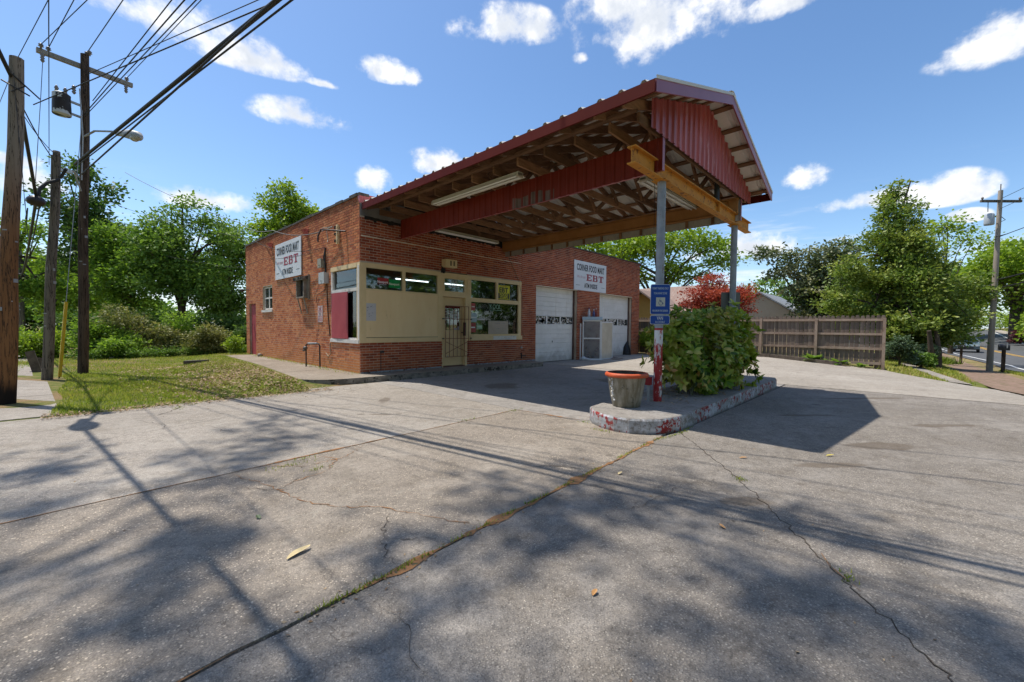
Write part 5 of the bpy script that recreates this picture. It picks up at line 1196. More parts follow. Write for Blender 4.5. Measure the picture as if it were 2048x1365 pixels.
def leafbits(name, pts, size, mat, seed):
    g_ = np.random.default_rng(seed); P = np.asarray(pts, float); n = len(P); th = g_.uniform(0, 2 * np.pi, n); s = size * g_.uniform(.5, 1.3, n); t = g_.uniform(-.5, .5, (n, 2))
    a = np.stack([np.cos(th), np.sin(th), t[:, 0]], 1) * s[:, None]; b_ = np.stack([-np.sin(th), np.cos(th), t[:, 1]], 1) * (s * .5)[:, None]; P = P + np.array([0, 0, .022])
    V = np.stack([P - a, P - b_, P + a, P + b_], 1).reshape(-1, 3)
    return npmesh(name, V, np.arange(4 * n).reshape(-1, 4), mat, g_.random(n))
LITTER = leaf_mat('leaf_litter', [(0, (.13, .075, .04)), (.5, (.27, .175, .095)), (1, (.45, .34, .22))], .1, .8)
def bank_ok(x, y): return x < -1.50 + .06 * y and random.random() < math.exp(-((x + 2.0) / 1.2) ** 2) + .12
tag(link('leaf_litter', leafbits('leaf_litter', pick(5200, (-4.2, -.9), (-1.0, 6), bank_ok, 31), .035, LITTER, 4)), kind='stuff')
gl_ = np.random.default_rng(43); tag(link('lot_litter', leafbits('lot_litter', [(x, y, -.158) for x, y in zip(gl_.uniform(-5, 6, 260), gl_.uniform(-10, -1, 260))] + [(x, -8.12 + (x + 9) * .0502 + gl_.normal(0, .05), -.158) for x in gl_.uniform(-4.3, .2, 160)], .012, LITTER, 15)), kind='stuff')
gi_ = np.random.default_rng(41); isl_p = [(x, y, .046) for x, y in zip(gi_.normal(3.4, 1.3, 700), gi_.uniform(-7.6, -6.5, 700)) if 1.2 < x < 6.3 and (y > -7.35 or gi_.random() < .35)]
tag(link('island_litter', leafbits('island_litter', isl_p, .03, LITTER, 12)), kind='stuff')
tag(link('edge_litter', leafbits('edge_litter', pick(1500, (-5.2, -1.2), (-1.35, -.85), lambda x, y: True, 33) + [(x, y, z - .015) for x, y, z in pick(160, (-3.5, 6), (-2.0, -.7), lambda x, y: random.random() < .3, 34)], .02, LITTER, 5)), kind='stuff')
swk = thing('sidewalk', (-5.5, 4, -.14), None, None); swk['kind'] = 'structure'
ysb = [-1.02, .3, 1.6, 2.9, 4.2, 5.5, 6.8, 8.1, 10.5, 13, 16, 20, 26]
for y0, y1 in zip(ysb, ysb[1:]):
    e = lambda y: -5.02 - .06 * (y + 1) - (.2 if y > 5 else 0)
    b = MB(); b.prism([(-6.6 - .05 * y0, y0 + .01), (e(y0), y0 + .01), (e(y1), y1 - .008), (-6.6 - .05 * y1, y1 - .008)], -.2, -.128 + random.uniform(-.004, .004)); b.build('slab', LOT_PALE, swk)
b = MB(); b.prism([(-2.6, 6.4), (-2.0, 6.5), (-1.9, 6.62), (-2.5, 6.6)], -.12, .05); tag(b.build('timber_offcut', mottled('old_grey_timber', (.08, .075, .07), (.14, .13, .12), 5)), 'dark timber baulk lying on the lawn beside the bank', 'timber')
tag(MB().box(-4.05, -3.9, 12.1, 12.16, -.12, -.07).build('litter', WHITE), 'scrap of white litter on the lawn in front of the shrubs', 'litter')
tag(link('wall_weeds', blades('wall_weeds', [(random.uniform(-.22, -.02) * (1.4 if y < 2 else 1), y, 0.0) for y in np.random.default_rng(3).uniform(-.05, 9, 420)], .07, .006, GRASS, .6, 8, .15)), kind='stuff')

# ------------------------------------------------------------------ utility poles
def pole(name, base, top, r0, r1, mat, label, group='utility poles on the left'):
    t = thing(name, base, label, 'utility pole', group); b = MB(); bs, tp = Vector(base), Vector(top)
    pts = [bs.lerp(tp, k / 8) + Vector((math.sin(k * 1.3) * .012, 0, 0)) for k in range(9)]; pts[0] = bs - Vector((0, 0, .2))
    b.tube(pts, [r0 + (r1 - r0) * k / 8 for k in range(9)], 18)
    rp = random.Random(int(r0 * 1e4)); b.v = [(x + rp.uniform(-.004, .004), y + rp.uniform(-.004, .004), z) for x, y, z in b.v]; b.build('shaft', mat, t)
    dirn = (CAM - bs); dirn.z = 0; dirn.normalize(); sd_ = Vector((-dirn.y, dirn.x, 0))
    for k in range(5):
        q_ = bs.lerp(tp, rp.uniform(.22, .5)); rr_ = r0 + (r1 - r0) * (q_.z - bs.z) / (tp.z - bs.z); a_ = rp.uniform(-.9, .9); nn_ = dirn * math.cos(a_) + sd_ * math.sin(a_); tt_ = Vector((-nn_.y, nn_.x, 0)); hw_ = rp.choice((.006, .018, .03))
        MB().obox(q_ + nn_ * (rr_ + .003), nn_ * .004, tt_ * hw_, (0, 0, rp.choice((.01, .03)))).build('pole_tag', GREYMETAL, t)
    return t
p1 = pole('utility_pole', (-5.67, .72, -.14), (-5.43, .82, 5.50), .118, .080, FRONT_POLE, 'thick two-tone brown timber pole at the left edge, nearest of the poles')
b = MB()
for s in range(5): b.tube([(-5.47 + .02 * s, .82 - .12, 5.2 - s * .5), (-5.45 + .02 * s, .80 - .13, 4.6 - s * .5)], .004, 4)
b.build('ground_wire', DARKMETAL, p1); b = MB(); b.tube([(-5.60, .72, 5.05), (-5.30, .55, 4.85)], .012, 5); b.tube([(-5.52, .66, 5.2), (-5.2, .86, 4.95)], .012, 5); b.tube([(-5.5, .7, 4.9), (-5.35, .6, 5.0)], .01, 5); b.build('bolt', DARKMETAL, p1)
p2 = pole('utility_pole', (-5.36, 4.63, -.14), (-5.10, 4.36, 5.0), .098, .075, POLE_WOOD, 'short grey timber pole with a cut top between two taller poles')
MB().lathe([(0, 0), (.062, 0), (.062, .12), (0, .12)], (-5.10, 4.36, 4.99), 14).build('top_tenon', POLE_WOOD, p2)
b = MB(); b.tube([(-5.06, 4.24, 4.45), (-5.25, 4.18, 4.32), (-5.36, 4.12, 4.15), (-5.40, 4.1, 3.9)], .035, 8); b.tube([(-5.05, 4.3, 4.5), (-4.95, 4.2, 4.72)], .03, 7); b.build('cable_tail', CABLE, p2)
b = MB(); b.sphere((-5.42, 4.08, 3.86), .13, 10, 7, (1.2, 1, .9)); b.build('splice_can', plain('splice_dark', (.03, .022, .02), .4), p2)
p3 = pole('utility_pole', (-4.77, 6.04, -.14), (-4.58, 5.84, 8.15), .106, .082, POLE_BROWN, 'tall dark brown pole carrying a crossarm, transformer and street lamp')
MB().bar((-5.42, 5.78, 7.86), (-3.66, 6.12, 7.86), .09, .11).build('crossarm', mottled('grey_arm_wood', (.24, .215, .18), (.32, .29, .25), 6, .85), p3)
INS = plain('insulator_grey', (.20, .17, .15), .3)
for (x, y, z) in ((-5.34, 5.74, 7.98), (-5.22, 5.80, 7.98), (-3.78, 6.08, 7.98), (-4.55, 5.84, 8.2), (-4.50, 5.78, 8.22)): MB().lathe([(0, -.09), (.022, -.08), (.022, -.03), (.055, -.02), (.03, 0), (.05, .02), (.02, .05), (0, .06)], (x, y, z), 10).build('insulator', INS, p3)
for (x, y, z) in ((-5.32, 5.72, 7.68), (-3.80, 6.04, 7.68), (-4.80, 5.78, 7.15)): MB().lathe([(0, .12), (.025, .10), (.045, .06), (.025, .03), (.045, 0), (.025, -.03), (.045, -.06), (.02, -.10), (0, -.12)], (x, y, z), 10).build('cutout', INS, p3)
b = MB(); b.lathe([(0, 0), (.17, 0), (.175, .02), (.165, .48), (.17, .50), (.12, .54), (0, .56)], (-5.02, 5.72, 6.42), 20)
def rust_can():
    m = Mat('rusty_tank'); n = m.noise(m.c, 2.6, 5, .6); n2 = m.noise(m.c, 13, 5, .7); f = m.sstep(m.math('ADD', n, m.math('MULTIPLY', m.math('SUBTRACT', n2, .5), .3)), .46, .50)
    return m.set(m.mix(f, (.52, .54, .54), (.022, .014, .012)), .5, 0, .4, n2, .003)
tr_ = b.build('transformer', rust_can(), p3)
for dx in (-.08, .07): MB().lathe([(0, 0), (.04, 0), (.03, .05), (.045, .08), (.02, .14), (0, .16)], (-5.02 + dx, 5.72, 6.97), 8).build('bushing', INS, tr_)
b = MB(); b.bar((-4.88, 5.74, 6.82), (-4.66, 5.85, 6.82), .05, .05); b.bar((-4.88, 5.74, 6.52), (-4.66, 5.85, 6.52), .05, .05); b.build('bracket', GREYMETAL, tr_)
b = MB(); b.tube([(-4.62, 5.80, 6.05), (-4.45, 5.45, 6.13), (-4.15, 5.0, 6.08), (-3.98, 4.72, 6.0)], .024, 8); b.build('lamp_arm', GREYMETAL, p3)
b = MB(); b.tube([(-4.06, 4.85, 6.0), (-3.98, 4.70, 5.99), (-3.82, 4.42, 5.93), (-3.70, 4.22, 5.87), (-3.66, 4.15, 5.85)], [.05, .075, .12, .11, .04], 12); lh = b.build('lamp_head', plain('lamp_grey', (.36, .37, .37)), p3)
MB().sphere((-3.77, 4.33, 5.83), .10, 12, 6, (1, 1.3, .75)).build('lens', plain('lens_milky', (.5, .48, .42), .2), lh)
b = MB(); b.tube([(-4.70, 5.72, 7.2), (-4.66, 5.70, 6.0), (-4.70, 5.80, 4.9)], .014, 6); b.build('conduit', plain('pale_conduit', (.45, .46, .47)), p3)
b = MB(); b.tube([(-4.84, 5.12, 4.92), (-5.14, 4.98, 4.90)], .02, 6); b.tube([(-4.83, 5.3, 4.95), (-4.72, 5.72, 4.6)], .018, 6); b.tube([(-4.84, 5.12, 4.92), (-4.74, 5.75, 4.95)], .018, 6); b.build('cable_brace', GREYMETAL, p3)
MB().obox((-5.02, 5.02, 4.86), (.16, .02, .0), (0, .06, 0), (0, 0, .035)).build('splice_box', plain('splice_silver', (.55, .57, .58), .3, .5), p3)
pf = pole('utility_pole', (-7.39, 31.9, -.25), (-7.46, 32, 9.5), .16, .11, POLE_WOOD, 'far grey utility pole down the side street')
MB().bar((-8.4, 31.9, 5.2), (-6.5, 32, 5.2), .1, .1).build('crossarm', POLE_WOOD, pf)
b = MB(); b.sphere((-7.3, 31.6, 4.1), .3, 8, 6); b.build('splice_can', BLACK, pf)
for s in (-.9, .0, .8): MB().lathe([(0, 0), (.08, .05), (.05, .2), (0, .3)], (-7.4 + s, 31.9, 5.3), 8).build('insulator', INS, pf)
gy = thing('guy_wire', (-5.16, 4.71, -.14), 'steel guy wire with a bright yellow guard anchored in the lawn', 'guy wire')
A, B_ = Vector((-5.16, 4.71, -.16)), Vector((-4.63, 5.86, 7.0)); MB().tube([A, B_], .008, 6).build('wire', GREYMETAL, gy)
MB().tube([A.lerp(B_, .01), A.lerp(B_, .26)], .032, 8).build('guard', plain('guard_yellow', (.62, .40, .01), .4), gy)
MB().tube([A - Vector((.05, .05, .1)), A.lerp(B_, .012)], .014, 6).build('anchor', DARKMETAL, gy)
# overhead lines
def line(pts, r, label, sag=0.0, mat=CABLE, name='power_line', n=14):
    P = [Vector(p) for p in pts]; out = []
    for a, c in zip(P, P[1:]):
        for k in range(n): t_ = k / n; q = a.lerp(c, t_); q.z -= sag * 4 * t_ * (1 - t_); out.append(q)
    out.append(P[-1]); b = MB(); b.tube(out, r, 6); return tag(b.build(name, mat, at=tuple(P[0])), label, 'power line', 'overhead lines')
def ext(p, q, k): p, q = Vector(p), Vector(q); return tuple(p + (q - p) * k)
line([(-4.81, 6.33, 5.42), (-2.94, -3.81, 5.42), ext((-4.81, 6.33, 5.42), (-2.94, -3.81, 5.42), 3)], .035, 'thick black cable bundle sweeping overhead from the tall dark pole')
line([(-4.80, 6.32, 5.35), (-2.88, -3.81, 5.36), ext((-4.81, 6.33, 5.35), (-2.88, -3.81, 5.36), 3)], .014, 'thin cable lashed just below the thick overhead bundle')
line([(-4.70, 5.80, 5.05), (-3.05, -3.81, 5.28), ext((-4.70, 5.8, 5.05), (-3.05, -3.81, 5.3), 3)], .018, 'single black cable hanging below the thick overhead bundle')
line([(-5.34, 5.74, 8.0), ext((-5.34, 5.74, 8.0), (-4.5, 2.62, 8.0), 8)], .009, 'line from the outer left end of the crossarm passing overhead to the right')
line([(-5.22, 5.80, 8.0), ext((-5.07, 4.67, 8.0), (-4.77, 2.9, 8.0), 12)], .009, 'line from the left crossarm pin rising steeply overhead')
line([(-6.6, 12, 8.0), (-5.75, 6.59, 7.9), ext((-5.75, 6.59, 7.9), (-5.15, 3.37, 7.9), 7)], .008, 'line crossing behind the thick front pole towards the top of the view')
line([(-4.52, 5.80, 8.27), ext((-4.46, 5.89, 8.3), (-3.95, 2.79, 8.3), 8)], .010, 'line tied to the very top of the tall dark pole')
line([(-4.47, 5.49, 6.9), ext((-4.47, 5.49, 6.9), (-3.58, -.27, 6.9), 4)], .010, 'service line leaving the tall pole below its crossarm')
line([(-4.60, 5.85, 7.62), ext((-4.32, 4.85, 7.6), (-2.36, -.23, 7.6), 4)], .009, 'line leaving the tall pole just under the crossarm to the upper right')
line([(-5.49, 5.75, 6.5), ext((-5.49, 5.75, 6.5), (-3.4, .27, 6.5), 4)], .012, 'long line passing between the front pole and the transformer')
line([(-3.78, 6.08, 8.0), ext((-3.73, 6.59, 7.9), (-2.88, 1.49, 7.9), 5)], .009, 'line from the right end of the crossarm')
line([(-4.62, 5.80, 6.62), ext((-4.38, 6.84, 6.6), (-3.15, -1.3, 6.6), 3)], .012, 'upper of two lines fanning up from beside the lamp arm')
line([(-4.62, 5.80, 6.55), ext((-4.34, 6.84, 6.5), (-3.02, -1.3, 6.55), 3)], .010, 'lower of two lines fanning up from beside the lamp arm')
line([(-5.36, 9.23, 6.0), ext((-5.36, 9.23, 6.0), (-5.04, -.42, 6.0), 2.2)], .007, 'thin line standing almost upright between the front pole and the short pole')
line([(-5.32, 5.72, 7.56), (-5.36, 5.5, 6.6), (-5.44, 4.1, 3.95)], .007, 'jumper dropping from the crossarm end towards the short pole', n=4)
line([(-5.50, .75, 5.05), (-5.10, 4.40, 4.85), (-4.75, 5.95, 5.2)], .010, 'sagging wire tying the front pole to the tall dark pole', .12)
line([(-5.52, .76, 4.9), (-5.25, 3.0, 4.86), (-5.0, 4.4, 5.0)], .007, 'thin wire from the front pole to the short pole top', .05)
line([(-5.42, 4.08, 3.86), (-7.46, 32, 4.2)], .028, 'heavy cable running from the short pole down the side street', .5)
line([(-5.36, 4.2, 3.9), (-7.3, 32, 4.6)], .014, 'thinner cable beside the heavy one down the side street', .4)
line([(-5.42, 4.08, 4.0), (-5.45, .95, 5.05), (-5.72, -.05, 5.65), (-5.2, -5.4, 5.75), (-4.2, -20, 6)], .028, 'thick telephone cable rising past the front pole and out overhead')
b = MB(); b.sphere((-5.70, .0, 5.62), .20, 12, 8, (.75, 1.7, .9)); b.tube([(-5.66, .5, 5.35), (-5.70, .2, 5.52)], [.04, .08], 8); tag(b.build('splice_case', mottled('splice_tan', (.26, .20, .14), (.34, .27, .2), 6, .5)), 'tan splice case on the cable beside the front pole top', 'splice case')
line([(-.11, 1.42, 3.80), (-.35, 5.4, 4.30), (.6, 13.4, 6.04), (-2.76, 24.2, 10.2)], .013, 'twisted service cable reaching the bracket on the brick side wall', .18, plain('weathered_cable', (.16, .14, .12)), 'service_line')
line([(-.06, 2.0, 3.36), (-.9, 6.0, 4.05), (-4, 20, 7.6)], .007, 'thin phone wire slanting across the side wall banner', .25, CABLE, 'service_line')
line([(-.05, 2.03, 3.33), (-.5, 6, 3.42), (-.6, 10.0, 3.5), (-4, 24, 6)], .006, 'thin lower phone wire running along the side wall', .1, CABLE, 'service_line')
# far left bits
t = thing('notice_post', (-6.74, 26.5, -.2), 'small pinkish notice on a dark post beside the sidewalk far left', 'sign'); MB().box(-6.78, -6.70, 26.46, 26.54, -.2, .5).build('post', POLE_BROWN, t); MB().box(-6.88, -6.60, 26.42, 26.45, .34, .70).build('plate', plain('notice_pink', (.55, .40, .38)), t)
t = thing('meter_cabinet', (-7.2, 23.9, -.25), 'pale blue-grey cabinet with scrawled black marks beside the far pole', 'cabinet'); MB().box(-7.22, -6.90, 23.7, 24.1, -.25, .42).build('case', plain('cabinet_blue', (.36, .42, .48)), t); b = MB()
for i in range(5): b.obox((-7.08 + .02 * i, 23.69, .0 + .07 * i), (.04, 0, .025), (0, .004, 0), (-.01, 0, .015))
b.build('scrawl', BLACK, t)
OLDP = mottled('old_post_wood', (.09, .07, .055), (.16, .13, .10), 6, .9)
for i, (x, y, h, ln) in enumerate(((-5.62, 7.4, .34, .14), (-5.66, 8.6, .30, .0), (-5.74, 9.6, .26, 0))):
    t = thing('guard_post', (x, y, -.14), ('leaning old timber guard post beside the sidewalk, nearest of three', 'square stub guard post just behind the leaning one', 'farthest low guard post along the sidewalk')[i], 'post', 'timber guard posts'); MB().bar((x, y, -.2), (x - ln, y + .02, -.14 + h + (.22 if i == 0 else 0)), .17 if i == 0 else .14, .17 if i == 0 else .14, (0, 1, 0)).build('timber', OLDP, t)
sh = thing('porch_shelter', (-5.0, 28.2, -.2), 'small open timber shelter with a pale pitched roof behind the poles', 'shelter')
MB().prism([(-5.1, 27.8), (-4.2, 27.8), (-4.2, 29.0), (-5.1, 29.0)], 0.45, lambda x, y: 1.3 if y > 28.5 else .55).build('roof', plain('pale_shingle', (.22, .185, .16)), sh)
for x, y in ((-5.0, 27.9), (-4.3, 27.9), (-5.0, 28.9)): MB().box(x - .08, x + .08, y - .08, y + .08, -.4, .45).build('post', plain('pale_timber', (.36, .30, .22)), sh)
MB().bar((-6.4, 27.8, .15), (-5.1, 27.8, .5), .1, .12).build('rail', plain('pale_timber2', (.36, .30, .22)), sh); MB().bar((-6.4, 27.8, -.1), (-4.3, 27.8, -.08), .1, .12).build('rail', OLDP, sh)
# ------------------------------------------------------------------ street on the right
def edge_y(x): return float(np.interp(x, [14, 22, 34, 50, 62, 90, 130], [-13.6, -13.75, -14.0, -12.6, -12.2, -11.6, -11.0]))
ASPH = mottled('asphalt', (.075, .077, .08), (.11, .112, .115), 1.5, .9, (.05, .05, .052), .6, 4)
sx = list(np.concatenate([np.arange(14, 60, 2.0), np.arange(60, 140, 5)]))
rd = lambda k: (lambda x: edge_y(x) + .35 - k * (1 + .004 * (x - 30)))
strip('street', sx, rd(8.2), rd(0), 8, .04, ASPH, kind='structure')
LW = plain('road_paint_white', (.62, .62, .60), .7); LY = plain('road_paint_yellow', (.58, .33, .04), .7)
st = bpy.data.objects['street']
for k, mt, wd in ((.55, LW, .13), (3.75, LY, .11), (4.0, LY, .11), (7.4, LW, .13)): strip('lane_line', sx, rd(k + wd), rd(k), 1, .052, mt, st)
PATH = mottled('brick_red_path', (.19, .125, .09), (.25, .17, .125), 2.5, .95, (.14, .11, .06), .54, 6)
pth = lambda o: pl([(6.5, -13.1 + o * .9), (9.5, -12.55 + o * .9), (12, -12.2 + o * .8), (16, -12.0 + o * .8), (24, -12.1 + o * .75), (34, -12.1 + o * .7), (60, -11.4 + o * .7)])
strip('path', list(np.arange(6.5, 60, 1.0)), pth(-.75), pth(.85), 4, .012, PATH, kind='structure')
strip('kerb_walk', list(np.arange(13.2, 21, .5)), pl([(13.2, -11.2), (21, -9.85)]), pl([(13.2, -10.75), (21, -9.40)]), 2, .010, LOT_PALE, kind='structure')
strip('far_path', list(np.arange(40, 140, 4)), lambda x: edge_y(x) - 11.2, lambda x: edge_y(x) - 10.0, 2, .05, LOT_FAR, kind='structure')
strip('driveway', list(np.arange(60, 76, 2)), lambda x: edge_y(x) - 22, lambda x: edge_y(x) - 8.3, 6, .05, LOT_FAR, kind='structure')
# oncoming car
def car(loc, rz, label):
    t = thing('parked_car' if False else 'oncoming_car', loc, label, 'car'); Mx = Matrix.Translation(Vector(loc)) @ Matrix.Rotation(rz, 4, 'Z')
    def lo(b): b.v = [tuple(Mx @ Vector(v)) for v in b.v]; return b
    PA = plain('car_paint', (.16, .22, .235), .25, .4); GL = plain('car_glass', (.03, .05, .07), .06); BK = plain('car_black', (.02, .02, .02), .6)
    prof = [(2.2, .35), (2.22, .62), (2.05, .78), (1.15, .92), (.45, 1.38), (-.9, 1.42), (-1.75, 1.02), (-2.15, .95), (-2.2, .4)]
    b = MB(); n = len(prof)
    hw = lambda z: .88 if z < .95 else .70
    for (xa, za), (xb, zb) in zip(prof, prof[1:]): b.poly([(xa, -hw(za), za), (xb, -hw(zb), zb), (xb, hw(zb), zb), (xa, hw(za), za)][::-1])
    for s in (-1, 1): b.poly([(x, s * hw(z), z) for x, z in prof][::-s])
    b.poly([(2.2, -.88, .35), (2.2, .88, .35), (-2.2, .88, .4), (-2.2, -.88, .4)]); body = lo(b).build('body', PA, t)
    b = MB(); b.poly([(1.10, -.76, .96), (1.10, .76, .96), (.50, .66, 1.345), (.50, -.66, 1.345)]); b.v = [(x + .03, y, z + .02) for x, y, z in b.v]; lo(b).build('windscreen', GL, t)
    for s in (-1, 1):
        b = MB(); b.poly([(.95, s * .83, .98), (.38, s * .725, 1.33), (-.85, s * .725, 1.36), (-1.45, s * .83, 1.0)][::s]); b.v = [(x, y + s * .02, z) for x, y, z in b.v]; lo(b).build('side_window', GL, t)
        lo(MB().box(2.13, 2.24, s * .62 - .18, s * .62 + .18, .62, .76)).build('headlight', plain('lamp_glass', (.6, .62, .62), .15), t)
        for x in (1.35, -1.35):
            wb = MB(); wb.tube([(x, s * .70, .32), (x, s * .9, .32)], .32, 16); wh = lo(wb).build('wheel', BK, t); hb = MB(); hb.tube([(x, s * .895, .32), (x, s * .91, .32)], .19, 12); lo(hb).build('rim', ALU, wh)
        lo(MB().box(.75, .95, s * .90 - .08, s * .90 + .08, .95, 1.08)).build('mirror', PA, t)
    lo(MB().box(2.205, 2.24, -.5, .5, .40, .58)).build('grille', BK, t); lo(MB().box(2.2, 2.235, -.8, .8, .28, .38)).build('bumper', BK, t)
car((56.5, edge_y(56.5) - 1.55, gz(56.5, -14) + .05), R(180 - 4), 'grey-blue car coming along the street on the right')
# mailboxes
def mailbox(x, y, label, rz=0, s=1.0):
    z = gz(x, y); t = thing('mailbox', (x, y, z), label, 'mailbox', 'roadside mailboxes'); BKM = plain('mailbox_black', (.02, .02, .021), .4)
    MB().box(x - .06, x + .06, y - .06, y + .06, z, z + 1.0 * s).build('post', POLE_BROWN, t)
    b = MB(); n = 9; h = []
    for yy in (y - .17, y + .17):
        h.append(len(b.v)); b.v += [(x + .13 * math.cos(math.pi * k / (n - 1)), yy, z + 1.14 * s + .13 * math.sin(math.pi * k / (n - 1))) for k in range(n)] + [(x - .13, yy, z + 1.0 * s), (x + .13, yy, z + 1.0 * s)]
    m_ = n + 2
    for k in range(m_): b.face((h[0] + k, h[0] + (k + 1) % m_, h[1] + (k + 1) % m_, h[1] + k))
    b.face([h[0] + k for k in range(m_)][::-1]); b.face([h[1] + k for k in range(m_)]); b.build('box', BKM, t)
    MB().box(x - .145, x - .135, y - .1, y - .06, z + 1.1 * s, z + 1.35 * s).build('flag', GREYMETAL, t)
mailbox(24.2, -12.93, 'black mailbox on a wooden post beside the right utility pole')
mailbox(33.5, -12.2, 'dark mailbox on a leaning post in front of the passing car')
mailbox(63, -24.5, 'small dark mailbox across the street', s=.9)
mailbox(52, -23.2, 'dark mailbox across the street at the right edge of the view')
# right utility pole
rx, ry = 24.8, -12.58
pr_ = pole('utility_pole', (rx, ry, gz(rx, ry)), (rx + .15, ry - .1, 7.75), .115, .08, mottled('bleached_pole_wood', (.30, .25, .20), (.42, .36, .30), 5, .9, (.16, .12, .09), .62, 9, stretch=(1, 1, .06), bump=.006), 'tall bleached utility pole by the street on the right', 'utility pole right')
del pr_['group']
MB().bar((rx - .5, ry + .55, 7.25), (rx + .75, ry - .8, 7.25), .09, .10).build('crossarm', POLE_WOOD, pr_)
for s in (0, .5, 1): MB().lathe([(0, 0), (.03, .02), (.05, .09), (.02, .14), (0, .15)], (rx - .45 + 1.15 * s, ry + .5 - 1.25 * s, 7.3), 8).build('insulator', INS, pr_)
MB().tube([(rx + .15, ry - .1, 7.7), (rx + .15, ry - .1, 8.05)], .02, 6).build('top_pin', INS, pr_)
MB().lathe([(0, 0), (.165, 0), (.175, .04), (.17, .46), (.14, .52), (0, .55)], (rx - .20, ry + .24, 6.15), 16).build('transformer', plain('tank_grey', (.46, .49, .52), .4), pr_)
b = MB(); b.tube([(rx - .3, ry + .3, 6.75), (rx - .2, ry + .3, 7.3)], .015, 5); b.tube([(rx, ry, 5.6), (rx + .35, ry - .4, 5.75)], .02, 5); b.tube([(rx, ry, 6.2), (rx + .3, ry - .3, 6.4), (rx + .1, ry - .1, 6.6)], .015, 5); b.build('fittings', DARKMETAL, pr_)
for i, (z, r_, lb) in enumerate(((7.35, .010, 'thin line from the right pole crossarm out of the right edge'), (6.9, .010, 'line just below the right crossarm running out of view'), (5.6, .016, 'dark line at transformer height on the right pole'), (3.6, .03, 'upper heavy cable at mid height on the right pole'), (3.2, .025, 'lower heavy cable at mid height on the right pole'))):
    line([(rx + .1, ry - .1, z), (rx - 10, ry - 5.2, z + 1.1), (rx - 24, ry - 12, z + 2.6)], r_, lb)
line([(rx, ry, 5.5), (70, -9, 6.5)], .012, 'line running from the right pole away down the street')
line([(rx, ry, 3.4), (70, -10, 4.6)], .02, 'heavy cable from the right pole away down the street')

# ------------------------------------------------------------------ plank fence
fence = thing('plank_fence', (15.3, -4, -.1), 'weathered wooden privacy fence, rail side showing, beyond the lot', 'fence')
PICK = mottled('weathered_pickets', (.125, .095, .075), (.20, .16, .13), 4, .9, (.075, .055, .045), .62, 8, stretch=(3, 3, .25), vary=.28); RAIL = mottled('fence_rail_wood', (.26, .185, .135), (.34, .26, .20), 4, .85, (.17, .115, .08), .62, 6, vary=.12)
FX = 15.30; rf = random.Random(3)
def gf(y): return gz(FX, y)
pic = []
for k in range(2):                                          # two picket shapes, shared
    b = MB(); h = 1.0; w_ = .068
    pts = [(-w_, 0), (w_, 0), (w_, h - .05), (w_ * .6, h), (-w_ * .6, h), (-w_, h - .05)]
    n = len(pts); b.v = [(-.009, y, z) for y, z in pts] + [(.009, y, z) for y, z in pts]
    b.face([i for i in range(n)][::-1]); b.face([n + i for i in range(n)])
    for i in range(n): b.face((i, (i + 1) % n, n + (i + 1) % n, n + i))
    pic.append(b.mesh('picket', PICK))
y = -9.12
while y < 6.5:
    zb = gf(y) + rf.uniform(.02, .07) + (.08 if -8.8 < y < -8.2 else 0); top = 1.75 + rf.uniform(-.015, .015)
    o = link('picket', pic[0], fence, (FX + .03 + rf.uniform(-.004, .004), y, zb)); o.scale = (1, rf.uniform(.93, 1.0), top - zb); o.rotation_euler = (rf.uniform(-.006, .006), 0, 0)
    y += rf.uniform(.140, .147)
py = [-9.16, -7.16, -5.25, -3.35, -1.45, .45, 2.35, 4.25, 6.15]
for i, y in enumerate(py): MB().box(FX - .075, FX + .015, y - .045, y + .045, gf(y) - .1, 1.66 + rf.uniform(-.02, .02)).build('post', RAIL, fence)
for a, c in zip(py, py[1:]):
    for z in (1.58, 1.05, .52): MB().box(FX - .03, FX + .018, a + .05, c - .05, z - .042 + rf.uniform(-.01, .01), z + .045).build('rail', RAIL, fence)
MB().box(FX - .03, FX + .018, -9.10, -8.25, -.06, .03).build('rail', RAIL, fence)
tb = thing('landscape_timber', (14.7, -5.5, 0), 'long grey landscape timber edging the planting strip along the fence', 'timber')
for a, c in ((-8.05, -5.75), (-5.73, -3.3), (-3.28, -.9)): MB().bar((14.70, a, gz(14.7, a) + .06), (14.66, c, gz(14.66, c) + .06), .13, .15).build('timber', OLDP, tb)

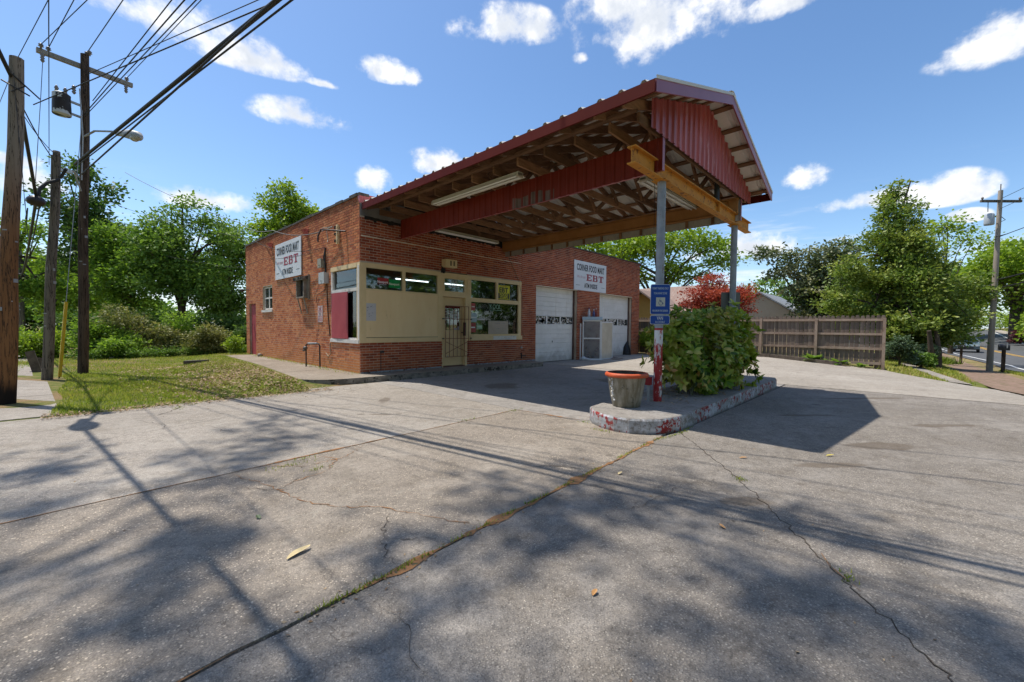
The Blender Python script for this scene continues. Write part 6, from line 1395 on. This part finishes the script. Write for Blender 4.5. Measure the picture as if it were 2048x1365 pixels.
# ------------------------------------------------------------------ foliage builders
def leafmesh(name, P, D, size, mat, rn, asp=.5):
    """four-cornered leaves at P pointing along D"""
    n = len(P); g_ = np.random.default_rng(n); D = D / np.linalg.norm(D, axis=1)[:, None]
    s = np.cross(D, g_.normal(size=(n, 3))); s /= np.linalg.norm(s, axis=1)[:, None] + 1e-9; sz = (size * g_.uniform(.45, 1.45, n))[:, None]
    V = np.stack([P - D * sz * .5, P + s * sz * asp * .5, P + D * sz * .5, P - s * sz * asp * .5], 1)
    return npmesh(name, V.reshape(-1, 3), np.arange(4 * n).reshape(-1, 4), mat, np.clip(rn, 0, 1))
def crown_points(blobs, nclump, per, spread, seed, hollow=.55):
    g_ = np.random.default_rng(seed); B = np.array(blobs, float); vol = B[:, 3] * B[:, 4] * B[:, 5]; pr = vol ** .75; pr /= pr.sum()
    idx = g_.choice(len(B), nclump, p=pr); u = g_.normal(size=(nclump, 3)); u /= np.linalg.norm(u, axis=1)[:, None]
    r = (hollow + (1 - hollow) * g_.random(nclump)) * g_.uniform(.75, 1.12, nclump)
    c = B[idx, :3] + u * B[idx, 3:6] * r[:, None]
    base = g_.random(nclump) * .58 + .06 + .18 * u[:, 2]
    n_ = (per * g_.uniform(.4, 1.5, nclump)).astype(int); rep = np.repeat(np.arange(nclump), n_)
    P = c[rep] + g_.normal(size=(len(rep), 3)) * np.array([1, 1, .55]) * (spread * g_.uniform(.6, 1.3, nclump))[rep][:, None]
    D = (P - c[rep]) * 1.2 / spread + g_.normal(size=(len(rep), 3)) * .8 + np.array([0, 0, -.15])
    return P, D, base[rep] + g_.random(len(rep)) * .38, c
def tree(name, base, blobs, nclump, per, spread, size, mat, label, cat='tree', seed=1, tr=.18, group=None, trunk=BARK, hollow=.5, limbs=1, asp=.55, fork=.45, dark=0.0):
    base = Vector(base); t = thing(name, base, label, cat, group)
    P, D, rn, cl = crown_points(blobs, nclump, per, spread, seed, hollow)
    me = leafmesh('crown', P - np.array(base), D, size, mat, rn - dark, asp); link('crown', me, t)
    if tr:
        B = np.array(blobs); ctr = Vector(B[:, :3].mean(0)); topz = max(b_[2] + b_[5] * .5 for b_ in blobs); rs = random.Random(seed)
        b = MB(); pts = [base - Vector((0, 0, .15))]
        ax = Vector((ctr.x, ctr.y, topz))
        for k in range(1, 7): t_ = k / 6; p = base.lerp(ax, t_); pts.append(p + Vector((rs.uniform(-1, 1), rs.uniform(-1, 1), 0)) * tr * .9)
        b.tube(pts, [tr * (1.25 - 1.1 * k / 6) for k in range(7)], 9)
        for bl in blobs:
            for q in range(limbs):
                s0 = base.lerp(ax, rs.uniform(.2, fork + .2)); e = Vector(bl[:3]) + Vector((rs.uniform(-.5, .5) * bl[3], rs.uniform(-.5, .5) * bl[4], rs.uniform(-.2, .6) * bl[5])); m_ = s0.lerp(e, .5) + Vector((0, 0, .08 * (e - s0).length))
                b.tube([s0, m_, e], [tr * .42, tr * .28, tr * .08], 6)
        cl2 = cl[np.random.default_rng(seed).choice(len(cl), min(len(cl), 60), replace=False)]
        for c in cl2:
            bi = int(np.argmin(((B[:, :3] - c) ** 2).sum(1))); s0 = Vector(B[bi, :3]); b.tube([s0.lerp(Vector(c), .1), s0.lerp(Vector(c), .6) + Vector((0, 0, .1)), Vector(c)], [tr * .15, tr * .09, tr * .03], 4, False)
        b.build('trunk', trunk, t)
    return t
def blobset(c, rad, n, br, seed, flat=.75):
    g_ = np.random.default_rng(seed); out = []
    for i in range(n):
        u = g_.normal(size=3); u /= np.linalg.norm(u); k = g_.uniform(.35, .85); r = br * g_.uniform(.75, 1.25)
        out.append((c[0] + u[0] * rad[0] * k, c[1] + u[1] * rad[1] * k, c[2] + u[2] * rad[2] * k, r, r, r * flat))
    return out
GT = 'trees behind the lawn'
tree('tree', (-4.6, 21.8, -.2), blobset((-4.2, 21.8, 5.6), (1.9, 1.7, 3.6), 12, 1.0, 3) + [(-4.9, 21.7, 9.0, .9, .8, .9), (-3.6, 21.7, 8.3, .7, .7, .8), (-5.6, 21.8, 7.6, .9, .8, .8)], 520, 26, .30, .20, LEAF_DARK, 'tall dark-leaved tree rising right behind the tall brown pole', seed=3, group=GT, limbs=1, dark=.05)
tree('tree', (-1.2, 17.3, -.1), blobset((-.9, 17.3, 4.4), (2.6, 2.0, 2.9), 24, 1.05, 5) + [(-.6, 17.2, 6.9, 1.2, 1, .9), (-1.6, 17.2, 6.2, 1.1, 1, .9), (.4, 17.2, 6.2, 1.0, 1, .9), (-2.4, 17.3, 5.4, 1, 1, .8)], 1150, 28, .30, .155, LEAF_MID, 'broad mid-green tree in the middle of the lawn edge', seed=5, group=GT)
tree('tree', (-3.2, 19.5, -.1), blobset((-2.9, 19.3, 4.0), (1.6, 1.5, 2.8), 14, .9, 7), 640, 28, .30, .155, LEAF_FRESH, 'paler slender tree between the dark tree and the broad tree', seed=7, group=GT)
tree('tree', (1.2, 18.5, -.1), blobset((1.3, 18.5, 4.4), (1.7, 1.6, 2.7), 10, 1.0, 9), 560, 28, .30, .16, LEAF_MID, 'dense-crowned tree just left of the back corner of the shop', seed=9, group=GT)
tree('tree', (-7.9, 27.5, -.2), [(-8.6, 27.5, 6.6, 1.1, 1, .7), (-7.4, 27.5, 5.9, 1.0, .9, .6), (-9.8, 28, 7.5, 1.4, 1.2, .9), (-6.6, 27.6, 6.6, .8, .8, .6)] + blobset((-6.0, 28, 4.2), (1.5, 1.4, 2.0), 6, .9, 12), 420, 22, .36, .2, LEAF_FRESH, 'ivy-clad tree with bare forking limbs between the poles', seed=12, group=GT, tr=.22)
tree('tree', (-6.4, 33, -.2), blobset((-6, 33, 3.4), (3.0, 2, 2.6), 10, 1.2, 14), 420, 22, .4, .26, LEAF_BRIGHT, 'light green tree low behind the short grey pole', seed=14, group=GT)
tree('tree', (5.6, 19.2, -.1), [(4.3, 19, 8.6, 1.5, 1.4, 1.0), (5.6, 19, 8.4, 1.2, 1.2, .8), (3.5, 19, 7.2, 1.2, 1.2, .8), (5.0, 19, 7.0, 1.4, 1.3, .9), (3.3, 18.6, 6.1, .8, .8, .6), (4.2, 19, 9.7, .8, .7, .7), (6.2, 19, 7.2, .8, .8, .6)], 430, 26, .28, .20, LEAF_BRIGHT, 'bright yellow-green maple rising over the shop roof', seed=15, group=GT, tr=.16)
tree('tree', (9.5, 24, -.1), blobset((9.4, 24, 9.0), (1.0, 1, 1.2), 4, .8, 17), 120, 22, .3, .2, LEAF_DARK, 'dark treetop just showing over the shop parapet', seed=17, group=GT)
for i, (x, y, rx_, rz_, mt, lb) in enumerate([(-4.2, 13.1, 1.0, .8, LEAF_FRESH, 'green leafy bush beside the tall brown pole'), (-3.0, 13.2, 1.35, 1.15, LEAF_BRONZE, 'large rounded bronze-green bush'), (-1.7, 14.3, 1.1, 1.0, LEAF_FRESH, 'light green bush between the two bronze ones'), (-1.1, 12.0, .85, .75, LEAF_BRONZE, 'smaller rounded bronze bush right of the large one'), (.2, 13.0, 1.1, .85, LEAF_DARK, 'dark green bush at the back corner of the shop'), (-3.6, 12.3, .7, .5, LEAF_FRESH, 'low green bush at the foot of the bronze bush'), (-5.9, 14.0, .9, .55, LEAF_BRIGHT, 'low bright bush behind the short grey pole'), (-7.2, 17, 1.0, .8, LEAF_FRESH, 'green bush beside the sidewalk behind the front pole')]):
    tree('bush', (x, y, gz(x, y)), blobset((x, y, gz(x, y) + rz_ * .95), (rx_, rx_ * .8, rz_ * .8), 9, rx_ * .45, 40 + i) + [(x, y, gz(x, y) + .35, rx_, rx_ * .8, .45)], 260, 34, .16, .095, mt, lb + ' at the lawn edge', 'bush', 40 + i, .05, 'bushes along the lawn edge')
tree('undergrowth', (-1.5, 14.6, -.14), [(-5 + 1.0 * k, 15.5 + .4 * math.sin(k), .9, .8, .7, .9) for k in range(9)], 520, 28, .25, .14, LEAF_DARK, None, None, 61, 0)['kind'] = 'stuff'
tree('ground_cover', (-1.5, 12.2, -.14), [(-4.6 + .6 * k, 11.9 + .25 * math.sin(k * 2), .06, .35, .25, .16) for k in range(10)], 300, 26, .10, .07, LEAF_MID, None, None, 62, 0)['kind'] = 'stuff'
tree('bush', (-.35, 10.5, -.1), [(-.35, 10.5, .35, .3, .3, .45)], 60, 26, .1, .08, LEAF_BRIGHT, 'yellow-green weed clump at the back corner by the red side door', 'bush', 63, .02)
# far woods
tree('far_woods', (-10, 70, 0), blobset((-12, 75, 4.0), (16, 4, 3), 30, 3.0, 71), 900, 22, 1.0, .6, LEAF_MID, None, None, 71, 0)['kind'] = 'stuff'
tree('far_woods', (10, 60, 0), blobset((4, 62, 2.0), (14, 4, 1.6), 24, 2.2, 72), 600, 22, .8, .5, LEAF_MID, None, None, 72, 0)['kind'] = 'stuff'
# behind the garage and to the right
GR = 'trees on the right'
tree('tree', (26.0, 4.6, 0), [(24.2, 6.6, 7.0, 2.3, 2.2, 1.5), (25.5, 4.8, 7.6, 2.4, 2.2, 1.5), (27.4, 2.6, 7.9, 2.0, 2, 1.2), (28.6, 1.2, 7.4, 1.4, 1.4, .9), (29.2, .6, 6.4, 1.1, 1.1, .8), (27, 3.2, 5.6, 1.5, 1.5, 1.0), (22.6, 8.4, 7.2, 2, 2, 1.3), (28.4, 1.8, 5.2, .8, .8, .5), (24.5, 6.2, 5.2, 1.8, 1.8, 1)], 620, 24, .42, .25, LEAF_BRIGHT, 'spreading bright green tree over the garage roof end', seed=81, group=GR, tr=.28, limbs=2)
tree('tree', (34, 2.5, 0), blobset((34, 2.4, 3.6), (2.2, 2.0, 1.6), 7, 1.2, 83), 300, 24, .35, .24, LEAF_BRIGHT, 'rounded bright tree low behind the brown roof', seed=83, group=GR)
tree('tree', (46, 1.0, 0), blobset((46, 1.0, 4.4), (5, 4, 2.2), 12, 1.8, 84), 460, 24, .5, .34, LEAF_MID, 'mid-green trees seen beyond the far grey post', seed=84, group=GR)
tree('tree', (50, -7, 0), blobset((50, -6.5, 5.0), (5, 4, 2.4), 12, 1.9, 85), 460, 24, .5, .34, LEAF_DARK, 'dark rounded tree behind the grey house', seed=85, group=GR)
tree('tree', (24.6, -5.6, 0), [(24.2, -5.6, 3.2, 1.3, 1.2, 1.3), (25.2, -6.2, 3.6, 1.7, 1.5, 1.7), (24.2, -5.2, 5.0, 1.3, 1.2, 1.0), (23.6, -3.6, 5.6, .9, .8, .5), (25.4, -6.8, 5.6, 1.2, 1.2, .9), (23.6, -4.2, 4.4, .7, .7, .5), (25.6, -7.2, 2.2, 1.4, 1.2, 1.2), (24.2, -6.0, 1.6, 1.2, 1.1, 1.0)], 620, 30, .27, .20, LEAF_GLOSS, 'glossy dark magnolia left of the tall cone-shaped tree', seed=86, group=GR, tr=.14, asp=.5)
cone = []
gcn = np.random.default_rng(9)
for k in range(34):
    z = .9 + 7.0 * (k / 33); rad = max(.28, 2.7 * (1 - (z - .9) / 7.6) ** .72); 
    for q in range(2 if z < 6 else 1):
        a = gcn.uniform(0, 6.28); rr_ = rad * gcn.uniform(.3, .78); cone.append((22.4 + rr_ * math.cos(a), -9.3 + rr_ * math.sin(a), z + gcn.uniform(-.2, .2), rad * .40 + .12, rad * .40 + .12, .55))
cone += [(21.6, -8.6, 1.4, 1.2, 1.1, .9), (22.6, -10.2, 1.3, 1.2, 1.1, .9), (23.4, -10.9, 1.6, 1.1, 1, .8), (24.2, -11.6, 3.4, 1.1, .9, .7), (24.8, -12.2, 3.0, .8, .7, .5), (24.0, -11.2, 2.2, 1.0, .9, .6), (20.6, -7.2, 2.6, .9, .9, .9), (20.8, -7.6, 4.0, .7, .7, .8)]
tree('tree', (22.4, -9.3, gz(22.4, -9.3)), cone, 2400, 34, .22, .15, LEAF_OLIVE, 'tall cone-shaped fresh green tree beyond the end of the fence', seed=88, group=GR, tr=.17, hollow=.35, limbs=1, asp=.5)
tree('tree', (31, -11.6, 0), [(31.5, -11.2, 7.4, 1.6, 1.2, .5), (33, -12.2, 6.8, 1.2, 1.0, .4), (30, -10.2, 6.2, 1.2, 1, .5)], 110, 14, .4, .2, LEAF_BRIGHT, 'airy thin-leaved tree just right of the cone-shaped tree', seed=90, group=GR, tr=.10, limbs=2)
for i, (x, y, c, rad, n_, mt, lb) in enumerate([(82, -20, (82, -20.5, 9.5), (9, 7, 5), 18, LEAF_BRIGHT, 'big bright spreading tree at the right edge across the street'), (74, -8.5, (74, -8.5, 6.5), (5, 5, 4), 12, LEAF_MID, 'tree over the far bend of the street'), (98, -14, (98, -14, 8), (8, 7, 4.5), 14, LEAF_BRIGHT, 'pale far tree behind the right pole'), (66, -25, (66, -25, 8.0), (6, 5, 4.6), 12, LEAF_MID, 'darker tree at the far right edge'), (115, -2, (115, -2, 8), (12, 8, 5), 14, LEAF_MID, 'far tree closing the end of the street')]):
    tree('tree', (x, y, gz(x, y)), blobset(c, rad, n_, 2.6, 95 + i), 520, 26, .75, .5, mt, lb, seed=95 + i, group=GR, tr=.5)
for i, (x, y, rx_, rz_, mt, lb) in enumerate([(18.2, -9.55, .75, .62, LEAF_BLUE, 'grey-green shrub beside the end post of the fence'), (20.4, -10.1, .7, .6, LEAF_BLUE, 'second grey-green shrub, under the cone-shaped tree'), (18.9, -10.2, .5, .4, LEAF_MID, 'low shrub between the two grey-green ones'), (76, -20.5, 1.6, 1.1, LEAF_MAROON, 'round maroon bush across the street'), (62, -21.0, 1.3, .6, LEAF_DARK, 'low dark bush across the street'), (58, -22, 1.6, .7, LEAF_MID, 'low green bush across the street near the right pole'), (14.95, -.4, .75, .85, LEAF_BRIGHT, 'bright green bush at the end of the garage wall'), (15.0, .9, .8, .8, LEAF_MID, 'leafy bush behind the garage corner')]):
    z = gz(x, y); sz = .085 if x < 30 else .2
    tree('bush', (x, y, z), blobset((x, y, z + rz_), (rx_ * .8, rx_ * .8, rz_ * .7), 8, rx_ * .45, 120 + i), 200, 30, rx_ * .12, sz, mt, lb, 'bush', 120 + i, .035 if x < 30 else .06)
b = MB(); rs = random.Random(9)
for k, (x, y, ln) in enumerate(((20.5, -10.75, .1), (20.0, -10.5, -.15))): 
    tt = thing('sapling', (x, y, gz(x, y)), ('dark short trunk under the cone-shaped tree, right one', 'dark short trunk under the cone-shaped tree, left one')[k], 'tree', 'trunks under the cone tree'); MB().tube([(x, y, gz(x, y) - .1), (x + ln, y, .3), (x + ln * 2.5, y + .1, 1.2)], [.13, .10, .07], 9).build('trunk', BARK, tt)
tree('hedge_mass', (90, -22, 0), [(x, -21.5 - .25 * (x - 60) * .3 + 1.5 * math.sin(x), 2.0 + gz(x, -22), 2.6, 2.0, 2.2) for x in range(64, 118, 3)] + [(120 + 2 * math.sin(y), y, 3, 3, 3, 3.2) for y in range(-30, 6, 4)], 1500, 24, .5, .34, LEAF_BRIGHT, None, None, 151, 0)['kind'] = 'stuff'
# red maple
tree('japanese_maple', (16.6, -3.0, 0), blobset((16.6, -3.0, 2.5), (1.55, 1.55, .95), 22, .6, 131, .55) + [(16.4, -2.9, 3.5, .75, .75, .4), (17, -4.2, 3.0, .55, .55, .35), (16.2, -2.2, 2.9, .7, .7, .4)], 760, 32, .16, .085, LEAF_RED, 'red-leaved Japanese maple behind the island shrub', 'tree', 131, .07)
# hostas and strip plants by the fence
def hosta(x, y, n_, s, label):
    z = gz(x, y) + .02; t = thing('hosta', (x, y, z), label, 'plant', 'plants along the fence'); g_ = np.random.default_rng(int(x * 100 + y * 10)); Vs, Fs, rn = [], [], []
    A0, F0 = leaf_template(1, .6, .35)
    for k in range(n_):
        th = g_.uniform(0, 6.28); el = g_.uniform(.15, 1.1); xa = np.array([math.cos(th) * math.cos(el), math.sin(th) * math.cos(el), math.sin(el)]); ya = np.array([-math.sin(th), math.cos(th), 0]); za = np.cross(xa, ya)
        L = s * g_.uniform(.6, 1.1); Vs.append(np.array([math.cos(th) * .05, math.sin(th) * .05, .02]) + A0 @ np.stack([xa, ya, za], 1).T * L); Fs.append(F0 + 8 * k); rn += [g_.random() * .6 + .25] * 8
    link('foliage', npmesh('foliage', np.concatenate(Vs), np.concatenate(Fs), LEAF_MID, rn, True), t)
hosta(14.93, -7.15, 40, .42, 'leafy hosta clump at the foot of the middle fence post'); hosta(14.9, -7.95, 34, .34, 'smaller hosta clump right of the first one'); hosta(14.95, -5.0, 26, .25, 'low leafy plant at the left end of the planting strip'); hosta(14.95, -8.6, 22, .22, 'sparse low plant near the fence end post')
tag(link('strip_grass', blades('strip_grass', [(x, y, gz(x, y) + .0) for x, y in zip(np.random.default_rng(1).uniform(12.6, 26, 14000), np.random.default_rng(2).uniform(-13.4, -9.0, 14000)) if not (y > lotlo(min(x, 15.0)) and x < 15.2) and abs(y + 12.1) > .85 and (x < 20 or y < -12.9 or y > -11.1) and not (x < 21 and -11.22 < y - (x - 13.2) * .173 < -10.72)], .10, .014, GRASS, .5, 17, .2)), kind='stuff')
tag(link('tuft_grass', blades('tuft_grass', [(31.5 + a, -11.3 + c, gz(31.5, -11.3)) for a, c in np.random.default_rng(4).normal(0, .28, (700, 2))], .45, .02, GRASS, .5, 18, -.2)), kind='stuff')
# houses
def house(name, label, corners, zb, ze, ridge, wallm, roofm, over=.35):
    """gabled house: corners (x0,x1,y0,y1), ridge ('x' or 'y', height)"""
    x0, x1, y0, y1 = corners; t = thing(name, ((x0 + x1) / 2, (y0 + y1) / 2, zb), label, 'house'); ax, zr = ridge; b = MB(); b.prism([(x0, y0), (x1, y0), (x1, y1), (x0, y1)], zb, ze)
    xm, ym = (x0 + x1) / 2, (y0 + y1) / 2
    if ax == 'x':
        for x, s in ((x0, -1), (x1, 1)): b.poly([(x, y0, ze), (x, y1, ze), (x, ym, zr)][::-s])
    else:
        for y, s in ((y0, 1), (y1, -1)): b.poly([(x0, y, ze), (x1, y, ze), (xm, y, zr)][::s])
    b.build('wall', wallm, t)
    rb = MB(); th = Vector((0, 0, .10)); o = over; k = (zr - ze) / ((y1 - y0) / 2 if ax == 'x' else (x1 - x0) / 2); zlo = ze - o * k + .06
    quads = ([[(x0 - o, y0 - o, zlo), (x1 + o, y0 - o, zlo), (x1 + o, ym, zr + .06), (x0 - o, ym, zr + .06)], [(x1 + o, y1 + o, zlo), (x0 - o, y1 + o, zlo), (x0 - o, ym, zr + .06), (x1 + o, ym, zr + .06)]] if ax == 'x' else
             [[(x0 - o, y1 + o, zlo), (x0 - o, y0 - o, zlo), (xm, y0 - o, zr + .06), (xm, y1 + o, zr + .06)], [(x1 + o, y0 - o, zlo), (x1 + o, y1 + o, zlo), (xm, y1 + o, zr + .06), (xm, y0 - o, zr + .06)]])
    for q in quads:
        q = [Vector(p) for p in q]; rb.poly([p + th for p in q]); rb.poly(q[::-1])
        for a, c in zip(q, q[1:] + q[:1]): rb.poly([a, c, c + th, a + th])
    rb.build('roof', roofm, t); return t
def shingle(name, c1, c2):
    m = Mat(name); n = m.noise(m.c, 8, 5, .65); br = m.add('ShaderNodeTexBrick', None, Vector=m.vmath('MULTIPLY', m.c, (1, 1, 1)).outputs[0], Scale=1.0, Color1=(*c1, 1), Color2=(*c2, 1), Mortar=(*[x * .7 for x in c1], 1)); br.inputs['Brick Width'].default_value = .3; br.inputs['Row Height'].default_value = .14; br.inputs['Mortar Size'].default_value = .008
    return m.set(m.mix(.45, br.outputs[0], m.mix(n, c1, c2)), .95, 0, .1, n, .01)
SH_B = shingle('brown_shingles', (.25, .18, .15), (.33, .25, .21)); SH_G = shingle('grey_shingles', (.20, .22, .24), (.28, .30, .325))
YSID = plain('yellow_siding', (.58, .36, .10), .6); TRIMW = plain('white_trim', (.68, .66, .62))
hy = house('house', 'yellow house with a brown shingle roof behind the fence and the garage', (19.0, 23.0, -1.6, 8.0), -.2, 2.15, ('y', 3.65), YSID, SH_B)
for i in range(11):
    z = 2.2 + .13 * i; k = (3.65 - z) / 1.5 * 2.0
    if k > .1: MB().bar((21 - k, -1.62, z), (21 + k, -1.62, z), .03, .11).build('siding_board', YSID, hy)
for s in (-1, 1): MB().bar((21 + s * 2.3, -1.97, 1.98), (21, -1.97, 3.74), .04, .16).build('barge_board', TRIMW, hy)
wy = house('house_wing', 'low front wing of the yellow house with a brown roof slope', (17.3, 27.0, -.9, 3.2), -.2, 1.75, ('x', 3.2), YSID, SH_B, .45)
wy['category'] = 'house'
MB().bar((16.8, -1.37, 1.62), (27.5, -1.37, 1.62), .05, .14).build('gutter', TRIMW, wy)
for x in (19.0, 22.4): 
    f = MB().box(x, x + 1.0, -.93, -.905, .5, 1.4).build('window', TRIMW, wy); MB().box(x + .07, x + .93, -.945, -.932, .56, 1.34).build('pane', plain('dark_pane', (.03, .035, .04), .08), f)
hg = house('house', 'low grey-roofed house behind the maple and the fence', (26.0, 31.5, -4.8, -.6), -.3, 2.1, ('x', 3.5), plain('cream_siding', (.45, .40, .30)), SH_G)
h2 = house('house', 'small grey gable beside the low grey-roofed house', (26.6, 28.8, -6.0, -4.0), -.3, 1.9, ('y', 2.75), plain('buff_siding', (.42, .35, .26)), SH_G)
h3 = house('house', 'dark-roofed house almost hidden by the magnolia', (34, 40, -9.0, -4.5), -.3, 1.7, ('x', 3.0), plain('grey_siding', (.3, .3, .3)), SH_G)
# tall street tree outside the frame whose branches reach overhead and dapple the concrete
gd = np.random.default_rng(77); cl = []
DAP = [(-6.4, -2.3, -4.9, -3.1, .62), (-6.2, -3.1, -5.4, -4.5, .7), (-6.0, -3.9, -6.9, -5.2, .95), (-5.8, -4.2, -8.2, -6.4, 1.25), (-5.1, -3.7, -9.4, -7.6, 1.25), (-3.8, -2.3, -9.8, -7.3, 1.3), (-2.7, -1.2, -9.5, -7.5, 1.15), (-3.4, -1.7, -11, -9.2, 1.25), (-1.8, -.8, -9.9, -8.8, 1.1), (-6.8, -4.0, -13, -9.2, 1.2), (-4, -1.8, -13, -10.5, 1.2), (-2.4, -1.3, -7.7, -6.9, .6)]
for (xa, xb, ya, yb, dn) in DAP:
    for _ in range(int((xb - xa) * (yb - ya) * dn * 3.7)): cl.append((gd.uniform(xa, xb), gd.uniform(ya, yb)))
Pc = []
for (x, y) in cl:
    h = gd.uniform(15.0, 20); Pc.append((x + SUN.x / SUN.z * (h + .14), y + SUN.y / SUN.z * (h + .14), h))
Pc = np.array(Pc); n_ = gd.integers(24, 60, len(Pc)); rep = np.repeat(np.arange(len(Pc)), n_)
P = Pc[rep] + gd.normal(size=(len(rep), 3)) * np.array([.19, .19, .2]) * gd.uniform(.6, 1.4, len(Pc))[rep][:, None]
base = Vector((-9.8, -4.6, -.14)); ot = thing('street_tree', base, 'tall street tree beside the camera whose branches shade the foreground', 'tree')
link('crown', leafmesh('crown', P - np.array(base), gd.normal(size=P.shape), .17, LEAF_MID, gd.random(len(P)), .6), ot)
b = MB(); b.tube([base - Vector((0, 0, .2)), base + Vector((.2, .1, 4)), base + Vector((.8, .2, 8)), base + Vector((1.8, 1.0, 13)), base + Vector((3.2, 2.2, 16.5))], [.42, .33, .27, .19, .1], 12)
for k in range(26):
    e = Vector(Pc[gd.integers(len(Pc))]); s0 = base + Vector((.8, .2, 8)).lerp(Vector((2.4, 1.6, 15)), gd.random()); m_ = s0.lerp(e, .55) + Vector((0, 0, .4)); b.tube([s0, m_, e], [.05, .03, .010], 6)
b.build('trunk', BARK, ot)

# the tree line across the street behind the camera (what the shop windows look out on)
tree('roadside_woods', (5, -32, -.2), [(x, -31 - 3 * math.sin(x), h_, 3.4, 2.6, 3.4) for x in range(-26, 46, 4) for h_ in (2.5, 6.5, 10.5 + 1.5 * math.sin(x * 3))] + [(-25 - 2 * math.sin(y), y, h_, 2.6, 3.4, 3.4) for y in range(-30, 6, 4) for h_ in (2.5, 6.5, 10)], 2600, 18, .75, .6, LEAF_MID, None, None, 201, 0)['kind'] = 'stuff'
